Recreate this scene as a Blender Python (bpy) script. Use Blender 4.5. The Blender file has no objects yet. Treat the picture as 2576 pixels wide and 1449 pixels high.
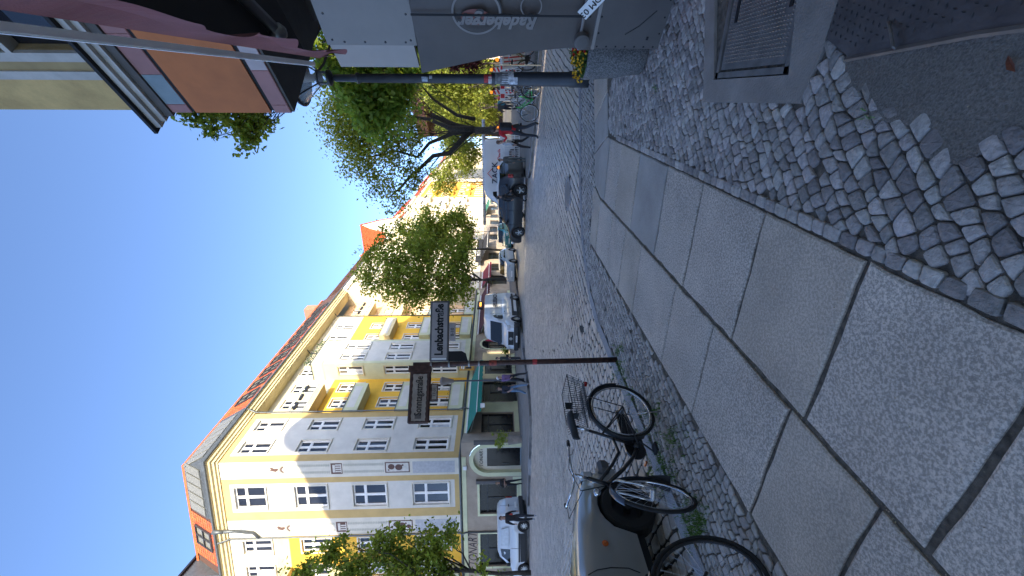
import bpy, math, random
import numpy as np
from mathutils import Matrix, Vector
R = math.radians
rnd = random.Random(7)
scene = bpy.context.scene
COL = scene.collection

# ------------------------------------------------------------------ camera, sky, sun, exposure
FPX, CAMH = 1065.0, 1.65                      # focal length in pixels of a 2576 px wide picture, eye height
PITCH, ROLL = R(-1.83), R(0.55)
cpi, spi = math.cos(PITCH), math.sin(PITCH)
Fv = Vector((0, cpi, spi)); Uv = Vector((0, -spi, cpi)); Rv = Vector((1, 0, 0))
Rr = Rv*math.cos(ROLL) - Uv*math.sin(ROLL)
Ur = Rv*math.sin(ROLL) + Uv*math.cos(ROLL)
cd = bpy.data.cameras.new('camera'); cam = bpy.data.objects.new('camera', cd); COL.objects.link(cam)
cx_, cy_, cz_ = -Ur, Rr, -Fv                  # the phone was held upright and the picture lies on its side
m = Matrix(((cx_.x, cy_.x, cz_.x, 0), (cx_.y, cy_.y, cz_.y, 0), (cx_.z, cy_.z, cz_.z, CAMH), (0, 0, 0, 1)))
cam.matrix_world = m
cd.sensor_width = 36; cd.lens = 36*FPX/2576; cd.clip_start = .05; cd.clip_end = 3000
scene.camera = cam

SUN = Vector((.45, -.893, .33)).normalized()
w = bpy.data.worlds.new('World'); scene.world = w; w.use_nodes = True
nt = w.node_tree; nt.nodes.clear()
sky = nt.nodes.new('ShaderNodeTexSky'); sky.sky_type = 'NISHITA'; sky.sun_disc = False
sky.sun_elevation = math.asin(SUN.z); sky.sun_rotation = math.atan2(SUN.x, SUN.y)
sky.air_density = 0.4; sky.dust_density = 0.9; sky.ozone_density = 1.6; sky.altitude = 0
bg = nt.nodes.new('ShaderNodeBackground'); bg.inputs[1].default_value = .15
hs = nt.nodes.new('ShaderNodeHueSaturation'); hs.inputs['Saturation'].default_value = 1.04
ow = nt.nodes.new('ShaderNodeOutputWorld')
nt.links.new(sky.outputs[0], hs.inputs['Color']); nt.links.new(hs.outputs[0], bg.inputs[0]); nt.links.new(bg.outputs[0], ow.inputs[0])
sl = bpy.data.lights.new('sun', 'SUN'); sl.energy = 2.0; sl.angle = R(.5); sl.color = (1, .87, .66)
so = bpy.data.objects.new('sun', sl); COL.objects.link(so); so.rotation_euler = SUN.to_track_quat('Z', 'Y').to_euler()
scene.view_settings.view_transform = 'Standard'; scene.view_settings.look = 'None'
scene.view_settings.gamma = 1; scene.view_settings.use_curve_mapping = False
scene.view_settings.exposure = 2.27

# ------------------------------------------------------------------ plan helpers (metres)
def ray(X, Y):
    a = (1449-Y-724.5)/FPX; b = (1288-X)/FPX
    c, s = math.cos(ROLL), math.sin(ROLL)
    a2 = a*c+b*s; b2 = -a*s+b*c
    return (a2, cpi-b2*spi, spi+b2*cpi)
def gp(X, Y, z=0.):
    r = ray(X, Y); t = (z-CAMH)/r[2]; return Vector((r[0]*t, r[1]*t, z))
def at(X, Y, y):
    r = ray(X, Y); t = y/r[1]; return Vector((r[0]*t, y, CAMH+r[2]*t))
E1 = Vector((math.sin(R(24.6)), math.cos(R(24.6)), 0)); E2 = Vector((E1.y, -E1.x, 0))   # along the street, across it
def TQ(t, q, z=0): v = E1*t+E2*q; v.z = z; return v

# ------------------------------------------------------------------ materials
MATS = {}
def mat(name, col, rough=.7, metal=0., var=.12, scale=6., bump=0., bscale=60., emit=None, spec=.5, coat=0., col2=None,
        island=0., dirt=0., alpha=1., trans=0.):
    if name in MATS: return MATS[name]
    mt = bpy.data.materials.new(name); mt.use_nodes = True; MATS[name] = mt
    n = mt.node_tree; b = n.nodes['Principled BSDF']; L = n.links
    b.inputs['Roughness'].default_value = rough; b.inputs['Metallic'].default_value = metal
    b.inputs['Specular IOR Level'].default_value = spec; b.inputs['Coat Weight'].default_value = coat
    b.inputs['Alpha'].default_value = alpha; b.inputs['Transmission Weight'].default_value = trans
    tc = n.nodes.new('ShaderNodeTexCoord')
    ns = n.nodes.new('ShaderNodeTexNoise'); ns.inputs['Scale'].default_value = scale; ns.inputs['Detail'].default_value = 6
    geo = n.nodes.new('ShaderNodeNewGeometry')
    L.new(geo.outputs['Position'] if scale < 50 else tc.outputs['Object'], ns.inputs['Vector'])
    rp = n.nodes.new('ShaderNodeValToRGB')
    c1 = tuple(max(0, c*(1-var)) for c in col); c2 = col2 if col2 else tuple(min(1, c*(1+var)) for c in col)
    rp.color_ramp.elements[0].color = c1+(1,); rp.color_ramp.elements[1].color = tuple(c2)+(1,)
    rp.color_ramp.elements[0].position = .3; rp.color_ramp.elements[1].position = .7
    L.new(ns.outputs['Fac'], rp.inputs['Fac'])
    out = rp.outputs['Color']
    if island:
        oi = n.nodes.new('ShaderNodeObjectInfo')
        ad = n.nodes.new('ShaderNodeMath'); ad.operation = 'ADD'; L.new(geo.outputs['Random Per Island'], ad.inputs[0]); L.new(oi.outputs['Random'], ad.inputs[1])
        fr = n.nodes.new('ShaderNodeMath'); fr.operation = 'FRACT'; L.new(ad.outputs[0], fr.inputs[0])
        mr = n.nodes.new('ShaderNodeMapRange'); mr.inputs[3].default_value = 1-island; mr.inputs[4].default_value = 1+island
        L.new(fr.outputs[0], mr.inputs[0])
        hsv = n.nodes.new('ShaderNodeHueSaturation'); L.new(out, hsv.inputs['Color']); L.new(mr.outputs[0], hsv.inputs['Value'])
        m2 = n.nodes.new('ShaderNodeMath'); m2.operation = 'MULTIPLY'; m2.inputs[1].default_value = 7.31; L.new(fr.outputs[0], m2.inputs[0])
        f2 = n.nodes.new('ShaderNodeMath'); f2.operation = 'FRACT'; L.new(m2.outputs[0], f2.inputs[0])
        mr2 = n.nodes.new('ShaderNodeMapRange'); mr2.inputs[3].default_value = .5-island*.05; mr2.inputs[4].default_value = .5+island*.05
        L.new(f2.outputs[0], mr2.inputs[0]); L.new(mr2.outputs[0], hsv.inputs['Hue'])
        out = hsv.outputs[0]
    if dirt:
        n2 = n.nodes.new('ShaderNodeTexNoise'); n2.inputs['Scale'].default_value = .9; n2.inputs['Detail'].default_value = 8; n2.inputs['Roughness'].default_value = .7
        L.new(geo.outputs['Position'], n2.inputs['Vector'])
        mr3 = n.nodes.new('ShaderNodeMapRange'); mr3.inputs[1].default_value = .35; mr3.inputs[2].default_value = .7
        mr3.inputs[3].default_value = 1-dirt; mr3.inputs[4].default_value = 1.05; L.new(n2.outputs['Fac'], mr3.inputs[0])
        mx = n.nodes.new('ShaderNodeMix'); mx.data_type = 'RGBA'; mx.blend_type = 'MULTIPLY'; mx.inputs[0].default_value = 1
        L.new(out, mx.inputs[6]); L.new(mr3.outputs[0], mx.inputs[7]); out = mx.outputs[2]
    L.new(out, b.inputs['Base Color'])
    if bump:
        nb = n.nodes.new('ShaderNodeTexNoise'); nb.inputs['Scale'].default_value = bscale; nb.inputs['Detail'].default_value = 5
        L.new(geo.outputs['Position'], nb.inputs['Vector'])
        bp = n.nodes.new('ShaderNodeBump'); bp.inputs['Strength'].default_value = bump; bp.inputs['Distance'].default_value = .01
        L.new(nb.outputs['Fac'], bp.inputs['Height']); L.new(bp.outputs[0], b.inputs['Normal'])
    if emit:
        b.inputs['Emission Color'].default_value = tuple(emit[:3])+(1,); b.inputs['Emission Strength'].default_value = emit[3]
    return mt
def granite(name, base, speck=.35):
    mt = mat(name, base, .75, var=.1, scale=3., bump=.25, bscale=140., dirt=.22)
    n = mt.node_tree; L = n.links; b = n.nodes['Principled BSDF']
    src = b.inputs['Base Color'].links[0].from_socket
    geo = n.nodes.new('ShaderNodeNewGeometry')
    v = n.nodes.new('ShaderNodeTexNoise'); v.inputs['Scale'].default_value = 70; v.inputs['Detail'].default_value = 3; v.inputs['Roughness'].default_value = .8
    L.new(geo.outputs['Position'], v.inputs['Vector'])
    mr = n.nodes.new('ShaderNodeMapRange'); mr.inputs[1].default_value = .42; mr.inputs[2].default_value = .6
    mr.inputs[3].default_value = 1-speck; mr.inputs[4].default_value = 1+speck; L.new(v.outputs['Fac'], mr.inputs[0])
    mx = n.nodes.new('ShaderNodeMix'); mx.data_type = 'RGBA'; mx.blend_type = 'MULTIPLY'; mx.inputs[0].default_value = 1
    L.new(src, mx.inputs[6]); L.new(mr.outputs[0], mx.inputs[7]); L.new(mx.outputs[2], b.inputs['Base Color'])
    return mt
def leafmat(name, col, col2):
    mt = mat(name, col, .6, var=.2, scale=.8, col2=col2, island=.35)
    n = mt.node_tree; L = n.links; b = n.nodes['Principled BSDF']
    src = b.inputs['Base Color'].links[0].from_socket
    tr = n.nodes.new('ShaderNodeBsdfTranslucent'); L.new(src, tr.inputs['Color'])
    mx = n.nodes.new('ShaderNodeMixShader'); mx.inputs[0].default_value = .55
    L.new(b.outputs[0], mx.inputs[1]); L.new(tr.outputs[0], mx.inputs[2]); L.new(mx.outputs[0], n.nodes['Material Output'].inputs[0])
    return mt

# ------------------------------------------------------------------ mesh builder
class MB:
    def __init__(s, M=None): s.v = []; s.f = []; s.m = []; s.M = M; s.k = 0
    def add(s, vs, fs, k=None):
        o = len(s.v); M = s.M
        s.v += [tuple(M @ Vector(p)) if M is not None else tuple(p) for p in vs]
        kk = s.k if k is None else k
        for f in fs: s.f.append([i+o for i in f]); s.m.append(kk)
        return s
    def box(s, x0, y0, z0, x1, y1, z1, k=None):
        vs = [(x0,y0,z0),(x1,y0,z0),(x1,y1,z0),(x0,y1,z0),(x0,y0,z1),(x1,y0,z1),(x1,y1,z1),(x0,y1,z1)]
        return s.add(vs, [(0,3,2,1),(4,5,6,7),(0,1,5,4),(1,2,6,5),(2,3,7,6),(3,0,4,7)], k)
    def bbox(s, x0, y0, z0, x1, y1, z1, b=.01, k=None):       # box with chamfered edges
        x = [x0, x0+b, x1-b, x1]; y = [y0, y0+b, y1-b, y1]; z = [z0, z0+b, z1-b, z1]
        vs = []; idx = {}
        for i in range(4):
            for j in range(4):
                for l in range(4):
                    if sum(t in (0, 3) for t in (i, j, l)) == 1: idx[i, j, l] = len(vs); vs.append((x[i], y[j], z[l]))
        q = lambda *a: [idx[p] for p in a]
        fs = [q((0,1,1),(0,1,2),(0,2,2),(0,2,1)), q((3,1,1),(3,2,1),(3,2,2),(3,1,2)), q((1,0,1),(2,0,1),(2,0,2),(1,0,2)),
              q((1,3,1),(1,3,2),(2,3,2),(2,3,1)), q((1,1,0),(1,2,0),(2,2,0),(2,1,0)), q((1,1,3),(2,1,3),(2,2,3),(1,2,3))]
        for l, a in ((1, 0), (2, 3)):
            fs += [q((0,1,l),(0,2,l),(1,2,a),(1,1,a)), q((3,1,l),(2,1,a),(2,2,a),(3,2,l)), q((1,0,l),(1,1,a),(2,1,a),(2,0,l)), q((1,3,l),(2,3,l),(2,2,a),(1,2,a))]
        fs += [q((0,1,1),(1,0,1),(1,0,2),(0,1,2)), q((3,1,1),(3,1,2),(2,0,2),(2,0,1)), q((0,2,1),(0,2,2),(1,3,2),(1,3,1)), q((3,2,1),(2,3,1),(2,3,2),(3,2,2))]
        for i, i1 in ((0, 1), (3, 2)):
            for j, j1 in ((0, 1), (3, 2)):
                for l, l1 in ((0, 1), (3, 2)): fs.append(q((i, j1, l1), (i1, j, l1), (i1, j1, l)))
        return s.add(vs, fs, k)
    def prism(s, pts, z0, z1, k=None):
        n = len(pts); vs = [(p[0], p[1], z0) for p in pts]+[(p[0], p[1], z1) for p in pts]
        return s.add(vs, [list(range(n))[::-1], list(range(n, 2*n))]+[(i, (i+1) % n, n+(i+1) % n, n+i) for i in range(n)], k)
    def extr(s, pts, a, b, ax='x', k=None):      # 2D outline extruded along an axis
        n = len(pts)
        P = {'x': lambda p, t: (t, p[0], p[1]), 'y': lambda p, t: (p[0], t, p[1])}[ax]
        vs = [P(p, a) for p in pts]+[P(p, b) for p in pts]
        return s.add(vs, [list(range(n))[::-1], list(range(n, 2*n))]+[(i, (i+1) % n, n+(i+1) % n, n+i) for i in range(n)], k)
    def tube(s, pts, r, n=6, k=None, cap=True, closed=False):
        pts = [Vector(p) for p in pts]; N = len(pts); rs = r if isinstance(r, (list, tuple)) else [r]*N
        vs = []; fs = []; up = None
        for i, p in enumerate(pts):
            d = (pts[(i+1) % N]-pts[i-1]) if closed else (pts[min(i+1, N-1)]-pts[max(i-1, 0)])
            if d.length < 1e-9: d = Vector((0, 0, 1))
            d.normalize()
            if up is None: up = d.orthogonal().normalized()
            up = up-d*up.dot(d)
            up = up.normalized() if up.length > 1e-6 else d.orthogonal().normalized()
            sd = d.cross(up)
            for j in range(n):
                a = 2*math.pi*j/n; vs.append(p+(up*math.cos(a)+sd*math.sin(a))*rs[i])
        for i in range(N if closed else N-1):
            for j in range(n):
                a = i*n+j; b = i*n+(j+1) % n; c = ((i+1) % N)*n
                fs.append((a, b, c+(j+1) % n, c+j))
        if cap and not closed: fs += [list(range(n))[::-1], list(range((N-1)*n, N*n))]
        return s.add(vs, fs, k)
    def lathe(s, prof, n=16, c=(0, 0, 0), k=None, ax='z', cap=True):
        vs = []; fs = []
        for (r, h) in prof:
            for j in range(n):
                a = 2*math.pi*j/n; x, y = r*math.cos(a), r*math.sin(a)
                vs.append({'z': (c[0]+x, c[1]+y, c[2]+h), 'y': (c[0]+x, c[1]+h, c[2]-y), 'x': (c[0]+h, c[1]+x, c[2]+y)}[ax])
        for i in range(len(prof)-1):
            for j in range(n): fs.append((i*n+j, i*n+(j+1) % n, (i+1)*n+(j+1) % n, (i+1)*n+j))
        if cap and prof[0][0] > 1e-6: fs.append(list(range(n))[::-1])
        if cap and prof[-1][0] > 1e-6: fs.append(list(range((len(prof)-1)*n, len(prof)*n)))
        return s.add(vs, fs, k)
    def blob(s, c, r, k=None, n=8, m=5):
        vs = []; fs = []; r = r if isinstance(r, (tuple, list)) else (r, r, r)
        for i in range(m+1):
            t = math.pi*i/m
            for j in range(n):
                a = 2*math.pi*j/n; vs.append((c[0]+r[0]*math.sin(t)*math.cos(a), c[1]+r[1]*math.sin(t)*math.sin(a), c[2]+r[2]*math.cos(t)))
        for i in range(m):
            for j in range(n): fs.append((i*n+j, (i+1)*n+j, (i+1)*n+(j+1) % n, i*n+(j+1) % n))
        return s.add(vs, fs, k)
    def mesh(s, name, mats, smooth=False, off=None):
        me = bpy.data.meshes.new(name)
        v = s.v if off is None else [(a[0]-off[0], a[1]-off[1], a[2]-off[2]) for a in s.v]
        me.from_pydata(v, [], s.f)
        for mm in (mats if isinstance(mats, (list, tuple)) else [mats]): me.materials.append(mm)
        if len(me.polygons) == len(s.m): me.polygons.foreach_set('material_index', s.m)
        if smooth: me.polygons.foreach_set('use_smooth', [True]*len(me.polygons))
        me.update(); return me
    def obj(s, name, mats, parent=None, smooth=False, **kw):
        off = parent_loc(parent) if parent is not None else None
        o = bpy.data.objects.new(name, s.mesh(name, mats, smooth, off)); COL.objects.link(o)
        if parent is not None: o.parent = parent
        for a, b in kw.items(): o[a] = b
        return o
def parent_loc(p):
    v = Vector((0, 0, 0))
    while p is not None: v += p.location; p = p.parent
    return v
def thing(name, label, cat, loc=(0, 0, 0), group=None, rot=0):
    o = bpy.data.objects.new(name, None); COL.objects.link(o); o.location = loc; o.empty_display_size = .2
    o['label'] = label; o['category'] = cat
    if group: o['group'] = group
    if rot: o.rotation_euler.z = rot
    return o
def tag(o, label, cat, group=None):
    o['label'] = label; o['category'] = cat
    if group: o['group'] = group
    return o
def put(me, name, parent, loc, rot=0, **kw):
    o = bpy.data.objects.new(name, me); COL.objects.link(o); o.parent = parent; o.location = loc; o.rotation_euler.z = rot
    for a, b in kw.items(): o[a] = b
    return o
def dup(root, loc, rot=0, label=None, group=None, scale=None):
    def cc(o, par):
        c = o.copy(); COL.objects.link(c)
        if par is not None: c.parent = par
        for ch in list(o.children): cc(ch, c)
        return c
    r = cc(root, None); r.location = loc; r.rotation_euler.z = rot
    if label: r['label'] = label
    if group: r['group'] = group
    if scale: r.scale = (scale,)*3
    return r
FONT = None
def textmesh(s, size, ext=.002, align='CENTER', shear=0., name='lettering', mt=None, sx=1., bold=0.):
    c = bpy.data.curves.new(name, 'FONT'); c.body = s; c.size = size; c.extrude = ext; c.align_x = align; c.align_y = 'CENTER'; c.shear = shear
    c.offset = bold; c.resolution_u = 3
    o = bpy.data.objects.new(name, c); COL.objects.link(o)
    dg = bpy.context.evaluated_depsgraph_get()
    me = bpy.data.meshes.new_from_object(o.evaluated_get(dg)); bpy.data.objects.remove(o)
    for v in me.vertices: v.co.x *= sx
    me.materials.clear()
    if mt: me.materials.append(mt)
    return me
def lettering(s, size, parent, M, mt, **kw):
    me = textmesh(s, size, mt=mt, **kw)
    me.transform(M); off = parent_loc(parent); me.transform(Matrix.Translation(-off))
    o = bpy.data.objects.new('lettering', me); COL.objects.link(o); o.parent = parent
    return o
def frameM(o, x, y):       # matrix with given origin, x axis and y axis (text lies in x-y, faces x cross y)
    x = Vector(x).normalized(); y = Vector(y); y = (y-x*y.dot(x)).normalized(); z = x.cross(y); o = Vector(o)
    return Matrix(((x.x, y.x, z.x, o.x), (x.y, y.y, z.y, o.y), (x.z, y.z, z.z, o.z), (0, 0, 0, 1)))
def inpoly(x, y, P):
    c = False; n = len(P); j = n-1
    for i in range(n):
        if (P[i][1] > y) != (P[j][1] > y) and x < (P[j][0]-P[i][0])*(y-P[i][1])/(P[j][1]-P[i][1])+P[i][0]: c = not c
        j = i
    return c
# ------------------------------------------------------------------ ground, road, pavement
ground = MB().add([(-900, -300, -.06), (900, -300, -.06), (900, 1500, -.06), (-900, 1500, -.06)], [(0, 1, 2, 3)]).obj('ground', mat('earth', (.09, .08, .06), .95, bump=.4), kind='structure')
M_dirt = mat('joint_dirt', (.12, .10, .076), .95, var=.5, scale=25, bump=1., bscale=90)
M_sett = mat('sett_granite', (.50, .44, .38), .34, var=.16, scale=30, bump=.6, bscale=55, island=.22, dirt=.25)
M_cob = mat('cobble_granite', (.35, .315, .285), .48, var=.25, scale=40, bump=.8, bscale=70, island=.42, dirt=.15)
M_slab = granite('slab_granite', (.54, .465, .385))
M_slab2 = granite('slab_granite_warm', (.52, .44, .35), .22)
M_slab3 = granite('slab_smooth_grey', (.42, .385, .34), .08)
M_kerb = granite('kerb_granite', (.3, .3, .31), .2)
M_conc = mat('concrete', (.30, .27, .24), .85, var=.15, scale=5, bump=.7, bscale=90, dirt=.3)
M_asph = mat('asphalt', (.19, .17, .145), .9, var=.35, scale=120, bump=1., bscale=120, dirt=.3)

KERB = [(60, 9.6), (25, 8.8), (12, 8.35), (4.83, 7.98), (3.09, 7.9), (1.9, 8.0), (1.04, 7.9), (.34, 7.63), (-.2, 7.22), (-.61, 6.72), (-.91, 6.15), (-1.16, 5.62), (-1.4, 5.15), (-1.7, 4.5), (-1.99, 3.91), (-2.25, 3.4), (-3.0, 1.8), (-6, -4.6), (-20, -35)]
def smooth_path(P, k=2):
    for _ in range(k):
        Q = [P[0]]
        for a, b in zip(P, P[1:]): Q += [(a[0]*.75+b[0]*.25, a[1]*.75+b[1]*.25), (a[0]*.25+b[0]*.75, a[1]*.25+b[1]*.75)]
        P = Q+[P[-1]]
    return P
KS = smooth_path(KERB, 2)
WALK = KS+[(40, -60), (90, -60), (90, 9.9)]              # near pavement, in plan
road = MB().add([(-200, -80, -.035), (250, -80, -.035), (250, 400, -.035), (-200, 400, -.035)], [(0, 1, 2, 3)]).obj('road', [mat('road_far', (.42, .37, .32), .4, var=.25, scale=7, bump=.8, bscale=9, dirt=.3)], kind='structure')
pavement = MB().prism([(x, y) for x, y in WALK], -.03, .083).obj('pavement', M_dirt, kind='structure')

def arclen(P):
    d = [0]
    for a, b in zip(P, P[1:]): d.append(d[-1]+math.hypot(b[0]-a[0], b[1]-a[1]))
    return d
def walkpath(P, s):
    d = arclen(P); s = max(0, min(s, d[-1]-1e-4))
    for i in range(len(d)-1):
        if d[i+1] >= s:
            f = (s-d[i])/(d[i+1]-d[i]); return (P[i][0]+(P[i+1][0]-P[i][0])*f, P[i][1]+(P[i+1][1]-P[i][1])*f)
# kerb stones, one object each
def kerbstones(P, parent, s0, s1, w, z, sgn, L=1.0, name='kerbstone', mt=None):
    s = s0
    while s < s1:
        l = L*rnd.uniform(.8, 1.1); a = walkpath(P, s+.006); b = walkpath(P, s+l-.006)
        dx, dy = b[0]-a[0], b[1]-a[1]; h = math.hypot(dx, dy) or 1; nx, ny = -dy/h*sgn*w, dx/h*sgn*w
        zz = z+rnd.uniform(-.004, .004); c = .012
        mb = MB()
        o = [a, b, (b[0]+nx, b[1]+ny), (a[0]+nx, a[1]+ny)]
        i_ = [(p[0]+(sum(q[0] for q in o)/4-p[0])*.06, p[1]+(sum(q[1] for q in o)/4-p[1])*.12) for p in o]
        if sum(o[i][0]*o[(i+1) % 4][1]-o[(i+1) % 4][0]*o[i][1] for i in range(4)) < 0: o.reverse(); i_.reverse()
        vs = [(p[0], p[1], -.05) for p in o]+[(p[0], p[1], zz-c) for p in o]+[(p[0], p[1], zz) for p in i_]
        mb.add(vs, [(8, 9, 10, 11)]+[(i, (i+1) % 4, 4+(i+1) % 4, 4+i) for i in range(4)]+[(4+i, 4+(i+1) % 4, 8+(i+1) % 4, 8+i) for i in range(4)])
        mb.obj(name, mt or M_kerb, parent); s += l
kl = arclen(KS)[-1]
kerbstones(KS, pavement, 36, kl-24, .17, .108, 1)
MB().obj  # noqa

# ---- stones -----------------------------------------------------------------
def h2(i, j, s=0):
    x = math.sin(i*127.1+j*311.7+s*74.7)*43758.5453; return x-math.floor(x)
def wav(t, i, s):      # smooth noise along a course
    a = math.floor(t); f = t-a; f = f*f*(3-2*f); return (h2(a, i, s)*(1-f)+h2(a+1, i, s)*f)-.5
def stone_cells(org, ax, w, lens, t0, t1, q0, q1, wob=.25, tilt=.25, seed=1, test=None):
    ax = Vector(ax).normalized(); px = Vector((ax.y, -ax.x, 0)); cells = []
    bend = lambda t, q, i: q+wav(t/(w*1.6), i, seed)*w*wob
    i = int(math.floor(q0/w))
    while i*w < q1:
        t = t0-h2(i, 0, seed)*lens[1]; j = 0; tl0 = (h2(i, j, seed+3)-.5)*tilt*w
        while t < t1:
            l = lens[0]+(lens[1]-lens[0])*h2(i, j, seed+9); j += 1; tl1 = (h2(i, j, seed+3)-.5)*tilt*w
            ts = [(t-tl0, i), (t+l-tl1, i), (t+l+tl1, i+1), (t+tl0, i+1)]
            P = [org+ax*a+px*bend(a, k*w, k) for a, k in ts]
            c = (P[0]+P[1]+P[2]+P[3])/4
            if test is None or test(c.x, c.y): cells.append((P, c))
            t += l; tl0 = tl1
        i += 1
    return cells
def stone_mesh(mb, P, c, z, joint, hi, dome=.003, depth=.03):
    P = [Vector((p.x, p.y, 0)) for p in P]
    if (P[1]-P[0]).cross(P[2]-P[0]).z < 0: P = P[::-1]
    cc = Vector((c.x, c.y, 0)); r = sum((p-cc).length for p in P)/4
    f = max(.5, 1-joint/r*1.1)
    z += rnd.uniform(-.0025, .0025); sx, sy = rnd.uniform(-.02, .02), rnd.uniform(-.02, .02)
    P = [cc+(p-cc)*f for p in P]
    Z = lambda p, d: z+(p.x-cc.x)*sx+(p.y-cc.y)*sy-d
    if hi:
        ring = []
        for i in range(4):
            a, p, b = P[i-1], P[i], P[(i+1) % 4]; k = rnd.uniform(.12, .3)
            ring += [p+(a-p)*k+(cc-p)*rnd.uniform(-.03, .05), p+(cc-p)*rnd.uniform(.06, .17), p+(b-p)*k+(cc-p)*rnd.uniform(-.03, .05)]
        n = len(ring); ins = [p+(cc-p)*.13 for p in ring]
        mid = [p+(cc-p)*.5 for p in ring]
        vs = [(p.x, p.y, z-depth) for p in ring]+[(p.x, p.y, Z(p, dome+.007)) for p in ring]+[(p.x, p.y, Z(p, dome)) for p in ins]+[(p.x, p.y, Z(p, dome*.25)+rnd.uniform(-.0012, .0012)) for p in mid]+[(cc.x, cc.y, z)]
        fs = []
        for l in range(3): fs += [(l*n+i, l*n+(i+1) % n, (l+1)*n+(i+1) % n, (l+1)*n+i) for i in range(n)]
        fs += [(3*n+i, 3*n+(i+1) % n, 4*n) for i in range(n)]
        mb.add(vs, fs)
    else:
        ins = [p+(cc-p)*.14 for p in P]
        vs = [(p.x, p.y, z-depth) for p in P]+[(p.x, p.y, Z(p, .008)) for p in P]+[(p.x, p.y, Z(p, 0)) for p in ins]
        mb.add(vs, [(i, (i+1) % 4, 4+(i+1) % 4, 4+i) for i in range(4)]+[(4+i, 4+(i+1) % 4, 8+(i+1) % 4, 8+i) for i in range(4)]+[(8, 9, 10, 11)])
def lay(cells, name, parent, mt, z, joint, n_single, hi_r, drop=0., dome=.003, stuffname=None):
    cells = [c for c in cells if rnd.random() >= drop]
    cells.sort(key=lambda c: c[1].x**2+c[1].y**2)
    def vis(c):
        return c.y > .9 and abs(c.x/c.y) < .72
    single = 0; mb = MB()
    for P, c in cells:
        d = c.length
        if single < n_single and vis(c):
            b = MB(); stone_mesh(b, P, c, z, joint, True, dome); b.obj(name, mt, parent, smooth=False); single += 1
        else: stone_mesh(mb, P, c, z, joint, d < hi_r and vis(c), dome)
    if mb.f: mb.obj(stuffname or name+'_paving', mt, parent, kind='stuff')

A0 = Vector((0, 0, 0))
S1 = Vector((math.sin(R(25.7)), math.cos(R(25.7)), 0)); S2 = Vector((S1.y, -S1.x, 0))
tq = lambda x, y: (x*S1.x+y*S1.y, x*S2.x+y*S2.y)
def SP(t, q): v = S1*t+S2*q; return v
# granite slabs, each its own object
def slab(c4, mt, z=.1, name='granite_slab'):
    mb = MB(); P = [Vector((p[0], p[1], 0)) for p in c4]
    if (P[1]-P[0]).cross(P[2]-P[0]).z < 0: P = P[::-1]
    # sides with chipped, uneven edges
    ring = []
    for i in range(len(P)):
        a, b = P[i], P[(i+1) % len(P)]; n = 7
        nn = Vector((b.y-a.y, -(b.x-a.x), 0)).normalized()
        for k in range(n):
            f = k/n; off = -abs(rnd.gauss(0, .006)) if k else -.008
            ring.append(a+(b-a)*f+nn*off)
    cc = sum(ring, Vector())/len(ring); N = len(ring); z += rnd.uniform(-.003, .003); sx = rnd.uniform(-.006, .006)
    ins = [p+(cc-p).normalized()*.012 for p in ring]
    vs = [(p.x, p.y, z-.05) for p in ring]+[(p.x, p.y, z-.007+(p.x-cc.x)*sx) for p in ring]+[(p.x, p.y, z+(p.x-cc.x)*sx) for p in ins]
    mb.add(vs, [(l*N+i, l*N+(i+1) % N, (l+1)*N+(i+1) % N, (l+1)*N+i) for l in range(2) for i in range(N)]+[list(range(2*N, 3*N))])
    return mb.obj(name, mt, pavement)
sm = [M_slab, M_slab, M_slab2, M_slab]
tr = [-3.6, -2.4, -1.3, -.6, .15, .91, 1.60, 2.35, 3.17, 3.9, 4.74, 5.45, 6.07]
for i in range(len(tr)-1):
    g = {5: .024, 6: .018, 8: .016}.get(i, .013)
    slab([SP(tr[i]+g, -1.535), SP(tr[i]+g, -.66), SP(tr[i+1], -.66), SP(tr[i+1], -1.535)], M_slab3 if i in (9,) else sm[(i*3) % 4])
tl = [-3.3, -2.1, -1.2, -.4, .35, 1.12, 1.71, 2.59, 3.3, 4.27, 4.91, 5.54, 6.3]
for i in range(len(tl)-1):
    g = .014
    slab([SP(tl[i]+g, -2.405), SP(tl[i]+g, -1.56), SP(tl[i+1], -1.56), SP(tl[i+1], -2.405)], sm[(i*5+1) % 4])
xs = [(1.55, 2.13, 2.66, 3.4, 4.3, 5.2, 6.1, 7.2)]
# slabs turning along the side street
slab([(1.27, 6.15), (2.05, 5.78), (2.12, 5.9), (2.12, 6.7), (1.63, 6.7), (1.35, 6.35)], M_slab3)
slab([(.585, 6.745), (1.335, 6.375), (1.61, 6.71), (1.55, 6.86), (.75, 7.12)], M_slab2)
ex = [2.12, 2.62, 3.3, 4.1, 5.0, 6.0, 7.0, 8.2]
for i in range(len(ex)-1):
    a, b = ex[i]+.012, ex[i+1]; sl_ = .12 if i else 0
    slab([(a+sl_, 5.9), (b+.12, 5.9), (b, 6.7), (a, 6.7)], M_slab3 if i % 2 == 0 else M_slab2)

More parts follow.
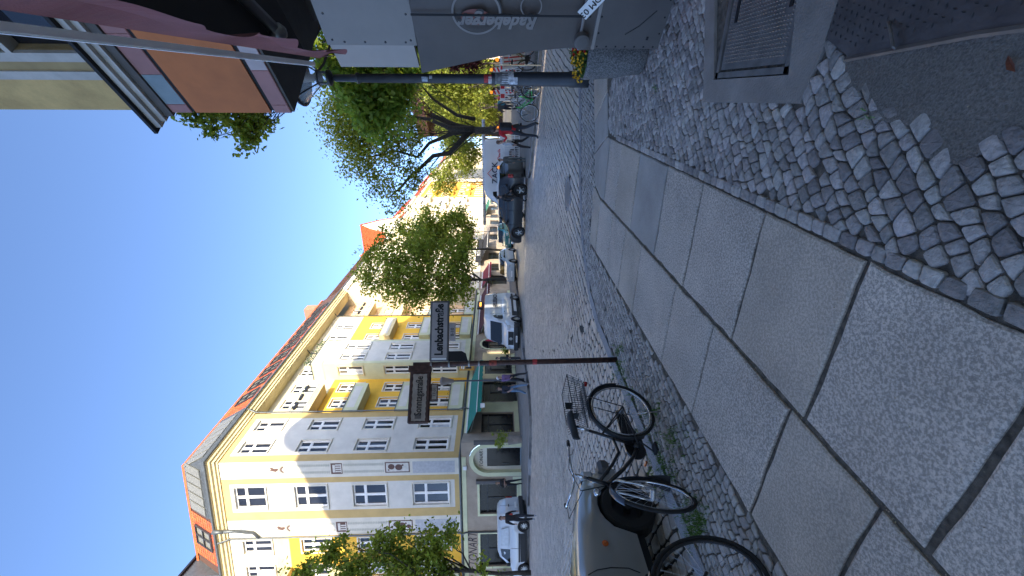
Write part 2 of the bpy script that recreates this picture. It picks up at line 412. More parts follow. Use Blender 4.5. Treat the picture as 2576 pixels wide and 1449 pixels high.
# cellar hatches, asphalt patch: areas the cobbles keep clear of
HATCH1 = [(1.42, 3.12), (2.6, 3.02), (2.6, 1.5), (1.42, 1.78), (1.12, 1.98), (.94, 2.13)]
HATCH2 = [(.99, 1.83), (1.15, 1.95), (2.5, 1.3), (2.5, .3), (.5, .3), (.66, 1.05), (.79, 1.3)]
PATCH = [(.99, 1.79), (.9, 1.8), (.86, 1.72), (.76, 1.66), (.71, 1.68), (.64, 1.52), (.58, 1.42), (.47, 1.43), (.44, 1.36), (.5, 1.27), (.45, 1.18), (.3, .9), (.45, .6), (1.4, .4), (1.4, 1.3)]
PLEFT = [gp(X, Y, .1) for X, Y in ((2410, 300), (2450, 270), (2576, 260))]
def on_right(x, y):
    t, q = tq(x, y)
    if q < -.59 or y < .55 or q > 2.2: return False
    if t > 5.3 and y > 5.82: return False
    if inpoly(x, y, HATCH1) or inpoly(x, y, HATCH2) or inpoly(x, y, PATCH): return False
    return inpoly(x, y, WALK)
def kdist(x, y):
    return min(math.hypot(x-a, y-b) for a, b in KS2)
KS2 = [walkpath(KS, s) for s in np.arange(36, kl-20, .08)]
def on_left(x, y):
    t, q = tq(x, y)
    if not inpoly(x, y, WALK) or y < .3: return False
    if kdist(x, y) < .2: return False
    if y > 6.72 and x > 1.2: return x < 9
    if q < -2.44 or (t > 6.3 and x < 1.2 and y > 7.1): return y > -1
    return False
c1 = stone_cells(A0, (.93, .36, 0), .068, (.05, .095), -1.2, 4.6, -6.6, .5, wob=.55, tilt=.6, seed=2, test=on_right)
lay(c1, 'cobblestone', pavement, M_cob, .102, .0036, 300, 5.5, drop=.006, dome=.004)
b1 = stone_cells(S2*-.652, S1, .072, (.07, .12), .6, 5.75, 0, .01, wob=.05, tilt=.2, seed=5)
lay(b1, 'border_cobblestone', pavement, M_cob, .1065, .0045, 60, 5., dome=.003)
c2 = stone_cells(A0, (.62, .78, 0), .072, (.05, .09), -4, 11, -6, 9.5, wob=.5, tilt=.5, seed=4, test=on_left)
lay(c2, 'mosaic_stone', pavement, mat('mosaic_granite', (.38, .35, .315), .6, var=.2, scale=40, bump=.6, bscale=80, island=.33, dirt=.2), .1, .0065, 240, 5.2, drop=.01)
# road setts: two zones of diagonal courses meeting in a valley
def in_road(x, y): return (not inpoly(x, y, WALK) or kdist(x, y) < .0) and kdist_ok(x, y)
def kdist_ok(x, y): return True
FARK = [(-60, 34.0), (-20, 25.6), (-13.2, 24.3), (-10, 22.9), (-8, 22.0), (-6.6, 21.8), (-5.6, 22.8), (-4.9, 25.0), (-3.9, 27.9), (-3.4, 29.05), (.75, 38.1), (11.1, 60.9), (61, 170)]
VAL = [(-.6, 7.4), (-2.2, 14), (-3.0, 22), (-3.2, 30)]
def vx(y): return float(np.interp(y, [p[1] for p in VAL], [p[0] for p in VAL]))
MAN = Vector((2.2, 9.93, 0))
ISL = [(5.55, 21.4), (5.7, 20.2), (6.1, 19.2), (6.7, 18.0), (7.4, 16.6), (8.2, 15.5), (9.2, 14.9), (12, 14.5), (30, 15), (80, 18), (120, 170), (52, 150), (22, 75), (11, 42), (8.3, 31), (6.3, 24)]
def far_ok(x, y):
    return not inpoly(x, y, ISL) and not inpoly(x, y, FARW) and 27 > y > -.5
FARW = FARK+[(-60, 172)]
def zr(x, y): return x > vx(y) and y > 6.5 and not inpoly(x, y, WALK) and far_ok(x, y) and (x-MAN.x)**2+(y-MAN.y)**2 > .19 and x < 22
def zl(x, y): return x <= vx(y) and not inpoly(x, y, WALK) and far_ok(x, y) and x > -17
MB().add([(-60, -20, -.024), (60, -20, -.024), (60, 27, -.024), (-60, 27, -.024)], [(0, 1, 2, 3)]).obj('joint_bed', mat('sett_joint', (.045, .042, .036), .95, var=.4, scale=20, bump=.8, bscale=60), road)
c3 = stone_cells(A0, (math.sin(R(38)), math.cos(R(38)), 0), .185, (.16, .3), 2, 34, -22, 16, wob=.28, tilt=.3, seed=11, test=zr)
c4 = stone_cells(A0, (math.sin(R(-48)), math.cos(R(-48)), 0), .175, (.16, .28), -6, 40, -26, 18, wob=.28, tilt=.3, seed=12, test=zl)
lay(c3+c4, 'paving_sett', road, M_sett, .0, .019, 300, 9.5, dome=.006, stuffname='paving_sett_field')

# loose grit and fallen seeds in the joints
mb = MB()
for i in range(900):
    t = rnd.uniform(.2, 6); q = rnd.choice([-1.547, rnd.uniform(-.66, 1.6), rnd.uniform(-3.3, -2.45), rnd.uniform(-1.5, -.6)]); p = SP(t, q+rnd.gauss(0, .008)); 
    if p.y < .8: continue
    a = rnd.uniform(0, 6.3); l = rnd.uniform(.002, .006); z = .1+(.003 if q < -1.6 or q > -.6 or abs(q+1.547) > .01 else -.015)
    dx, dy = math.cos(a)*l, math.sin(a)*l
    mb.add([(p.x-dx, p.y-dy, z), (p.x+dy*.5, p.y-dx*.5, z+.001), (p.x+dx, p.y+dy, z), (p.x-dy*.5, p.y+dx*.5, z+.002)], [(0, 1, 2, 3)])
mb.obj('grit', mat('seed_husk', (.34, .27, .16), .8, island=.5), kind='stuff')

# kerb of the near grate: hatch with concrete frame
h1 = thing('cellar_hatch', 'ribbed steel cellar hatch with two slots in a concrete frame in the cobbles', 'hatch', (1.6, 2.4, .1))
def polyring(P, z0, z1): return MB().prism([(p[0], p[1]) for p in P][::-1], z0, z1)
O = gp(2095*.0+1831, 240, .1)
m1 = [gp(X, Y, .1) for X, Y in ((1807, 183), (1823, -60), (2035, -60), (1981, 177))]   # metal plate corners in plan
fr = [(1.38, 3.13), (2.62, 3.04), (2.62, 1.45), (1.40, 1.8), (1.12, 1.96), (.92, 2.12)]
mi = [(1.47, 2.95), (2.35, 2.9), (2.1, 1.93), (1.13, 2.21)]
def frame_between(outer, inner, z0, z1):
    mb = MB(); return mb
# concrete surround as four strips
cs = [[(1.38, 3.13), (2.62, 3.04), (2.5, 2.92), (1.47, 2.97)], [(1.38, 3.13), (1.47, 2.97), (1.115, 2.195), (.93, 2.12)], [(.93, 2.12), (1.115, 2.195), (2.5, 1.93), (2.62, 1.4), (1.40, 1.8), (1.12, 1.96)]]
for P in cs: MB().prism(P[::-1] if sum(P[i][0]*P[(i+1) % len(P)][1]-P[(i+1) % len(P)][0]*P[i][1] for i in range(len(P))) < 0 else P, .06, .104).obj('concrete_edge', M_conc, h1)
M_steel = mat('worn_steel', (.24, .22, .205), .42, .6, var=.2, scale=8, bump=.3, bscale=40, dirt=.3)
HM = frameM((1.13, 2.21, .094), (.34, .74, 0), (1, -.12, 0))
Lx, Ly = .82, 1.2
fb = MB(HM @ Matrix.Identity(4))
fz = -1   # frameM's z points down here, so heights are negative
for (a, b, c_, d) in ((0, 0, Lx, .035), (0, 0, .035, Ly), (Lx-.035, 0, Lx, Ly)): fb.box(a, b, -.008, c_, d, .03)
fb.obj('steel_frame', M_steel, h1)
pl = MB(HM); pl.box(.05, .05, 0, Lx-.05, Ly, .02); pl.obj('plate', M_steel, h1)
rb = MB(HM)
i = 0
while .09+i*.021 < Ly:
    y0 = .09+i*.021
    for j in range(24):
        x0 = .075+j*.0285
        if (.10 < x0 < .145 and y0 > .3) or (.66 < x0 < .71 and y0 > .3): continue
        rb.add([(x0, y0, 0), (x0+.012, y0+.007, -.004), (x0+.024, y0, 0), (x0+.012, y0+.012, 0)], [(0, 1, 3), (1, 2, 3), (0, 2, 1)])
    i += 1
rb.obj('rib_pattern', mat('rubbed_steel', (.20, .185, .17), .5, .5), h1, kind='stuff')
sb = MB(HM)
for x0 in (.1, .67): sb.box(x0, .32, -.0045, x0+.03, .72 if x0 < .3 else 1.1, .002)
sb.obj('slot', mat('black_void', (.006, .006, .007), .9), h1)
h2o = thing('cellar_flap', 'dark checker plate cellar flap with a steel edge bar and bent strap at the cobbles', 'hatch', (1.2, 1.3, .1))
HP = [(.99, 1.8), (.80, 1.3), (.62, .9), (.5, .3), (2.5, .3), (2.5, 1.25), (1.15, 1.93)]
MB().prism(HP, .07, .106).obj('plate', mat('checker_steel', (.15, .135, .13), .4, .7, var=.2, scale=9, bump=.2, bscale=50), h2o)
ck = MB(); a_ = Vector((.34, .94, 0)); b_ = Vector((.94, -.34, 0))
for i in range(60):
    for j in range(40):
        p = Vector((.5, .3, 0))+a_*(i*.034)+b_*(j*.034+(.017 if i % 2 else 0))
        if not inpoly(p.x, p.y, HP) or not inpoly(p.x-.03, p.y, HP): continue
        d = (a_ if (i+j) % 2 else b_)*.5+b_*.2; d.normalize(); n_ = Vector((-d.y, d.x, 0))*.0028; d = d*.011
        ck.add([tuple(p-d)[:2]+(.106,), tuple(p-n_)[:2]+(.1085,), tuple(p+d)[:2]+(.106,), tuple(p+n_)[:2]+(.1085,)], [(0, 1, 2, 3)] if d.cross(n_).z > 0 else [(3, 2, 1, 0)])
ck.obj('checker_pattern', mat('checker_stud', (.09, .092, .1), .35, .8), h2o, kind='stuff')
MB().tube([(.995, 1.82, .105), (.80, 1.31, .105), (.62, .9, .105), (.5, .4, .105)], .012, 6).obj('edge_bar', M_steel, h2o)
MB().tube([(.90, 1.585, .1), (.915, 1.58, .125), (.97, 1.585, .128), (1.01, 1.60, .12), (1.03, 1.615, .108)], .006, 6).obj('strap', M_steel, h2o)
PP = PATCH[::-1] if sum(PATCH[i][0]*PATCH[(i+1) % len(PATCH)][1]-PATCH[(i+1) % len(PATCH)][0]*PATCH[i][1] for i in range(len(PATCH))) < 0 else PATCH
cxp = sum(p[0] for p in PP)/len(PP); cyp = sum(p[1] for p in PP)/len(PP)
PG = []
for i in range(len(PP)):
    a, b, c = PP[i-1], PP[i], PP[(i+1) % len(PP)]
    n1 = Vector((b[1]-a[1], a[0]-b[0])).normalized(); n2 = Vector((c[1]-b[1], b[0]-c[0])).normalized(); nn_ = (n1+n2).normalized()*.05
    PG.append((b[0]+nn_.x, b[1]+nn_.y))
ap = MB().prism(PG, .05, .0965)
ap.obj('asphalt_patch', M_asph, pavement)
# manhole in the road
mh = thing('manhole_cover', 'round iron manhole cover set among the road setts beyond the kerb', 'manhole cover', tuple(MAN))
MB().lathe([(.40, -.03), (.40, .006), (.33, .008), (.325, -.004)], 28, (MAN.x, MAN.y, 0)).obj('rim', M_kerb, mh)
mb = MB().lathe([(.32, -.02), (.32, .002)], 28, (MAN.x, MAN.y, 0))
for k in range(-6, 7):
    for l in range(-6, 7):
        x, y = k*.045, l*.045
        if x*x+y*y < .08: mb.box(MAN.x+x-.014, MAN.y+y-.014, .002, MAN.x+x+.014, MAN.y+y+.014, .008)
mb.obj('lid', mat('iron_lid', (.24, .23, .22), .5, .3), mh)
# far pavements
farwalk = MB().prism(FARW if sum(FARW[i][0]*FARW[(i+1) % len(FARW)][1]-FARW[(i+1) % len(FARW)][0]*FARW[i][1] for i in range(len(FARW))) > 0 else FARW[::-1], -.05, .13).obj('far_pavement', mat('far_paving', (.2, .195, .185), .8, var=.2, scale=4, bump=.5, bscale=14, dirt=.2), kind='structure')
kerbstones(FARK, farwalk, 22, 100, .16, .138, 1, 1.1)
island = MB().prism(ISL if sum(ISL[i][0]*ISL[(i+1) % len(ISL)][1]-ISL[(i+1) % len(ISL)][0]*ISL[i][1] for i in range(len(ISL))) > 0 else ISL[::-1], -.05, .1).obj('park_pavement', mat('park_paving', (.21, .195, .17), .85, var=.2, scale=2, bump=.5, bscale=12, dirt=.3), kind='structure')
kerbstones(smooth_path(ISL[:10], 1), island, 0, 45, .15, .115, 1, 1.0)
# ------------------------------------------------------------------ buildings
def plaster(name, c, **k): return mat(name, c, .85, var=k.get('var', .05), scale=k.get('scale', 1.2), bump=.35, bscale=45, dirt=k.get('dirt', .1))
P_YEL = plaster('yellow_plaster', (.84, .49, .055)); P_TAN = plaster('tan_plaster', (.56, .40, .165)); P_CRM = plaster('cream_plaster', (.66, .56, .32))
P_LIGHT = plaster('pale_plaster', (.66, .64, .575)); P_WHITE = plaster('white_plaster', (.66, .59, .43)); P_STRIP = plaster('white_strip_plaster', (.68, .65, .55))
P_GREEN = plaster('pale_green_plaster', (.62, .63, .41)); P_PINK = plaster('apricot_plaster', (.68, .47, .28)); P_BASE = plaster('taupe_plaster', (.42, .35, .27), dirt=.25)
P_LIME = plaster('pale_lime_trim', (.66, .68, .44)); M_WF = mat('white_window_paint', (.80, .80, .78), .4, var=.03)
M_GLASS = mat('window_glass', (.016, .018, .024), .06, var=.7, scale=.6, spec=.55, coat=.15)
M_CURT = mat('net_curtain', (.5, .52, .55), .35, var=.3, scale=3, coat=.8)
M_ZINC = mat('zinc_grey', (.13, .145, .15), .5, .5, var=.15); M_DARKM = mat('dark_metal', (.03, .032, .035), .45, .4)
M_TILE = mat('red_roof_tile', (.52, .10, .035), .75, var=.2, scale=3, island=.14); M_TILE2 = mat('brown_roof_tile', (.10, .05, .035), .8, island=.2)
M_WOODD = mat('dark_shop_interior', (.010, .010, .011), .2, var=.5, scale=1.5, spec=.3)

def FM(o, d, n):      # facade matrix: x along the wall, y into the wall, z up
    x = Vector((d[0], d[1], 0)); y = Vector((-n[0], -n[1], 0))
    return Matrix(((x.x, y.x, 0, o[0]), (x.y, y.y, 0, o[1]), (0, 0, 1, 0), (0, 0, 0, 1)))
CB = Vector((-12.06, 30.3, 0))
dB = E1.copy(); nB = E2.copy(); dA = Vector((.98229, -.18738, 0)); nA = Vector((-.18738, -.98229, 0))
FB = FM(CB, dB, nB); FA = FM(CB, dA, nA)     # on A the wall runs towards negative x

def wall(M, x0, x1, z0, z1, holes, regions, mats, parent, y=0., reveal=.2, name='wall'):
    xs = sorted(set([x0, x1]+[h[0] for h in holes]+[h[2] for h in holes]+[r[0] for r in regions]+[r[2] for r in regions]))
    zs = sorted(set([z0, z1]+[h[1] for h in holes]+[h[3] for h in holes]+[r[1] for r in regions]+[r[3] for r in regions]))
    xs = [v for v in xs if x0-1e-6 <= v <= x1+1e-6]; zs = [v for v in zs if z0-1e-6 <= v <= z1+1e-6]
    mb = MB(M)
    for a, b in zip(xs, xs[1:]):
        for c, d in zip(zs, zs[1:]):
            mx, mz = (a+b)/2, (c+d)/2
            if any(h[0] < mx < h[2] and h[1] < mz < h[3] for h in holes): continue
            k = 0
            for r in regions:
                if r[0] < mx < r[2] and r[1] < mz < r[3]: k = r[4]
            mb.add([(a, y, c), (b, y, c), (b, y, d), (a, y, d)], [(0, 1, 2, 3)], k)
    for h in holes:
        a, c, b, d = h[:4]; mx, mz = (a+b)/2, (c+d)/2; k = 0
        for r in regions:
            if r[0] < mx < r[2] and r[1] < mz < r[3]: k = r[4]
        Y = y+reveal
        mb.add([(a, y, c), (a, Y, c), (a, Y, d), (a, y, d), (b, y, c), (b, Y, c), (b, Y, d), (b, y, d)], [(0, 1, 2, 3), (5, 4, 7, 6), (1, 0, 4, 5), (3, 2, 6, 7)], k)
    return mb.obj(name, mats, parent)
WINM = {}
def window_meshes(w, h, kind):
    key = (round(w, 2), round(h, 2), kind)
    if key in WINM: return WINM[key]
    f = MB(); t = .07; p = MB()
    f.box(0, 0, 0, w, .08, t); f.box(0, 0, h-t, w, .08, h); f.box(0, 0, t, t, .08, h-t); f.box(w-t, 0, t, w, .08, h-t)
    if kind in ('cross', 'two'):
        zt_ = h*.64 if kind == 'cross' else h*.62
        f.box(t, -.012, zt_-.05, w-t, .078, zt_+.05)
        for (a, b) in ((t, zt_-.05), (zt_+.05, h-t)):
            f.box(w/2-.05, -.01, a, w/2+.05, .076, b)
            for (x0, x1) in ((t, w/2-.05), (w/2+.05, w-t)):
                for (q0, q1, r0, r1) in ((x0, x1, a, a+.045), (x0, x1, b-.045, b), (x0, x0+.045, a+.045, b-.045), (x1-.045, x1, a+.045, b-.045)):
                    f.box(q0, .004, r0, q1, .07, r1)
    elif kind == 'shop':
        f.box(t, 0, h*.78, w-t, .075, h*.78+.06); f.box(w*.5-.03, .002, t, w*.5+.03, .072, h*.78)
    p.add([(t, .05, t), (w-t, .05, t), (w-t, .05, h-t), (t, .05, h-t)], [(0, 1, 2, 3)])
    mats = [M_DARKM if kind == 'shop' else M_WF]
    fm = f.mesh('window', mats)
    pm = p.mesh('pane', [M_WOODD if kind == 'shop' else M_GLASS])
    cu = MB(); cu.add([(t+.05, .0485, t), (w/2-.1, .0485, t), (w/2-.1, .0485, h*.6), (t+.05, .0485, h*.6)], [(0, 1, 2, 3)])
    WINM[key] = (fm, pm, cu.mesh('curtain', [M_CURT])); return WINM[key]
def win(M, parent, x, z, w, h, kind='cross', y=.13, curt=None):
    fm, pm, cm = window_meshes(w, h, kind)
    P = M @ Vector((x, y, z)); rz = math.atan2(M[1][0], M[0][0])
    f = put(fm, 'window', parent, P-parent_loc(parent), rz)
    put(pm, 'pane', f, (0, 0, 0))
    if curt if curt is not None else rnd.random() < .18: put(cm, 'curtain', f, (0, 0, 0))
    return f
def surround(mb, x, z, w, h, k, t=.13, y=-.035, yb=.0):
    mb.box(x-t, y, z+h, x+w+t, yb, z+h+t, k); mb.box(x-t, y, z, x, yb, z+h, k); mb.box(x+w, y, z, x+w+t, yb, z+h, k); mb.box(x-t-.03, y-.05, z-.09, x+w+t+.03, yb, z, k)
SURM = {}
def surround1(M, parent, x, z, w, h, mt, t=.13, y=0.):
    key = (round(w, 2), round(h, 2), mt.name, t)
    if key not in SURM: b = MB(); surround(b, 0, 0, w, h, 0, t=t); SURM[key] = b.mesh('window_surround', [mt])
    P = M @ Vector((x, y, z)); return put(SURM[key], 'window_surround', parent, P-parent_loc(parent), math.atan2(M[1][0], M[0][0]))
def balcony(M, parent, x0, x1, z, y0, y1, kind, mats=None, name='balcony'):   # y0 at wall, y1 outer (negative)
    o = MB(M)
    body, panel = mats
    if kind == 'solid':
        o.box(x0, y1, z, x1, y0, z+.16, 0); o.box(x0, y1, z+.16, x1, y1+.12, z+1.15, 0)
        o.box(x0, y1+.12, z+.16, x0+.12, y0, z+1.15, 0); o.box(x1-.12, y1+.12, z+.16, x1, y0, z+1.15, 0)
        o.box(x0+.45, y1-.012, z+.35, x1-.45, y1, z+1.0, 1)
        o.box(x0-.04, y1-.04, z+1.15, x1+.04, y1+.16, z+1.2, 2)
        b = o.obj(name, [body, panel, M_ZINC], parent)
    else:
        o.box(x0, y1, z, x1, y0, z+.42, 0)
        b = o.obj(name, [body, panel], parent)
        g = MB(M)
        for zz in (.48, 1.35): g.tube([(x0+.03, y0, z+zz), (x0+.03, y1+.03, z+zz), (x1-.03, y1+.03, z+zz), (x1-.03, y0, z+zz)], .02, 4)
        n = int((x1-x0)/.11)
        for i in range(n+1):
            xx = x0+.03+(x1-x0-.06)*i/n; g.tube([(xx, y1+.03, z+.42), (xx, y1+.03, z+1.35)], .009, 3, cap=False)
        for i in range(1, int(abs(y1-y0)/.11)):
            for xx in (x0+.03, x1-.03): g.tube([(xx, y1+.03+i*.11, z+.42), (xx, y1+.03+i*.11, z+1.35)], .009, 3, cap=False)
        g.obj('railing', [M_ZINC], b)
        pb = MB(M)
        for i in range(3):
            xx = x0+.25+i*(x1-x0-.9)/2.4
            pb.box(xx, y1-.16, z+1.12, xx+.7, y1+.01, z+1.32, 0)
        pb.obj('flower_box', [M_DARKM], b)
    if rnd.random() < .75 or kind != 'solid':
        pf = MB(M)
        zt_ = z+(1.2 if kind == 'solid' else 1.33)
        for i in range(90):
            a = Vector((rnd.uniform(x0+.1, x1-.1), y1+rnd.uniform(-.14, .1), zt_+rnd.uniform(-.05, .22))); leaf(pf, a, .055)
        pf.obj('balcony_plants', [mat('balcony_leaf', (.06, .1, .03), .7, island=.4)], b)
    return b
def leaf(mb, c, s, k=None, up=None):
    a = Vector((rnd.gauss(0, 1), rnd.gauss(0, 1), rnd.gauss(0, .6))); a = a.normalized() if a.length > 1e-6 else Vector((1, 0, 0))
    b = a.cross(Vector((rnd.gauss(0, 1), rnd.gauss(0, 1), rnd.gauss(0, 1)))); b = b.normalized() if b.length > 1e-6 else a.orthogonal()
    c = Vector(c); mb.add([c-a*s, c-b*s*.55, c+a*s, c+b*s*.55], [(0, 1, 2, 3)], k)
def pipe(M, parent, pts, r=.06, name='downpipe', mt=None):
    return MB(M).tube(pts, r, 8).obj(name, mt or M_ZINC, parent, smooth=True)

# ============================== corner building
cb = thing('corner_building', 'yellow and white corner apartment house with painted ornament strips and red tiled attic', 'building', tuple(CB))
MW = [P_TAN, P_LIGHT, P_STRIP, P_YEL, P_CRM, P_WHITE, P_BASE, P_LIME, P_GREEN, P_PINK]
# face A: columns at x (negative): windows
FL = [(5.37, 2.62), (9.86, 2.38), (14.08, 2.28), (18.4, 2.18)]
holesA = []; winsA = []
for z, h in FL:
    holesA.append((-3.7, z, -1.98, z+h)); winsA.append((-3.7, z, 1.72, h))
    for x in (-7.42, -9.6, -13.2, -15.2):
        holesA.append((x, z, x+1.1, z+h-.1)); winsA.append((x, z, 1.1, h-.1))
shopA = [(-4.6, .45, -2.15, 3.16), (-9.1, .45, -6.27, 3.18), (-12.6, .45, -10.0, 3.18)]
doorA = [(-1.45, .12, 1.35, 3.9)]
regA = [(-16.5, 4.5, -6.02, 22, 3), (-16.5, 17.15, -6.02, 22, 4), (-9.4, 18.2, -6.02, 22, 5), (-16.5, 0, 0, 4.3, 6), (-6.02, 4.5, -4.63, 22, 2), (-1.3, 4.5, 0, 22, 2),
        (-3.95, 4.95, -1.72, 20.85, 1), (-16.5, .0, 0, .75, 7), (-6.02, .75, -5.2, 1.9, 9)]
# the arched entrance sits at the corner, on its own small wall: x from -1.3 to 1.4 spills over the corner, kept on face A
C2 = 1.62     # ground floor of the corner is pushed out flush with face A so that the entrance fits
holesG = [(-1.02, .3, .66, 3.02)]
wall(FA, -16.5, 0, 4.42, 21.4, holesA, regA, MW, cb, name='wall')
wall(FA, -16.5, -1.62, .1, 4.42, shopA, regA, MW, cb, name='ground_floor_wall')
# entrance bay, slightly proud
eb = MB(FA)
xa, xb, zc = -.97, .97, 2.75
cx0 = -.22
for k in range(12):
    a0, a1 = math.pi*k/12, math.pi*(k+1)/12
    for (r0, r1, y, kk) in ((1.0, 1.3, -.06, 7),):
        p = lambda r, a: (cx0+-1*r*math.cos(a)*1.0-.0, 2.55+r*math.sin(a)*1.02)
        A_, B_, C_, D_ = p(r0, a0), p(r1, a0), p(r1, a1), p(r0, a1)
        eb.add([(A_[0], y, A_[1]), (B_[0], y, B_[1]), (C_[0], y, C_[1]), (D_[0], y, D_[1]), (A_[0], .3, A_[1]), (D_[0], .3, D_[1])], [(0, 1, 2, 3)[::-1], (0, 3, 5, 4)], kk)
        eb.add([(B_[0], 0, B_[1]), (B_[0], 0, 4.42), (C_[0], 0, 4.42), (C_[0], 0, C_[1])], [(0, 1, 2, 3)], 6)
eb.box(cx0-1.3, -.06, .1, cx0-1.0, .0, 2.55, 7); eb.box(cx0+1.0, -.06, .1, cx0+1.3, .0, 2.55, 7)
eb.add([(cx0-1.0, .0, .1), (cx0-1.0, .6, .1), (cx0-1.0, .6, 2.55), (cx0-1.0, 0, 2.55)], [(0, 1, 2, 3)], 7); eb.add([(cx0+1.0, .0, .1), (cx0+1.0, .6, .1), (cx0+1.0, .6, 2.55), (cx0+1.0, 0, 2.55)], [(3, 2, 1, 0)], 7)
eb.add([(-1.62, 0, .1), (cx0-1.3, 0, .1), (cx0-1.3, 0, 4.42), (-1.62, 0, 4.42)], [(0, 1, 2, 3)], 6)
eb.add([(cx0+1.3, 0, .1), (1.15, 0, .1), (1.15, 0, 4.42), (cx0+1.3, 0, 4.42)], [(0, 1, 2, 3)], 6)
eb.add([(1.15, 0, .1), (.62, 2.3, .1), (.62, 2.3, 4.42), (1.15, 0, 4.42)], [(0, 1, 2, 3)], 6)
eb.obj('entrance_wall', MW, cb)
br_ = MB(FA).box(cx0-1.0, .3, .1, cx0-.72, .36, 3.1, 0); br_.box(cx0+.72, .3, .1, cx0+1.0, .36, 3.1, 0); br_.box(cx0-.72, .3, 2.6, cx0+.72, .36, 2.75, 0)
n_ = 14
vs = [(cx0+1.0*math.cos(math.pi*k/n_), .31, 2.75+.85*math.sin(math.pi*k/n_)) for k in range(n_+1)]
br_.add(vs, [list(range(n_+1))[::-1]], 0)
br_.obj('entrance_surround', [P_STRIP], cb)
dr = MB(FA).box(cx0-.72, .34, .2, cx0+.72, .38, 2.6).obj('door', [M_WOODD], cb)
MB(FA).tube([(cx0-.5, .30, 1.0), (cx0-.5, .30, 1.5)], .02, 6).obj('door_handle', [M_ZINC], dr)
lettering('TONART', .36, cb, FA @ frameM((cx0, .27, 3.0), (1, 0, 0), (0, 0, 1)), M_DARKM, shear=.2, sx=1.0)
lettering('TONART', .95, cb, FA @ frameM((-7.6, -.012, 3.72), (1, 0, .0), (0, 0, 1)), mat('graffiti_ink', (.05, .04, .045), .8, var=.5), shear=.3, sx=.75)
# face B
L1, L2, L3, L4 = 5.0, 10.8, 14.88, 23.4; END = 28.2; RC = 1.05
holesB = []; winsB = []
for z, h in [(5.5, 2.5), (10.0, 2.3), (14.25, 2.22), (18.48, 2.1)]:
    for x in (.86, 3.07): holesB.append((x, z, x+1.15, z+h)); winsB.append((x, z, 1.15, h))
regB = [(0, 0, END, 4.3, 6), (.6, 5.0, 4.4, 20.95, 1)]
wall(FB, 0, L1, 4.42, 21.4, holesB, regB, MW, cb)
# recess section 2, oriel, section 3 and 4
def section(x0, x1, y, xs_, wd, col_top, col_mid, zsplit=17.2, tops=True):
    H = []; W = []
    for i, (z, h) in enumerate([(5.5, 2.45), (10.0, 2.3), (14.25, 2.2), (18.48, 2.1)]):
        for x in xs_: H.append((x, z, x+wd, z+h)); W.append((x, z, wd, h))
    wall(FB, x0, x1, 4.42, 21.4, H, [(x0, 4.4, x1, 22, col_mid), (x0, zsplit, x1, 22, col_top)], MW, cb, y=y)
    for (x, z, a, h) in W: win(FB, cb, x, z, a, h, 'two', y=y+.13)
section(L1, L2, RC, (6.85, 9.0), 1.2, 5, 3)
section(L3, L4, RC, (17.9, 20.4), 1.2, 5, 3, 18.0)
section(L4, END, 2.1, (24.2, 26.2), 1.1, 9, 9)
mb = MB(FB)
mb.add([(L1, 0, 4.42), (L1, RC, 4.42), (L1, RC, 21.4), (L1, 0, 21.4)], [(0, 1, 2, 3)], 0)
mb.obj('return_wall', MW, cb); mb = MB(FB)
mb.add([(L4, RC, 4.42), (L4, 2.1, 4.42), (L4, 2.1, 21.4), (L4, RC, 21.4)], [(0, 1, 2, 3)], 3)
mb.obj('return_wall', MW, cb); mb = MB(FB)
mb.add([(END, 2.1, .1), (END, 12, .1), (END, 12, 21.4), (END, 2.1, 21.4)], [(0, 1, 2, 3)], 5)
mb.obj('return_wall', MW, cb)
OY = -.8
HO = []; 
for z, h in [(5.6, 2.45), (10.1, 2.33), (14.42, 2.3)]:
    for x in (11.35, 13.1): HO.append((x, z, x+1.1, z+h))
wall(FB, L2, L3, 4.7, 19.1, HO, [(L2+.35, 5.0, L3-.3, 18.3, 1)], [P_GREEN, P_LIGHT], cb, y=OY, name='oriel_front')
for h in HO: win(FB, cb, h[0], h[1], h[2]-h[0], h[3]-h[1], 'two', y=OY+.1)
FS = FM(FB @ Vector((L2, RC, 0)), (FB.to_3x3() @ Vector((0, -1, 0)))[:2], (FB.to_3x3() @ Vector((-1, 0, 0)))[:2])
HS = [(.55, z, 1.45, z+h) for z, h in [(5.6, 2.45), (10.1, 2.33), (14.42, 2.3)]]
wall(FS, 0, RC-OY, 4.7, 19.1, HS, [], [P_GREEN], cb, name='oriel_side')
for h in HS: win(FS, cb, h[0], h[1], h[2]-h[0], h[3]-h[1], 'two', y=.1, curt=(h[1] > 14))
mb = MB(FB); mb.box(L2, OY, 4.5, L3, RC, 4.7, 0); mb.box(L2, OY, 18.0, L3, RC, 18.1, 0); mb.add([(L3, OY, 4.7), (L3, RC, 4.7), (L3, RC, 19.1), (L3, OY, 19.1)], [(0, 1, 2, 3)], 0)
mb.box(L2-.05, OY-.05, 19.1, L3+.05, OY+.12, 19.16, 1); mb.box(L2-.05, OY+.12, 19.1, L2+.1, RC, 19.16, 1)
mb.obj('oriel_ledge', [P_GREEN, M_ZINC], cb)
wall(FB, L2+.02, L3-.02, 19.1, 21.4, [(11.6, 19.2, 12.7, 20.9), (13.2, 19.2, 14.3, 20.9)], [], [P_WHITE], cb, y=RC)
for x in (11.6, 13.2): win(FB, cb, x, 19.2, 1.1, 1.7, 'two', y=RC+.12)
pf = MB(FB)
for i in range(260): leaf(pf, (rnd.uniform(L2, L3), OY+rnd.uniform(-.1, .25), 19.2+abs(rnd.gauss(0, .28))), .09)
pf.obj('terrace_plants', [mat('balcony_leaf', (.06, .1, .03))], cb)
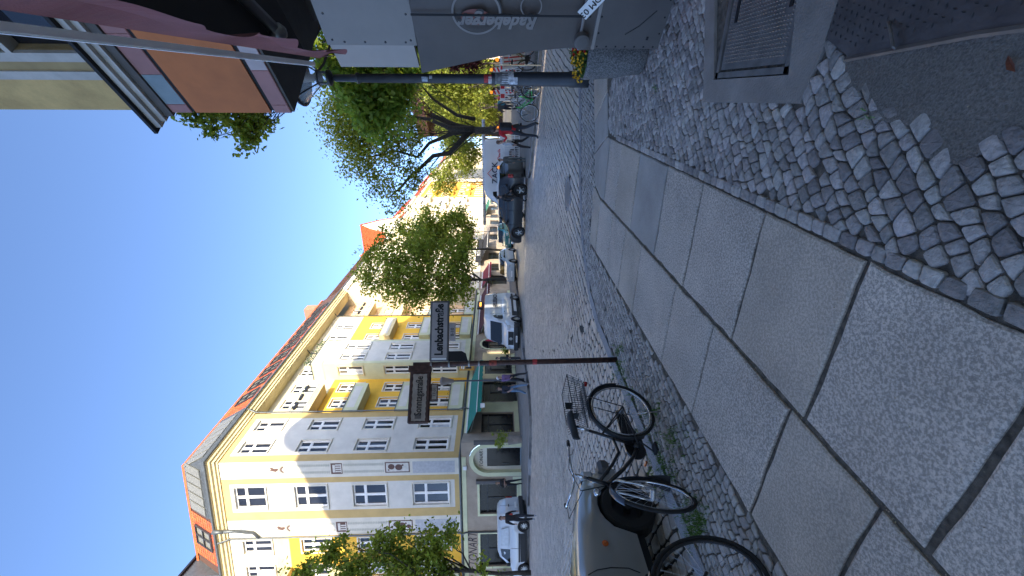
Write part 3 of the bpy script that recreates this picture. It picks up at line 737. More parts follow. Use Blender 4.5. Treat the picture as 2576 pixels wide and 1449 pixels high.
# balconies of face B
GM = (P_GREEN, P_LIGHT)
balcony(FB, cb, 5.05, 8.7, 17.2, RC, -.1, 'rail', (P_YEL if False else P_CRM, P_LIGHT))
balcony(FB, cb, 5.05, 8.7, 13.3, RC, -.1, 'solid', GM); balcony(FB, cb, 5.05, 8.7, 9.05, RC, -.1, 'solid', GM); balcony(FB, cb, 5.05, 8.7, 4.75, RC, -.1, 'solid', GM)
balcony(FB, cb, 16.9, 20.9, 13.35, RC, -.1, 'solid', (P_CRM, P_LIGHT)); balcony(FB, cb, 16.9, 20.9, 9.1, RC, -.1, 'solid', GM); balcony(FB, cb, 16.9, 20.9, 4.75, RC, -.1, 'solid', GM)
balcony(FB, cb, 23.3, 26.9, 17.5, 2.1, .85, 'rail', (P_CRM, P_LIGHT)); balcony(FB, cb, 23.3, 26.9, 13.5, 2.1, .85, 'solid', (P_CRM, P_CRM)); balcony(FB, cb, 23.3, 26.9, 9.1, 2.1, .85, 'solid', GM); balcony(FB, cb, 23.3, 26.9, 4.75, 2.1, .85, 'solid', GM)
balcony(FA, cb, -12.2, -8.6, 17.15, 0, -1.1, 'rail', (P_CRM, P_LIGHT)); balcony(FA, cb, -12.2, -8.6, 9.0, 0, -1.1, 'solid', GM); balcony(FA, cb, -12.2, -8.6, 4.75, 0, -1.1, 'solid', GM); balcony(FA, cb, -12.2, -8.6, 13.0, 0, -1.1, 'solid', GM)
for (x, z, a, h) in winsA: win(FA, cb, x, z, a, h, 'cross')
for (x, z, a, h) in winsB: win(FB, cb, x, z, a, h, 'two')
for (x, z, a, h) in winsA: surround1(FA, cb, x, z, a, h, P_STRIP, .1)
for h in shopA: surround1(FA, cb, h[0], h[1], h[2]-h[0], h[3]-h[1], P_LIME, .16)
for (x, z, a, h) in winsB: surround1(FB, cb, x, z, a, h, P_STRIP, .08)
for (x, z, a, h) in [(x, z, 1.2, h) for z, h in [(5.5, 2.45), (10.0, 2.3), (14.25, 2.2)] for x in (6.85, 9.0, 17.9, 20.4)]: surround1(FB, cb, x, z, a, h, P_STRIP, .09, RC)
for h in HO: surround1(FB, cb, h[0], h[1], h[2]-h[0], h[3]-h[1], P_STRIP, .09, OY)
for h in HS: surround1(FS, cb, h[0], h[1], h[2]-h[0], h[3]-h[1], P_CRM, .09)
for h in shopA: win(FA, cb, h[0], h[1], h[2]-h[0], h[3]-h[1], 'shop', curt=False)
# ground floor of face B
shopB = [(2.3, .55, 4.6, 3.1), (6.0, .15, 8.75, 3.1), (9.9, .45, 11.7, 3.0), (14.2, .12, 15.9, 3.4), (17.2, .15, 20.5, 3.1), (22.0, .15, 26.8, 3.1)]
wall(FB, 2.0, END, .1, 4.42, shopB, [(1, 0, END, 4.5, 6), (9.2, 0, 13.5, 3.3, 4), (1, .1, END, .5, 7), (4.7, .4, 5.9, 3.4, 7)], MW, cb, name='ground_floor_wall')
for h in shopB: win(FB, cb, h[0], h[1], h[2]-h[0], h[3]-h[1], 'shop', curt=False)
# arched doorway behind the van
ar = MB(FB)
for k in range(10):
    a0, a1 = math.pi*k/10, math.pi*(k+1)/10
    for r0, r1, y in ((.95, 1.15, -.06),):
        q = lambda r, a: (15.05-r*math.cos(a), -.06, 2.5+r*math.sin(a))
        ar.add([q(r0, a0), q(r1, a0), q(r1, a1), q(r0, a1)], [(3, 2, 1, 0)])
ar.box(13.9, -.06, .1, 14.1, 0, 2.5); ar.box(16.0, -.06, .1, 16.2, 0, 2.5); ar.obj('door_arch', [P_LIME], cb)
# ledge above the ground floor, cornice and gutter, following both faces
dd = (nA+nB); dd = dd/(1+nA.dot(nB))
def band(prof, mt, name, xA=-16.5, xB=END, smooth=False):
    mb = MB(); n = len(prof); rows = []
    for kind in (0, 1, 2):
        for (o, z) in prof:
            if kind == 0: p = CB+dA*xA+nA*o
            elif kind == 1: p = CB+dd*o
            else: p = CB+dB*xB+nB*o
            rows.append((p.x, p.y, z))
    mb.add(rows, [(k*n+i, k*n+i+1, (k+1)*n+i+1, (k+1)*n+i) for k in range(2) for i in range(n-1)]+[list(range(n))[::-1], list(range(2*n, 3*n))])
    return mb.obj(name, mt, cb)
band([(0, 4.42), (.10, 4.44), (.16, 4.52), (.16, 4.6), (0, 4.62)], M_ZINC, 'ledge')
band([(0, 4.1), (.05, 4.1), (.06, 4.4), (0, 4.42)], P_LIME, 'ledge_moulding')
band([(-1.2, 21.4), (.08, 21.4), (.08, 21.5), (.2, 21.55), (.22, 21.68), (.36, 21.74), (.38, 21.86), (.5, 21.9), (-.1, 21.92)], P_CRM, 'cornice')
band([(.38, 21.93), (.5, 21.9), (.6, 21.95), (.62, 22.05), (.6, 22.06), (.57, 21.98), (.4, 21.98)], M_ZINC, 'gutter')
band([(-.3, 21.93), (.4, 22.0), (-1.25, 24.75), (-1.3, 24.72)], [M_TILE2], 'roof_deck')
bt = MB()
for P in ([CB+dA*-16.5-nA*1.2, CB-dd*1.2, CB-dd*1.2-nB*10+dB*10, CB+dA*-16.5-nA*12], [CB-dd*1.2, CB+dB*END-nB*1.2, CB+dB*END-nB*12, CB-dd*12]):
    bt.add([(p.x, p.y, 24.74) for p in P], [(0, 1, 2, 3)])
bt.obj('flat_roof', [M_ZINC], cb)
band([(-1.28, 24.74), (-1.16, 24.72), (-1.14, 24.86), (-1.28, 24.88)], [M_TILE], 'ridge')
# roof tiles
SLn = Vector((1.6, 2.75)); SLn.normalize()     # up the slope (inwards, up)
def tile_mesh():
    mb = MB(); n = 4; w_ = .24; l = .36
    vs = []
    for j, (yy, zz) in enumerate(((0, .03), (l, .0))):
        for i in range(n+1):
            x = w_*i/n; vs.append((x, yy, zz+.035*math.sin(math.pi*i/n)))
    vs += [(w_*i/n, 0, .0) for i in range(n+1)]
    mb.add(vs, [(i, i+1, n+2+i, n+1+i) for i in range(n)]+[(2*(n+1)+i, 2*(n+1)+i+1, i+1, i) for i in range(n)])
    return mb.mesh('roof_tile', [M_TILE])
TMESH = tile_mesh()
def roof_frame(M, x, o, z):      # local x along wall, local y up the slope
    p = M @ Vector((x, -o, z)); xx = M.to_3x3() @ Vector((1, 0, 0)); yy = (M.to_3x3() @ Vector((0, SLn.x, 0)))+Vector((0, 0, SLn.y))
    return frameM(p, xx, yy)
roof = MB().add([tuple(CB+Vector((0, 0, 21.9))), tuple(CB+Vector((0, .01, 21.9))), tuple(CB+Vector((.01, 0, 21.9)))], [(0, 1, 2)]).obj('tile_field', [M_TILE], cb)
SLOPE_L = math.hypot(1.65, 2.75)
skyB = [(6.9+2.05*i, 1.35) for i in range(9)]
skyA = [(-7.0, 1.55)]
singles = 0; stf = MB()
def tiles(M, x0, x1, skip, nmax):
    global singles
    r = 0
    while (r+1)*.3 < SLOPE_L:
        c = 0
        while x0+(c+1)*.225 <= x1:
            x = x0+c*.225; s = r*.3; c += 1
            if any(a-.05 < x+.11 < a+b+.05 for a, b in skip) and .45 < s < 2.55: continue
            T = roof_frame(M, x, .40-s*SLn.x, 22.02+s*SLn.y)
            if singles < nmax:
                o = bpy.data.objects.new('roof_tile', TMESH); COL.objects.link(o); o.parent = roof; singles += 1
                o.matrix_local = Matrix.Translation(-parent_loc(roof)) @ T
            else:
                stf.M = T
                stf.add([tuple(v.co) for v in TMESH.vertices], [tuple(p.vertices) for p in TMESH.polygons])
        r += 1
tiles(FA, -8.2, -4.4, skyA, 160)
tiles(FB, 5.6, 24.0, skyB, 300)
stf.M = None; stf.obj('roof_tiles_far', [M_TILE], roof, kind='stuff')
# skylights and snow guards, studio strip at the corner
M_DG = mat('dark_window_frame', (.05, .05, .052), .5, .3); M_SKYG = mat('skylight_glass', (.20, .20, .17), .25, spec=.5, coat=.2)
def skylight(M, x, wd):
    f = MB(roof_frame(M, x, .40-.5*SLn.x, 22.05+.5*SLn.y)); 
    for (a, b, c, d) in ((0, 0, wd, .1), (0, 1.95, wd, 2.05), (0, .1, .09, 1.95), (wd-.09, .1, wd, 1.95), (wd/2-.05, .1, wd/2+.05, 1.95), (.09, .95, wd-.09, 1.05)): f.box(a, b, -.02, c, d, .16)
    o = f.obj('skylight', [M_DG], cb)
    MB(f.M).box(.05, .05, .02, wd-.05, 2.0, .06).obj('pane', [M_SKYG], o)
def snowguard(M, x0, x1):
    g = MB(); T = roof_frame(M, x0, .40-.12*SLn.x, 22.05+.12*SLn.y)
    L_ = x1-x0; g.M = T
    up = Vector((0, SLn.y, SLn.x))  # roughly vertical in roof space
    for hh in (.03, .3): g.tube([(0, up.y*hh, .05+up.z*hh), (L_, up.y*hh, .05+up.z*hh)], .012, 3)
    for i in range(int(L_/.1)): g.tube([(i*.1, up.y*.03, .05), (i*.1, up.y*.3, .05+up.z*.3)], .008, 3, cap=False)
    g.obj('snow_guard', [M_ZINC], cb)
for x, wd in skyA: skylight(FA, x, wd); snowguard(FA, x-.2, x+wd+.2)
for x, wd in skyB: skylight(FB, x, wd); snowguard(FB, x-.1, x+wd+.1)
snowguard(FA, -4.6, -.4); snowguard(FB, .3, 5.6)
stb = MB()
def strip(pts, z, k):
    pass
prof = [(.1, 22.3), (.1, 22.45), (-.55, 24.5), (-.55, 24.62), (-1.2, 24.62), (-1.2, 22.3)]
def band2(prof, mt, name, xA, xB):
    return band(prof, mt, name, xA, xB)
band2([(.28, 22.2), (.30, 22.4), (-.95, 24.55), (-1.25, 24.62), (-1.3, 22.2)], [M_ZINC], 'studio_window', -4.2, 5.4)
for M, xs_ in ((FA, [-4.1, -3.35, -2.6, -1.85, -1.1, -.35]), (FB, [.35, 1.1, 1.85, 2.6, 3.35, 4.1, 4.85])):
    for i, x in enumerate(xs_):
        if x in (-.35, 4.85): continue
        T = roof_frame(M, x, .30-.1*SLn.x+.02, 22.47+.06)
        MB(T).box(.06, .12, -.01, .69, 2.05, .035).obj('pane', [M_SKYG], cb)
# box dormer at the left
dm = MB(FA); dm.box(-11.6, -.25, 22.1, -8.9, 2.2, 25.0, 0); dm.box(-11.8, -.4, 25.0, -8.7, 2.2, 25.15, 1); dm.obj('dormer', [M_ZINC, M_DARKM], cb)
win(FA, cb, -11.0, 22.6, 1.6, 2.0, 'cross', y=-.33, curt=True)
# downpipes, brackets
pipe(FA, cb, [(-6.0, -.55, 21.9), (-6.03, -.12, 21.3), (-6.05, -.09, 4.7), (-6.05, -.25, 4.5), (-6.05, -.09, 4.2), (-6.05, -.09, .2)])
pipe(FB, cb, [(L1, -.55, 21.9), (L1+.03, -.12, 21.3), (L1+.03, -.09, 5.0), (L1+.03, -.28, 4.5), (L1+.03, -.09, 4.2), (L1+.03, -.09, 3.3)])
pipe(FB, cb, [(15.2, -.55, 21.9), (15.2, RC-.1, 21.2), (15.2, RC-.1, 19.2)])
pipe(FB, cb, [(23.2, -.4, 21.9), (23.3, RC-.1, 21.2), (23.3, RC-.1, 5.0)])
al = MB(FA).tube([(-4.9, -.75, 21.95), (-4.9, -.75, 21.2)], [.16, .1], 8); al.tube([(-4.9, -.75, 21.2), (-5.05, -.5, 20.6), (-5.4, -.25, 19.9), (-5.55, -.1, 19.6), (-6.0, -.1, 19.2)], .10, 8)
al.obj('rain_hopper', [M_ZINC], cb, smooth=True)
# painted ornament strips
M_BRN = mat('sgraffito_brown', (.13, .075, .06), .85); M_GRN = mat('sgraffito_grey', (.30, .32, .27), .85); M_PALE = mat('sgraffito_pale', (.62, .6, .54), .85)
def ornament(xc, var):
    mb = MB(FA); y = -.006
    def q(x0, z0, x1, z1, k, yy=y): mb.add([(x0, yy, z0), (x1, yy, z0), (x1, yy, z1), (x0, yy, z1)], [(0, 1, 2, 3)], k)
    for (z0, z1) in ((9.95, 12.78), (13.75, 16.85)):
        for xx in (xc-.27, xc+.27):
            zz = z0
            while zz < z1:
                for s_ in (-1, 1):
                    for dx, dz in ((.05, 0), (.09, .045), (.03, .06)):
                        cx, cz = xx+s_*dx, zz+dz
                        mb.add([(cx-.022, y, cz), (cx, y, cz-.03), (cx+.022, y, cz), (cx, y, cz+.03)], [(0, 1, 2, 3)], 1)
                q(xx-.01, zz, xx+.01, zz+.08, 1, y+.001); zz += .12
    for (z0, z1) in ((12.85, 13.65), (8.1, 9.85)):
        q(xc-.42, z0, xc+.42, z1, 0)
        if var == 0 and z0 > 10 or var == 1 and z0 > 10:
            for i in range(4 if var == 0 else 3): q(xc-.28+i*.17, z0+.12, xc-.18+i*.17, z1-.32, 2, y-.003)
            q(xc-.34, z0+.06, xc+.34, z0+.12, 2, y-.003); q(xc-.3, z1-.3, xc+.3, z1-.12, 2, y-.004)
        else:
            q(xc-.34, z0+.08, xc+.34, z1-.08, 2, y-.002)
            n = 14
            for (cx, cz, r, k) in ((0, (z0+z1)/2-.1, .24, 0), (-.1, z0+.3, .16, 2 if var == 0 else 0), (.05, z1-.45, .22 if var == 0 else .12, 0), (.16, z0+.5, .07, 0), (-.2, z1-.25, .06, 0)):
                mb.add([(xc+cx+r*math.cos(6.283*i/n), y-.004-.0005*r, cz+r*1.1*math.sin(6.283*i/n)) for i in range(n)], [list(range(n))], k)
    # figure on a sun-like half disc at the top
    n = 12
    for r, k, d in ((.34, 1, 0), (.24, 0, .001), (.12, 2, .002)):
        mb.add([(xc+r*math.cos(math.pi*i/n), y-d, 16.95+r*math.sin(math.pi*i/n)) for i in range(n+1)], [list(range(n+1))], k)
    P = [(0, 17.3), (.12, 17.35), (.1, 17.6), (.2, 17.75), (.12, 17.95), (.02, 17.8), (-.05, 18.0), (-.1, 17.75), (-.16, 17.5)]
    mb.add([(xc+a, y-.003, b) for a, b in P], [list(range(len(P)))], 0)
    mb.obj('painted_ornament', [M_BRN, M_GRN, M_PALE], cb)
    mb2 = MB(FA); mb2.box(xc-.5, -.004, 4.9, xc+.42, .0, 7.9); mb2.obj('grey_wall_patch', [mat('patch_grey', (.45, .46, .47), .85)], cb)
ornament(-.64, 0); ornament(-5.35, 1)
# small things on the wall
MB(FA).bbox(-.9, -.18, 4.05, -.6, 0, 4.3).obj('siren_box', [M_WF], cb)
tag(MB(FA).bbox(-2.0, -.25, 1.3, -1.75, 0, 3.4).obj('menu_board', [mat('board_dark', (.09, .085, .085), .6)], None), 'narrow dark board fixed to the wall left of the arched entrance', 'sign')
tag(MB(FA).bbox(1.09, -.25, 1.9, 1.35, -.02, 3.5).obj('menu_board', [mat('board_dark', (.09, .085, .085), .6)], None), 'narrow dark board fixed to the wall right of the arched entrance', 'sign')

# ============================== the rest of the street front
def row_house(x0, x1, H, wallc, topc, label, roofm, floors=4, spacing=2.3, wwd=1.1, balx=(), yoff=0., ground=P_BASE, roofh=3., seed=1, trim=P_STRIP):
    r = random.Random(seed)
    p = FB @ Vector((x0, yoff, 0))
    b = thing('apartment_house', label, 'building', tuple(p), 'houses along the far street front')
    fh = (H-4.4)/floors; Hs = []
    n = int((x1-x0-.8)/spacing); x_ = x0+(x1-x0-(n-1)*spacing)/2-wwd/2
    for f in range(floors):
        for i in range(n): Hs.append((x_+i*spacing, 5.3+f*fh, x_+i*spacing+wwd, 5.3+f*fh+fh*.55))
    G = [(x_+i*spacing*2, .5, x_+i*spacing*2+spacing*1.3, 3.2) for i in range(n//2)]
    wall(FB, x0, x1, .1, H, Hs+G, [(x0, 0, x1, 4.3, 2), (x0, 4.3+fh*(floors-1), x1, H, 1)], [wallc, topc, ground], b, y=yoff)
    for h in Hs: win(FB, b, h[0], h[1], h[2]-h[0], h[3]-h[1], 'two', y=yoff+.13)
    for h in G: win(FB, b, h[0], h[1], h[2]-h[0], h[3]-h[1], 'shop', y=yoff+.13, curt=False)
    for h in Hs: surround1(FB, b, h[0], h[1], h[2]-h[0], h[3]-h[1], trim, .12, yoff)
    mb = MB(FB); mb.box(x0, yoff-.15, H, x1, yoff+.3, H+.25, 0); mb.box(x0, yoff-.4, H+.25, x1, yoff+.3, H+.5, 0); mb.box(x0, yoff-.52, H+.5, x1, yoff-.3, H+.62, 1); mb.box(x0, yoff-.1, 4.3, x1, yoff, 4.5, 0)
    for i in range(int((x1-x0)/.4)): mb.box(x0+i*.4, yoff-.3, H+.05, x0+i*.4+.2, yoff, H+.25, 0)
    mb.obj('cornice', [trim, M_ZINC], b)
    mb = MB(FB); y0 = yoff-.35; z0 = H+.5
    mb.add([(x0, y0, z0), (x1, y0, z0), (x1, y0+roofh*.7, z0+roofh), (x0, y0+roofh*.7, z0+roofh), (x0, yoff+12, z0+roofh), (x1, yoff+12, z0+roofh), (x0, yoff+12, .1), (x1, yoff+12, .1), (x0, yoff, z0), (x1, yoff, z0)],
           [(0, 1, 2, 3), (3, 2, 5, 4), (4, 5, 7, 6)], 0)
    mb.add([(x0, yoff, .1), (x0, y0+.1, z0), (x0, y0+roofh*.7, z0+roofh), (x0, yoff+12, z0+roofh), (x0, yoff+12, .1)], [(0, 1, 2, 3, 4)], 1)
    mb.add([(x1, yoff, .1), (x1, y0+.1, z0), (x1, y0+roofh*.7, z0+roofh), (x1, yoff+12, z0+roofh), (x1, yoff+12, .1)], [(4, 3, 2, 1, 0)], 1)
    rows = int(math.hypot(roofh*.7, roofh)/.35)
    for i in range(rows):
        f = i/rows; yy = y0+roofh*.7*f-.03; zz = z0+roofh*f
        mb.box(x0+.01, yy-.02, zz, x1-.01, yy+.03, zz+.06, 0)
    mb.obj('roof', [roofm, wallc], b)
    for (bx, f, kind) in balx: balcony(FB, b, bx, bx+3.2, 4.4+f*fh+.2, yoff, yoff-1.1, kind, (wallc, trim))
    return b, Hs
h2b, _ = row_house(28.2, 48.0, 21.5, P_WHITE, P_WHITE, 'cream house with dentil cornice and dark brown roof beside the yellow corner house', M_TILE2, spacing=2.4, balx=((31, 3, 'rail'), (31, 2, 'rail'), (38, 2, 'rail'), (38, 1, 'solid'), (31, 1, 'solid'), (44, 3, 'rail')))
mb = MB(FB).box(27.6, 2.2, 24, 28.9, 4.2, 27.2); mb.obj('chimney', [mat('old_brick', (.3, .17, .11), .9)], h2b)
h3b, _ = row_house(48.0, 70.0, 20.8, plaster('pale_cream_plaster', (.64, .54, .34)), P_CRM, 'cream house with steep red tiled gable roofs and a tall pale gable', M_TILE, spacing=2.4, seed=3, balx=((58, 2, 'rail'), (58, 3, 'rail'), (64, 2, 'solid'), (64, 1, 'solid')))
gb = MB(FB)
gb.add([(53, -.3, 21.3), (63.5, -.3, 21.3), (63.5, -.3, 22.6), (61.5, -.3, 25.4), (58.2, -.3, 28.2), (55, -.3, 25.4), (53, -.3, 22.6)], [tuple(range(7))], 0)
gb.add([(53, -.5, 22.5), (55, -.5, 25.4), (58.2, -.5, 28.4), (58.2, 9, 28.4), (55, 9, 25.4), (53, 9, 22.5)], [(0, 1, 4, 5), (1, 2, 3, 4)], 1)
gb.add([(63.5, -.5, 22.5), (61.5, -.5, 25.4), (58.2, -.5, 28.4), (58.2, 9, 28.4), (61.5, 9, 25.4), (63.5, 9, 22.5)], [(5, 4, 1, 0), (4, 3, 2, 1)], 1)
gb.add([(53, -.3, 21.3), (53, 9, 21.3), (53, 9, 22.5), (53, -.3, 22.5)], [(3, 2, 1, 0)], 0)
gb.add([(47.5, -.5, 21.3), (52.9, -.5, 21.3), (50.0, 3, 26.6), (47.5, 6, 21.3), (52.9, 6, 21.3)], [(0, 1, 2), (3, 0, 2), (1, 4, 2)], 1)
for i in range(14):
    f = i/14
    for (xa_, xb_) in ((53, 55),): gb.tube([(53+2*f, -.5, 22.5+2.9*f+.04), (53+2*f, 8.5, 22.5+2.9*f+.04)], .06, 3, 1)
    gb.tube([(55+3.2*f, -.5, 25.4+3*f+.04), (55+3.2*f, 8.5, 25.4+3*f+.04)], .06, 3, 1)
    gb.tube([(47.5+2.5*f, -.5+3.5*f, 21.35+5.3*f), (47.5+2.5*f, 6-3*f, 21.35+5.3*f)], .06, 3, 1)
gb.obj('gable', [P_WHITE, M_TILE], h3b)
for x, z, a, h in ((57.2, 22.3, 1.6, 2.6), (55.3, 22.4, .7, 1.6), (60.6, 22.4, .7, 1.6)): win(FB, h3b, x, z, a, h, 'two', y=-.34)
row_house(70.0, 84.0, 21.8, P_WHITE, P_CRM, 'white house with iron balconies beyond the gabled house', M_TILE, spacing=2.6, seed=4, balx=((72, 1, 'rail'), (72, 2, 'rail'), (72, 3, 'rail'), (78, 1, 'solid'), (78, 2, 'solid'), (78, 3, 'rail')))
row_house(84.0, 104.0, 21.0, plaster('orange_yellow_plaster', (.74, .42, .06)), plaster('orange_yellow_plaster', (.74, .42, .06)), 'orange yellow house with stacked balconies far down the street', M_TILE, spacing=2.6, seed=5, balx=((86, 1, 'solid'), (86, 2, 'solid'), (86, 3, 'solid'), (92, 1, 'solid'), (92, 2, 'solid')))
row_house(104.0, 126.0, 21.8, P_WHITE, P_WHITE, 'white house half hidden by tree leaves far down the street', M_TILE, spacing=2.6, seed=6)
row_house(126.0, 155.0, 21.2, P_CRM, P_CRM, 'pale cream house behind the trees near the end of the street front', M_TILE2, spacing=2.8, seed=7)
row_house(155.0, 190.0, 21.6, P_WHITE, P_CRM, 'farthest cream house closing the street front', M_TILE, spacing=2.8, seed=8)

# ============================== awnings and shop signs along the far front
def awning(M, x0, x1, ztop, zbot, out, mt, label, y=0., val=.25):
    p = M @ Vector((x0, y, ztop)); b = thing('shop_awning', label, 'awning', tuple(p))
    mb = MB(M); n = 10
    vs = []
    for i in range(n+1):
        x = x0+(x1-x0)*i/n
        vs += [(x, y, ztop), (x, y-out, zbot)]
    mb.add(vs, [(2*i, 2*i+1, 2*i+3, 2*i+2) for i in range(n)])
    for i in range(n+1): vs[2*i+1] = (vs[2*i+1][0], y-out-.002, zbot-.0)
    mb.obj('fabric', [mt], b)
    mb = MB(M); N = max(6, int((x1-x0)/.3)); vs = []
    for i in range(N+1):
        x = x0+(x1-x0)*i/N; vs += [(x, y-out-.01, zbot), (x, y-out-.015+.02*(i % 2), zbot-val-(.05 if i % 2 else 0))]
    mb.add(vs, [(2*i, 2*i+1, 2*i+3, 2*i+2) for i in range(N)]); mb.obj('valance', [mt], b)
    mb = MB(M); mb.tube([(x0, y-out, zbot+.01), (x1, y-out, zbot+.01)], .035, 6)
    for x in (x0+.3, x1-.3): mb.tube([(x, y-.05, ztop-.3), (x, y-out, zbot)], .025, 5)
    mb.tube([(x0, y-.06, ztop), (x1, y-.06, ztop)], .07, 6); mb.obj('frame', [M_WF], b)
    return b
M_AG = mat('green_awning_cloth', (.015, .20, .16), .8, var=.1); M_AR = mat('dark_red_awning_cloth', (.07, .012, .02), .85); M_AK = mat('black_awning_cloth', (.015, .016, .02), .85)
awning(FB, 2.2, 8.9, 4.2, 3.35, 2.2, M_AG, 'long green awning over the cafe windows left of the sign post', val=.3)
awning(FB, 17.0, 26.5, 3.9, 3.0, 1.8, M_AR, 'dark red awning above the shop behind the white van')
awning(FB, 29.0, 34.5, 3.9, 2.9, 1.6, mat('wine_red_cloth', (.16, .012, .025), .85), 'wine red awning next to the dark red one')
awning(FB, 38.5, 47.0, 4.6, 3.3, 2.5, M_AK, 'black awning behind the parked teal car')
awning(FB, 66, 74, 4.6, 3.4, 2.4, mat('dark_green_cloth', (.01, .13, .08), .85), 'dark green awning far down the street front', val=.2)
sg = MB(FB).bbox(36.5, -1.0, 4.2, 47.0, -.8, 5.1).obj('shop_sign', [M_AK], None); tag(sg, 'black shop sign board above the black awning', 'sign')
lettering('PAPA NO', .8, sg, FB @ frameM((40.5, -1.02, 4.65), (1, 0, 0), (0, 0, 1)), M_WF)
os_ = MB(FB).bbox(20.6, -1.35, 3.5, 22.4, -1.15, 4.1).obj('neon_sign', [M_DARKM], None); tag(os_, 'small dark sign with glowing orange letters above the red awning', 'sign')
lettering('orens', .42, os_, FB @ frameM((21.5, -1.37, 3.78), (1, 0, 0), (0, 0, 1)), mat('orange_glow', (.8, .2, .02), emit=(1, .25, .03, 3)))
# poster sign above the green awning, small white notices on the awning rod
ps = MB(FB).bbox(9.55, -.75, 3.95, 10.45, -.65, 5.3, .02).obj('hanging_poster', [mat('poster_ochre', (.55, .30, .05), .6)], None); tag(ps, 'ochre poster sign with a dark bottle above the green awning', 'poster')
mb = MB(FB); mb.box(9.7, -.757, 4.2, 10.0, -.751, 4.75, 0); mb.lathe([(.13, 0), (.13, .006)], 12, (10.2, -.757, 4.35), 0, 'y'); mb.box(9.65, -.757, 4.85, 10.35, -.751, 4.98, 1); mb.box(9.75, -.757, 5.05, 10.25, -.751, 5.15, 1)
mb.obj('print', [M_DARKM, M_WF], ps)
for i, (x, lab) in enumerate(((2.6, 'white notice tag hanging at the near end of the green awning'), (8.2, 'white oval notice tag at the far end of the green awning'))):
    tag(MB(FB).bbox(x, -2.27, 2.75, x+.5, -2.24, 3.1).obj('notice_tag', [M_WF], None), lab, 'sign')
# ------------------------------------------------------------------ our side of the street
M_WB = mat('ochre_wall', (.66, .45, .18), .9, var=.16, scale=1.6, bump=.5, bscale=30, dirt=.42)
M_ORG = mat('orange_fascia', (.50, .155, .045), .75, var=.1, scale=3, dirt=.15)
M_PTL = mat('dusty_pink_tile', (.33, .15, .13), .55, var=.1, scale=6); M_BTL = mat('blue_grey_tile', (.20, .25, .26), .5)
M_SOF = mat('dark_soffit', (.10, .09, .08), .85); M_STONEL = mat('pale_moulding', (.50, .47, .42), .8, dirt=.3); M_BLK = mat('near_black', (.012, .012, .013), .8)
DG = Vector((-.44, .90, 0)).normalized(); DE = Vector((DG.y, -DG.x, 0))          # diagonal face direction, end face direction
OC = at(709, 284, 5.2); OC = Vector((OC.x, 5.2, 0))
rbld = thing('oriel_building', 'ochre corner house with orange fascia band overhanging the pavement at upper right', 'building', (OC.x, OC.y, 0))
def poly(pts, z0, z1, k=0, mb=None):
    A = sum(pts[i][0]*pts[(i+1) % len(pts)][1]-pts[(i+1) % len(pts)][0]*pts[i][1] for i in range(len(pts)))
    P = [(p[0], p[1]) for p in pts]; P = P if A > 0 else P[::-1]
    return (mb or MB()).prism(P, z0, z1, k)
P0 = OC; P1 = OC-DG*3.1; P2 = OC+DE*9
zB = lambda X, Y: at(X, Y, 5.2).z
zs_ = zB(734, 278)
# box layers of the oriel, from the underside up
def layer(z0, z1, off, mt, name, y=0):
    o = MB(); a = P0-DE*off*1-DG*0+DG*off; poly([P0-DE*off+DG*off, P1-DE*off, P1+DE*4, P2+DG*off+DE*2, ], z0, z1, 0, o); return o.obj(name, mt, rbld)
ZL = [zs_, zs_+.10, zs_+.16]
z1_, z2_, z3_, z4_, z5_ = zs_+.19, zs_+.24, zs_+1.13, zs_+1.17, zs_+1.40
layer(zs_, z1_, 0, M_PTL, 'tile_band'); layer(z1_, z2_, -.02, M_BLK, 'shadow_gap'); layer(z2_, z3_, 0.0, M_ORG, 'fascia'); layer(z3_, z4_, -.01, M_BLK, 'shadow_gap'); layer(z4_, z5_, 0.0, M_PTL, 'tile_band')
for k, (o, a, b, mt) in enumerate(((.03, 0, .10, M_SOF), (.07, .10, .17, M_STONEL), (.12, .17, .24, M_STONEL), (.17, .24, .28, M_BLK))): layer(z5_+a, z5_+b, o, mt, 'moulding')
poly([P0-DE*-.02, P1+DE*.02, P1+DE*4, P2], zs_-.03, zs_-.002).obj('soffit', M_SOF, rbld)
# the single coloured tiles of the bands
for z0, z1, cols in ((zs_, z1_, [M_PTL, M_PTL, mat('grey_pink_tile', (.42, .34, .32), .5), M_PTL, M_PTL, M_PTL]), (z4_, z5_, [M_PTL, M_BTL, M_PTL, M_PTL, mat('rose_tile', (.38, .2, .19), .5), M_PTL, M_PTL])):
    s = .0; i = 0
    FD = Matrix(((-DG.x, DE.x, 0, P0.x), (-DG.y, DE.y, 0, P0.y), (0, 0, 1, 0), (0, 0, 0, 1)))
    while s < 2.9:
        l = .12 if i == 0 else rnd.uniform(.32, .5)
        MB(FD).bbox(s+.004, -.006, z0+.004, s+l-.004, .02, z1-.004, .003).obj('band_tile', cols[i % len(cols)], rbld); s += l; i += 1
W0 = P0+DE*.04; W1 = P1+DE*.04
FW = Matrix(((-DG.x, DE.x, 0, W0.x), (-DG.y, DE.y, 0, W0.y), (0, 0, 1, 0), (0, 0, 0, 1)))    # x from the corner towards us, y into the wall
zw = z5_+.28
wallh = 12.0
H = [(.76, zw+.02, 2.3, zw+3.4)]
wall(FW, 0, 3.1, zw, zw+wallh, H, [], [M_WB, M_STONEL], rbld, name='wall')
MB(FW).box(.43, -.03, zw, .53, 0, zw+wallh).obj('pilaster_strip', M_STONEL, rbld)
MB(FW).box(.53, -.012, zw, .66, 0, zw+wallh).obj('wall_strip', mat('darker_ochre', (.36, .26, .12), .9), rbld)
wn = MB(FW)
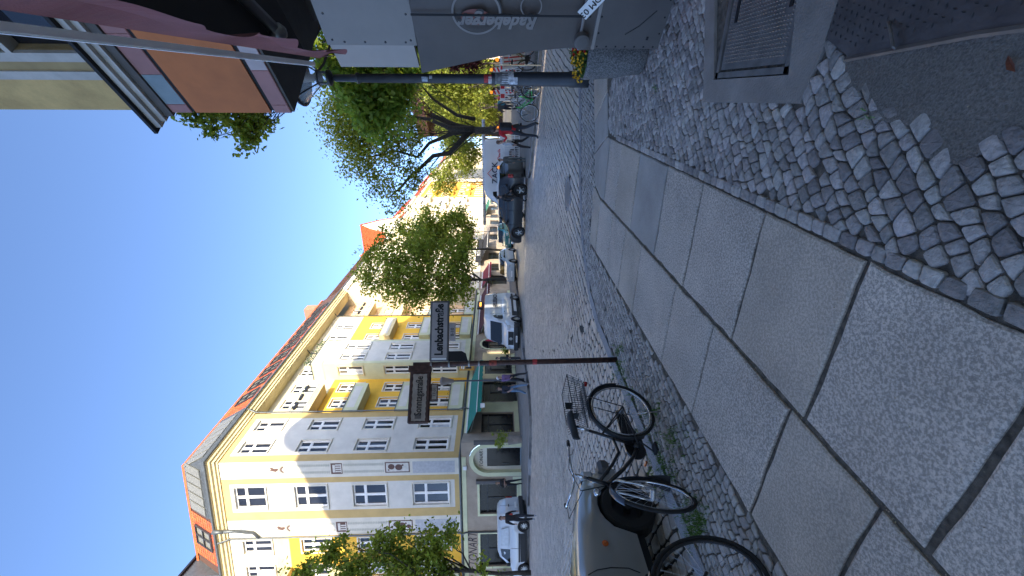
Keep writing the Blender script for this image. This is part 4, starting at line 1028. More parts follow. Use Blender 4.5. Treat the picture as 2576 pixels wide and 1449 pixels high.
for a, b, c, d in ((.66, zw, .76, zw+3.6), (.76, zw+.82, 2.3, zw+.88), (.76, zw+.95, 2.3, zw+.98), (1.5, zw, 1.56, zw+.82)): wn.box(a, -.05, b, c, .12, d)
wf = wn.obj('window', M_STONEL, rbld); MB(FW).box(.76, .1, zw+.02, 2.3, .14, zw+3.4).obj('pane', M_GLASS, wf)
mb = MB(); poly([W0+DE*.35+DG*-.0, W1+DE*.35, P1+DE*4, P2], zs_+.001, zw, 0, mb); mb.obj('inner_wall', M_WB, rbld)
# end face, upper body, round gable and long wing; the wing stands behind the camera on our side
mb = MB()
mb.add([tuple(W0)[:2]+(zw,), tuple(P2)[:2]+(zw,), tuple(P2)[:2]+(zw+wallh,), tuple(W0)[:2]+(zw+wallh,)], [(0, 1, 2, 3)]); mb.obj('end_wall', M_WB, rbld)
mb = MB(); poly([W0, W1, TQ(3.7, 14), P2+DE*4], zw+wallh, 27.0, 0, mb); mb.obj('upper_wall', M_WB, rbld)
gab = MB(); gp_ = []
for k in range(17):
    a = math.pi*k/16; gp_.append((4.5+2.15*math.cos(a), 26.9+2.15*math.sin(a)))
vs = [tuple(TQ(t, 2.5, z)) for t, z in gp_]+[tuple(TQ(t, 3.0, z)) for t, z in gp_]; n = len(gp_)
gab.add(vs, [list(range(n)), list(range(n, 2*n))[::-1]]+[(i, i+1, n+i+1, n+i) for i in range(n-1)]+[(n-1, 0, n, 2*n-1)]); gab.obj('round_gable', M_WB, rbld)
# ground floor set back under the overhang
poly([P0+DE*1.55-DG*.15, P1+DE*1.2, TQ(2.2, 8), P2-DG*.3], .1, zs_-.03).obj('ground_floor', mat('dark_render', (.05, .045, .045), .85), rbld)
wing = thing('apartment_wing', 'long apartment wing on the near side of the street, its awning at upper right', 'building', tuple(TQ(-20, 2.1)))
mb = MB(); poly([TQ(-55, 2.15), TQ(3.5, 2.15), TQ(3.5, 14), TQ(-55, 14)], .1, 24.3, 0, mb); mb.obj('wall', [P_WHITE], wing)  # unseen wall given a pale colour to bounce light onto the pavement
mb = MB(); vs = []
for t in (-55, 3.5): vs += [tuple(TQ(t, 1.9, 24.3)), tuple(TQ(t, 3.0, 27.35)), tuple(TQ(t, 13, 27.35)), tuple(TQ(t, 14, 24.3))]
mb.add(vs, [(0, 1, 2, 3), (7, 6, 5, 4), (0, 4, 5, 1), (1, 5, 6, 2), (2, 6, 7, 3), (3, 7, 4, 0)]); mb.obj('roof', M_TILE, wing)
WF = Matrix(((E1.x, E2.x, 0, TQ(0, 2.13).x), (E1.y, E2.y, 0, TQ(0, 2.13).y), (0, 0, 1, 0), (0, 0, 0, 1)))
for f in range(4):
    for i in range(-7, 1):
        fm, pm, cm = window_meshes(1.2, 2.2, 'cross')
        P = WF @ Vector((i*3.0+1.9, -.12, 5.4+f*4.6)); o_ = put(fm, 'window', wing, P-parent_loc(wing), math.atan2(E1.y, E1.x)); o_.scale.y = 1; put(pm, 'pane', o_, (0, 0, 0))
nb = thing('shade_block', 'unseen stepped block right of the view, added to cast shade on the far houses', 'building', tuple(TQ(20, 8)))  # added out of view; its stepped heights shape the shadow across the street
mb = MB(); poly([TQ(11, 8), TQ(17.5, 8), TQ(17.5, 20), TQ(11, 20)], .1, 27.3, 0, mb); poly([TQ(17.6, 8), TQ(22.5, 8), TQ(22.5, 20), TQ(17.6, 20)], .1, 23.6, 0, mb); poly([TQ(22.6, 8), TQ(30, 8), TQ(30, 20), TQ(22.6, 20)], .1, 14.5, 0, mb); mb.obj('wall', M_WB, nb)

# ---- restaurant awning above the camera's right hand
aw = thing('restaurant_awning', 'dusty red restaurant awning with scalloped valance and folding arms overhead', 'awning', tuple(TQ(1.5, 2, 3)))
ZA = 2.62
a1 = gp(790, 153, ZA); a0 = gp(0, 47, ZA); ad = (a1-a0).normalized(); a0 = a0-ad*.8
nin = Vector((ad.y, -ad.x, 0))          # towards the house
LA = (a1-a0).length
FAW = Matrix(((ad.x, nin.x, 0, a0.x), (ad.y, nin.y, 0, a0.y), (0, 0, 1, ZA), (0, 0, 0, 1)))
M_RC = mat('dusty_red_canvas', (.20, .062, .065), .85, var=.15, scale=8, bump=.2, bscale=200)
DP = 1.75
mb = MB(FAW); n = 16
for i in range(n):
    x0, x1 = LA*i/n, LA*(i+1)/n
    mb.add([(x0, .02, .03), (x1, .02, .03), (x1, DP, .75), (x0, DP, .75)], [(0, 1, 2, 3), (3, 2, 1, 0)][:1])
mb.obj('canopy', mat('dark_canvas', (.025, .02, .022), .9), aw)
mb = MB(FAW); mb.box(-.01, -.022, -.004, LA, -.004, .018); mb.box(-.01, -.026, .0, LA, -.022, .012)
mb.obj('front_bar', mat('white_aluminium', (.9, .89, .85), .4, 0.), aw)
mb = MB(FAW); N = 90; vs = []
for i in range(N+1):
    x = LA*i/N*1.0; sc = abs(math.sin(x/.30*math.pi)); d = .13+.055*sc+(.03 if i < 2 else 0)
    yy = .03+.012*math.sin(x*9)
    vs += [(x, .012, -.03), (x, yy, -.03-d*.5), (x, yy+.006*math.sin(x*23), -.03-d)]
mb.add(vs, [(3*i+k, 3*i+3+k, 3*i+4+k, 3*i+1+k) for i in range(N) for k in (0, 1)])
mb.add([(LA-.02, .015, -.02), (LA+.13, .03, -.02), (LA+.16, .03, -.035), (LA-.02, .03, -.16)], [(0, 1, 2, 3)])
mb.obj('valance', M_RC, aw)
M_ARM = mat('grey_metal_arm', (.20, .19, .18), .4, .5)
arm = MB(FAW); 
sh = (LA-.25, DP-.15, .62); el = (LA-1.25, .75, .30); hd = (LA-.32, .10, .02)
arm.tube([sh, el], .03, 8); arm.tube([el, hd], .026, 8); arm.blob(el, .045, n=8); arm.blob(sh, .06, n=8); arm.blob(hd, .04, n=8)
sh = (LA-.55, DP-.1, .66); el = (LA-2.3, .95, .36); hd = (LA-1.9, .10, .02)
arm.tube([sh, el], .03, 8); arm.tube([el, hd], .026, 8); arm.blob(el, .045, n=8)
arm.obj('folding_arm', M_ARM, aw, smooth=True)
mb = MB(FAW)
P = [Vector((LA-.3, DP-.2, .55)), Vector((LA-.1, DP-.35, .5)), Vector((LA+.12, DP-.5, .38)), Vector((LA+.2, DP-.55, .25)), Vector((LA+.1, DP-.5, .18)), Vector((LA-.05, DP-.4, .2))]
mb.tube(P, .008, 5); mb.obj('cable', M_BLK, aw)
mb = MB(FAW).box(-.2, DP, -.1, LA+.2, DP+.2, .95); mb.obj('wall_box', mat('dark_case', (.02, .02, .021), .7), aw)

# ---- wind enclosure of the terrace: metal panel, printed tarp, base board
EL = gp(1652, 120, .1); ED = Vector((.44, -.90, 0)).normalized(); EN = Vector((ED.y, -ED.x, 0))   # EN points to the street side
EN = -EN if EN.dot(Vector((-1, -.5, 0))) < 0 else EN
enc = thing('terrace_enclosure', 'grey metal and tarpaulin wind screen of the restaurant terrace beside the round planter', 'screen', tuple(EL))
FE = Matrix(((ED.x, -EN.x, 0, EL.x), (ED.y, -EN.y, 0, EL.y), (0, 0, 1, 0), (0, 0, 0, 1)))   # x along towards us, y away from street
def ehit(X, Y, off=0.):     # picture ray against the enclosure plane
    r = ray(X, Y); d = Vector(r); nn = EN; t = ((EL+EN*off).dot(nn))/(d.x*nn.x+d.y*nn.y); p = d*t
    return ((Vector((p.x, p.y, 0))-EL).dot(ED), CAMH+p.z)
M_PAN = mat('light_grey_panel', (.22, .19, .165), .45, .15, var=.06, scale=2, bump=.15, bscale=8, dirt=.15)
M_PAN2 = mat('pale_grey_panel', (.28, .25, .225), .45, .1, var=.05)
M_GB = mat('grey_board', (.12, .105, .095), .6, var=.08, scale=3, dirt=.2)
za, zb = 2.40, ehit(824, 112)[1]
pa = MB(FE).box(0, 0, za, 1.9, .05, zb).obj('metal_panel', M_PAN, enc)
sd = Vector((-.2, .98, 0)).normalized()
mb = MB(); e0 = EL+EN*.0; e1_ = EL+sd*.29
for z0, z1 in ((za+.03, zb-.02),): mb.prism([(e0.x, e0.y), (e0.x-EN.x*.05, e0.y-EN.y*.05), (e1_.x-EN.x*.05, e1_.y-EN.y*.05), (e1_.x, e1_.y)], z0, z1)
mb.obj('side_panel', M_PAN2, enc)
mb = MB(FE); mb.box(0, .05, za-.01, 1.9, .4, za+.02); mb.obj('panel_underside', M_BLK, enc)
mb = MB(FE)
for z in (za+.05, zb-.06):
    for i in range(7): mb.lathe([(.011, 0), (.007, -.007)], 8, (.05+i*.24, 0, z), ax='y')
for i in range(5): mb.lathe([(.011, 0), (.007, -.007)], 8, (.03, 0, za+.1+i*.19), ax='y')
mb.obj('rivets', mat('dark_rivet', (.06, .06, .065), .5, .5), enc, kind='stuff')
# tarp with a gathered left edge
M_TARP = mat('grey_tarp', (.09, .072, .062), .5, var=.08, scale=4, bump=.3, bscale=12, dirt=.12)
NX, NZ = 16, 14; vs = []; zt0, zt1 = .86, za+.0
for j in range(NZ+1):
    f = j/NZ; z = zt0+(zt1-zt0)*f; xl = -.02-.26*f**1.2
    for i in range(NX+1):
        g = i/NX; x = xl+(1.9-xl)*g
        vs.append((x, .02+.018*math.sin(g*9+f*3)+.01*math.sin(g*23+f*5)-(.10*f*max(0, -x)), z))
mb = MB(FE).add(vs, [(j*(NX+1)+i, j*(NX+1)+i+1, (j+1)*(NX+1)+i+1, (j+1)*(NX+1)+i) for j in range(NZ) for i in range(NX)])
tp = mb.obj('tarp', M_TARP, enc, smooth=True)
mb = MB(FE).tube([(-.02, -.01, zt0), (1.9, -.01, zt0)], .014, 6); mb.obj('tarp_hem', M_PAN2, enc)
mb = MB(FE).box(.30, -.035, .8, .317, -.03, za); mb.obj('strap', M_BLK, enc)
M_PRT = mat('grey_print', (.21, .185, .17), .6); M_PRS = mat('print_shade', (.05, .043, .04), .6); M_PRR = mat('faded_red_print', (.22, .075, .06), .6)
xA_, zA_ = ehit(1255, 55)
TM = FE @ frameM((xA_, -.028, zA_), (0, 0, 1), (-1, 0, 0))
def ringM(mb, cx, cz, rx, rz, wd, y, k, a0=0, a1=2*math.pi, n=40):
    vs = []
    for i in range(n+1):
        a = a0+(a1-a0)*i/n
        vs += [(cx+rx*math.cos(a), y, cz+rz*math.sin(a)), (cx+(rx+wd)*math.cos(a), y, cz+(rz+wd)*math.sin(a))]
    mb.add(vs, [(2*i, 2*i+1, 2*i+3, 2*i+2) for i in range(n)], k)
mb = MB(FE); zc1 = ehit(1225, 45)[1]; xo = ehit(1225, 45)[0]
zR = ehit(1218, 30)[1]
ringM(mb, xo+.06, zR+.07, .18, .20, .018, -.026, 0); ringM(mb, xo+.065, zR+.065, .18, .20, .024, -.0245, 1)
mb.add([(xo+.02+.07*math.cos(6.283*i/24), -.0235, zR+.08+.13*math.sin(6.283*i/24)) for i in range(24)], [list(range(24))], 2)
ringM(mb, ehit(1335, 30)[0]+.06, ehit(1335, 30)[1], .085, .085, .010, -.026, 0); 
mb.obj('print_ring', [M_PRT, M_PRS, M_PRR], enc)
for off, mt_, dy in (((0, 0), M_PRT, -.030), ((.012, -.010), M_PRS, -.027)):
    lm = textmesh('Radeberger', .165, ext=.0005, shear=.35, mt=mt_, bold=.006 if mt_ is M_PRT else .009, sx=.9)
    lm.transform(FE @ frameM((xA_+off[0]+.02, dy, zA_+off[1]-.0), (0, 0, 1), (-1, 0, 0))); lm.transform(Matrix.Translation(-parent_loc(enc)))
    o_ = bpy.data.objects.new('lettering', lm); COL.objects.link(o_); o_.parent = enc
# fabric band, board, screws, cap disc, tilted plate
mb = MB(FE).box(-.03, .0, .74, 1.9, .03, .87).obj('fabric_band', M_TARP, enc)
bd = MB(FE); bd.box(-.0, -.02, .10, 1.9, .06, .735, 0); bd.obj('base_board', M_GB, enc)
mb = MB(FE).box(-.005, -.028, .715, 1.9, .07, .745).obj('board_edge', M_PAN2, enc)
mb = MB(FE)
for i in range(7): mb.lathe([(.009, 0), (.006, -.004)], 8, (.02, -.02, .15+i*.09), ax='y')
for i in range(8): mb.lathe([(.009, 0), (.006, -.004)], 8, (.15+i*.15, -.02, .70), ax='y'); mb.lathe([(.009, 0), (.006, -.004)], 8, (.15+i*.15, -.02, .13), ax='y')
mb.tube([(.14, -.021, .45), (.22, -.021, .34), (.36, -.021, .22)], .004, 4); mb.box(.09, -.024, .22, .12, -.019, .24)
mb.obj('screws', M_BLK, enc, kind='stuff')
xd, zd = ehit(1462, 94)
MB(FE).lathe([(.07, 0), (.074, -.01), (.072, -.06), (.05, -.066), (0, -.067)], 24, (xd, -.02, zd), ax='y').obj('round_cap', M_GB, enc, smooth=False)
xd, zd = ehit(1490, 2)
pm_ = FE @ Matrix.Translation((xd, -.05, zd)) @ Matrix.Rotation(R(38), 4, 'Y')
pt = MB(pm_).bbox(-.13, 0, -.055, .13, .008, .055, .003); pt = pt.obj('number_plate', M_WF, enc)
lettering('TOM 03', .08, enc, pm_ @ frameM((0, -.003, 0), (-1, 0, 0), (0, 0, -1)) @ Matrix.Rotation(0, 4, 'Z'), M_BLK)
be = MB(FE).bbox(.66, -.4, .1, 1.8, -.05, .62, .02); 
rbn = be.obj('red_bench', mat('faded_red_wood', (.42, .12, .09), .6), None); tag(rbn, 'faded red bench against the grey base board at the top edge of the picture', 'bench')

# ---- planter with flowers
pc = Vector((2.50, 4.42, .1))
pl_ = thing('round_planter', 'round exposed aggregate concrete planter with red and yellow flowers', 'planter', tuple(pc))
M_AGG = granite('aggregate_concrete', (.16, .155, .15), .5)
MB().lathe([(.20, 0), (.235, .02), (.245, .16), (.27, .3), (.285, .5), (.29, .60), (.285, .63), (.25, .63), (.24, .56), (0, .56)], 32, tuple(pc)).obj('tub', M_AGG, pl_, smooth=True)
gr = MB(); fy = MB(); fr_ = MB()
for i in range(900):
    a = rnd.uniform(0, 6.283); r = .27*math.sqrt(rnd.random()); h = .60+.18*(1-(r/.3)**2)*rnd.random()
    leaf(gr, (pc.x+r*math.cos(a), pc.y+r*math.sin(a), .1+h), .022)
gr.obj('foliage', leafmat('planter_leaf', (.05, .10, .02), (.12, .2, .04)), pl_)
def flower(mb, c, s):
    for k in range(3): leaf(mb, Vector(c)+Vector((rnd.gauss(0, s*.3), rnd.gauss(0, s*.3), rnd.gauss(0, s*.3))), s)
for i in range(75):
    a = rnd.uniform(2.0, 4.6); r = rnd.uniform(.12, .31); flower(fy, (pc.x+r*math.cos(a), pc.y+r*math.sin(a), .1+.68+.11*(1-r/.3)+rnd.uniform(-.05, .03)), .017)
for i in range(45):
    a = rnd.uniform(4.0, 6.0); r = rnd.uniform(.05, .3); flower(fr_, (pc.x+r*math.cos(a), pc.y+r*math.sin(a), .1+.68+rnd.uniform(-.03, .1)), .02)
fy.obj('yellow_flowers', mat('yellow_petal', (.75, .42, .01), .6), pl_); fr_.obj('red_flowers', mat('red_petal', (.55, .01, .01), .6), pl_)

# ---- lamp post
lp_ = gp(1478, 200, .1); lp_ = Vector((lp_.x, lp_.y, .1))
lp = thing('street_lamp', 'dark post lamp with conical glass lantern and stickers on its pole behind the planter', 'street lamp', tuple(lp_))
M_LP = mat('grey_green_lamp_paint', (.055, .06, .068), .5, .2, var=.15, dirt=.15)
zt = lambda X: at(X, 200, lp_.y).z
mb = MB(); x, y = lp_.x, lp_.y
mb.lathe([(.13, -.02), (.13, .3), (.115, .33), (.11, zt(1265)-.1), (.10, zt(1255)-.1), (.078, zt(1235)-.1), (.07, zt(905)-.1), (.085, zt(903)-.1), (.085, zt(898)-.1), (.06, zt(895)-.1), (.055, zt(842)-.1), (.03, zt(842)-.1), (.03, zt(836)-.1)], 20, tuple(lp_)); mb.obj('pole', M_LP, lp, smooth=True)
mb = MB(); zz = lambda X: zt(X)-.1
mb.lathe([(.05, zz(838)), (.12, zz(832)), (.125, zz(826)), (.06, zz(825))], 20, tuple(lp_)); mb.lathe([(.118, zz(806)), (.125, zz(804)), (.125, zz(800)), (.118, zz(799))], 20, tuple(lp_))
mb.lathe([(0, zz(722)), (.30, zz(735)), (.43, zz(750)), (.445, zz(756)), (.42, zz(758)), (.41, zz(757))], 24, tuple(lp_)); mb.obj('lantern_frame', M_DARKM, lp, smooth=False)
for k in range(4):
    a = k*math.pi/2+.4; mb = MB().tube([(x+.115*math.cos(a), y+.115*math.sin(a), .1+zz(826)), (x+.12*math.cos(a), y+.12*math.sin(a), .1+zz(804)), (x+.41*math.cos(a), y+.41*math.sin(a), .1+zz(757))], .012, 5); mb.obj('lantern_rib', M_DARKM, lp)
MB().lathe([(.105, zz(826)), (.115, zz(804)), (.405, zz(757))], 24, tuple(lp_)).obj('glass', mat('lantern_glass', (.8, .85, .88), .05, trans=.0, alpha=.25), lp, smooth=True)
mb = MB()
mb.lathe([(0, zz(795)), (.05, zz(793)), (.07, zz(770)), (.09, zz(757))], 12, tuple(lp_)); mb.obj('reflector', M_PAN2, lp, smooth=True)
for (X, h, c, w_) in ((1070, .10, (.35, .4, .45), .5), (1085, .05, (.5, .5, .52), .3), (1240, .30, (.5, .05, .05), .9), (1248, .26, (.62, .62, .62), .8), (1262, .22, (.2, .2, .2), .8), (1277, .20, (.6, .6, .6), .9), (1291, .14, (.55, .57, .6), .5), (1253, .06, (.6, .55, .1), 1.)):
    r_ = .1135 if X > 1258 else (.104 if X > 1250 else .074); z = zt(X); vs = []
    a0 = math.atan2(-y, -x)+rnd.uniform(-.4, .4); n = 6
    for i in range(n+1):
        a = a0-w_+2*w_*i/n; vs += [(x+(r_+.006)*math.cos(a), y+(r_+.006)*math.sin(a), z-h/2), (x+(r_+.006)*math.cos(a), y+(r_+.006)*math.sin(a), z+h/2)]
    MB().add(vs, [(2*i, 2*i+2, 2*i+3, 2*i+1) for i in range(n)]).obj('sticker', mat('sticker_%d' % X, c, .7, var=.5, scale=25), lp)

# ---- street name post
sp_ = gp(1551, 905, .1); sx_, sy_ = sp_.x, sp_.y
sp = thing('street_name_post', 'rusty brown post with two Berlin street name signs at the kerb', 'sign post', tuple(sp_))
M_RUST = mat('rusty_brown_paint', (.075, .035, .025), .6, .2, var=.4, scale=18, bump=.4, bscale=60)
tt = at(1040, 918, sy_)
top = Vector((tt.x, sy_, tt.z))
mb = MB().tube([sp_, sp_.lerp(top, .5), top], [.036, .034, .033], 14); mb.obj('pole', M_RUST, sp, smooth=True)
def onp(X): f = (at(X, 912, sy_).z-.1)/(top.z-.1); return sp_.lerp(top, f)
# upper sign points left, lower sign points right; both roughly face us
def plate(Xc, Ya, Yb, hpx, name, text, size, dirx, colr, edge, num, numsize, thick=.03):
    pass
z = lambda X: at(X, 900, sy_).z
# lower: right of the post
c0 = Vector((sx_+.05, sy_+.0, 0)); dr_ = Vector((.97, .22, 0)).normalized()
FSg = frameM((onp(1105).x+.04, sy_-.02, onp(1105).z), dr_, (0.0, 0, 1))
L_ = .80; Hh = .25
M_SG = mat('sign_enamel_pale', (.42, .38, .37), .45, var=.08, scale=9, dirt=.2); M_SGE = mat('sign_edge_grey', (.13, .125, .125), .5, .4)
b1_ = MB(FSg).bbox(.0, -Hh/2, -.015, L_, Hh/2, .015, .01).obj('lower_sign', M_SGE, sp)
MB(FSg).bbox(.05, -Hh/2+.025, .012, L_-.025, Hh/2-.025, .018, .002).obj('sign_face', M_SG, b1_)
MB(FSg).box(.02, -Hh/2+.03, .0, .045, Hh/2-.03, .022).obj('sign_strip', M_WF, b1_)
lettering('Lenbachstraße', .145, b1_, FSg @ Matrix.Translation((L_*.52, .0, .0195)), M_BLK, bold=.006, sx=.80)
sk = MB(FSg)
for i in range(60):
    a = Vector((L_-.16+rnd.gauss(0, .04), -.02+rnd.gauss(0, .025), .0225)); sk.add([a, a+Vector((rnd.uniform(.004, .02), rnd.uniform(-.006, .006), .0)), a+Vector((rnd.uniform(0, .01), rnd.uniform(.004, .012), 0))], [(0, 1, 2)])
sk.obj('scratches', mat('scratch_grey', (.33, .31, .31), .6), b1_)
b2_ = MB(FSg).bbox(.26, -Hh/2-.085, -.01, .50, -Hh/2-.002, .01, .006).obj('number_sign', M_SG, sp)
lettering('8-10', .06, b2_, FSg @ Matrix.Translation((.38, -Hh/2-.043, .0115)), M_BLK)
MB(FSg).prism([(.0, -Hh/2), (.13, -Hh/2), (.13, -Hh/2-.17), (.10, -Hh/2-.22), (.0, -Hh/2-.25)][::-1], -.004, .004).obj('bracket_plate', M_BLK, sp)
# upper: left of the post, old, dark frame
dl_ = Vector((-.94, -.34, 0)).normalized()
FSu = frameM((onp(1056).x-.03, sy_-.02, onp(1056).z-.02), -dl_, (0.06, 0, 1))
L_ = .70; Hh = .27
u1 = MB(FSu).bbox(-L_, -Hh/2, -.02, .0, Hh/2, .012, .018).obj('upper_sign', M_RUST, sp)
def wavy(x0, x1, y0, y1, z, n=26):
    P = []
    for i in range(n): P.append((x0+(x1-x0)*i/n, y0+.004*math.sin(i*2.1)))
    for i in range(8): P.append((x1+.003*math.sin(i*2.), y0+(y1-y0)*i/8))
    for i in range(n): P.append((x1-(x1-x0)*i/n, y1+.004*math.sin(i*1.7)))
    for i in range(8): P.append((x0+.003*math.sin(i*2.3), y1-(y1-y0)*i/8))
    return [(a, b, z) for a, b in P]
mb = MB(FSu); v_ = wavy(-L_+.035, -.09, -Hh/2+.05, Hh/2-.045, .014); mb.add(v_, [list(range(len(v_)))]); mb.obj('sign_face', mat('aged_enamel', (.46, .38, .31), .5, var=.15, scale=12, dirt=.3), u1)
lettering('Sonntagstraße', .125, u1, FSu @ Matrix.Translation((-.36, .005, .0165)), mat('faded_black', (.035, .025, .02), .7), bold=.002, sx=.68)
MB(FSu).box(-L_+.06, -.035, .0142, -L_+.12, .045, .0155).obj('emblem', mat('faded_patch', (.12, .10, .09), .7), u1)
u2 = MB(FSu).bbox(-.42, -Hh/2-.095, -.012, -.21, -Hh/2+.005, .008, .008).obj('number_sign', M_RUST, sp)
v_ = wavy(-.405, -.225, -Hh/2-.08, -Hh/2-.02, .0095, 8); MB(FSu).add(v_, [list(range(len(v_)))]).obj('sign_face', MATS['aged_enamel'], u2)
lettering('17-31', .05, u2, FSu @ Matrix.Translation((-.315, -Hh/2-.05, .0115)), MATS['faded_black'])
MB(FSu).box(-.06, -Hh/2-.0, -.03, .02, Hh/2+.02, .03).obj('sign_clamp', M_RUST, sp)
for X in (1085, 1130, 1180, 1205):
    c = onp(X); MB().lathe([(.042, -.012), (.044, 0), (.042, .012)], 12, tuple(c)).obj('clamp', mat('steel_band', (.3, .29, .28), .4, .6), sp)
st = onp(1240); MB().lathe([(.0375, -.05), (.0375, .05)], 12, tuple(st)).obj('sticker', mat('red_sticker', (.3, .05, .03), .7, var=.6, scale=30), sp)
st = onp(1345); MB().lathe([(.0372, -.03), (.0372, .03)], 12, tuple(st)).obj('sticker', mat('sticker_1240', (.3, .1, .05), .7), sp)
# ------------------------------------------------------------------ trees
M_BARK = mat('bark', (.045, .038, .03), .9, var=.4, scale=12, bump=1., bscale=18)
LG = leafmat('leaf_green', (.20, .28, .03), (.36, .42, .05)); LY = leafmat('leaf_yellow_green', (.20, .26, .03), (.36, .40, .06))
LD = leafmat('leaf_dark_green', (.22, .34, .04), (.36, .48, .06)); LR = leafmat('leaf_copper', (.06, .013, .016), (.11, .028, .03))
nr = np.random.default_rng(5)
def leaves(name, parent, mt, blobs, n, size, csize=.35, per=26, shell=.55, flat=.8):
    vols = np.array([b[1][0]*b[1][1]*b[1][2] for b in blobs])**.75; vols = vols/vols.sum()
    V = []
    for (c, r), f in zip(blobs, vols):
        m_ = int(n*f); k = max(1, m_//per)
        d = nr.normal(size=(k, 3)); d /= np.linalg.norm(d, axis=1)[:, None]
        rad = shell+(1-shell)*nr.random(k)[:, None]; rad = np.where(nr.random((k, 1)) < .25, nr.random((k, 1))**.5, rad)
        lump = 1+.22*np.sin(d[:, :1]*5+c[0])*np.sin(d[:, 1:2]*6+c[1])*1+.12*np.sin(d[:, 2:3]*9)
        cc = np.array(c)+d*rad*np.array(r)*lump
        sz = csize*nr.uniform(.5, 1.5, (k, 1))
        idx = np.repeat(np.arange(k), per)
        V.append(cc[idx]+nr.normal(size=(k*per, 3))*sz[idx]*np.array([1, 1, flat]))
    C_ = np.concatenate(V); N = len(C_)
    a = nr.normal(size=(N, 3)); a /= np.linalg.norm(a, axis=1)[:, None]
    b = np.cross(a, nr.normal(size=(N, 3))); b /= np.linalg.norm(b, axis=1)[:, None]
    s = size*nr.uniform(.6, 1.3, (N, 1))
    P = np.stack([C_-a*s, C_-b*s*.6-a*s*.1, C_+a*s, C_+b*s*.6-a*s*.1], 1).reshape(-1, 3)
    off = np.array(parent_loc(parent)) if parent else np.zeros(3)
    me = bpy.data.meshes.new(name); me.vertices.add(4*N); me.vertices.foreach_set('co', (P-off).ravel().astype(np.float32))
    me.loops.add(4*N); me.loops.foreach_set('vertex_index', np.arange(4*N, dtype=np.int32))
    me.polygons.add(N); me.polygons.foreach_set('loop_start', np.arange(0, 4*N, 4, dtype=np.int32)); me.polygons.foreach_set('loop_total', np.full(N, 4, dtype=np.int32))
    me.materials.append(mt); me.update(calc_edges=True); me.validate()
    o = bpy.data.objects.new(name, me); COL.objects.link(o); o.parent = parent; return o
def wob(a, b, k, amp):
    P = [Vector(a)]; d = Vector(b)-Vector(a)
    for i in range(1, k): P.append(Vector(a)+d*(i/k)+Vector((rnd.gauss(0, amp), rnd.gauss(0, amp), rnd.gauss(0, amp*.6)))*d.length)
    return P+[Vector(b)]
def tree(label, base, fork, r0, blobs, n, size, mt, csize=.35, twigs=5, limbs=None, shell=.55, group=None, name='street_tree', per=26, limb_r=None, flat=.8):
    t = thing(name, label, 'tree', tuple(base), group)
    tr = MB(); F = Vector(fork); tr.tube(wob(base, F, 5, .015), [r0*1.3, r0, r0*.95, r0*.9, r0*.85, r0*.85], 9); tr.obj('trunk', M_BARK, t, smooth=True)
    lb = MB()
    for i, (c, r) in enumerate(blobs):
        if limbs and i % 2: continue
        st = F if i % 3 else Vector(base).lerp(F, .85)
        rr = (limb_r or (r0*.5 if r0 < .2 else .06))*rnd.uniform(.6, 1)
        P = wob(st, c, 5, .05); lb.tube(P, [rr, rr*.85, rr*.7, rr*.5, rr*.35, rr*.2], 5)
        for k in range(twigs):
            q = P[rnd.randint(2, 5)]; d = Vector((rnd.gauss(0, 1), rnd.gauss(0, 1), rnd.gauss(.3, .7))).normalized()
            e = Vector(c)+Vector((d.x*r[0], d.y*r[1], d.z*r[2]))*rnd.uniform(.6, 1)
            Q = wob(q, e, 4, .06); lb.tube(Q, [rr*.32, rr*.25, rr*.18, rr*.12, rr*.05], 4)
            for k2 in range(2):
                q2 = Q[rnd.randint(1, 3)]; e2_ = q2+Vector((rnd.gauss(0, .4), rnd.gauss(0, .4), rnd.gauss(0, .4)))*r[0]; lb.tube(wob(q2, e2_, 3, .06), [rr*.13, rr*.1, rr*.07, rr*.03], 3, cap=False)
    for L_ in (limbs or []): lb.tube(L_[0], L_[1], 7)
    lb.obj('limbs', M_BARK, t, smooth=True)
    leaves('crown', t, mt, blobs, n, size, csize, shell=shell, per=per, flat=flat)
    return t
def BL(X, Y, d, rx, ry=None, rz=None):
    p = at(X, Y, d); s = d/FPX
    return (tuple(p), (rx*s, (ry or rx)*s, (rz or rx)*s))
# left young tree at the far kerb
b_ = at(1335, 1441, 21.5); b_.z = .13
tree('young green tree at the left edge of the view before the yellow facade', b_, at(1160, 1436, 21.5), .10,
     [BL(760, 1440, 21.5, 30, 30, 40), BL(830, 1400, 21.5, 34, 40, 42), BL(900, 1445, 21.5, 60, 50, 50), BL(960, 1385, 21.5, 45, 40, 45), BL(1020, 1430, 21.5, 65, 50, 50), BL(1080, 1385, 21.8, 52, 40, 40), BL(1130, 1345, 21.5, 26, 30, 24), BL(1110, 1450, 21.5, 60, 50, 40), BL(1010, 1340, 21.5, 22, 20, 20), BL(860, 1340+20, 21.5, 14, 12, 18), BL(1210, 1430, 21.5, 22, 22, 14)],
     9000, .105, LG, csize=.22, twigs=7, shell=.3, per=18)
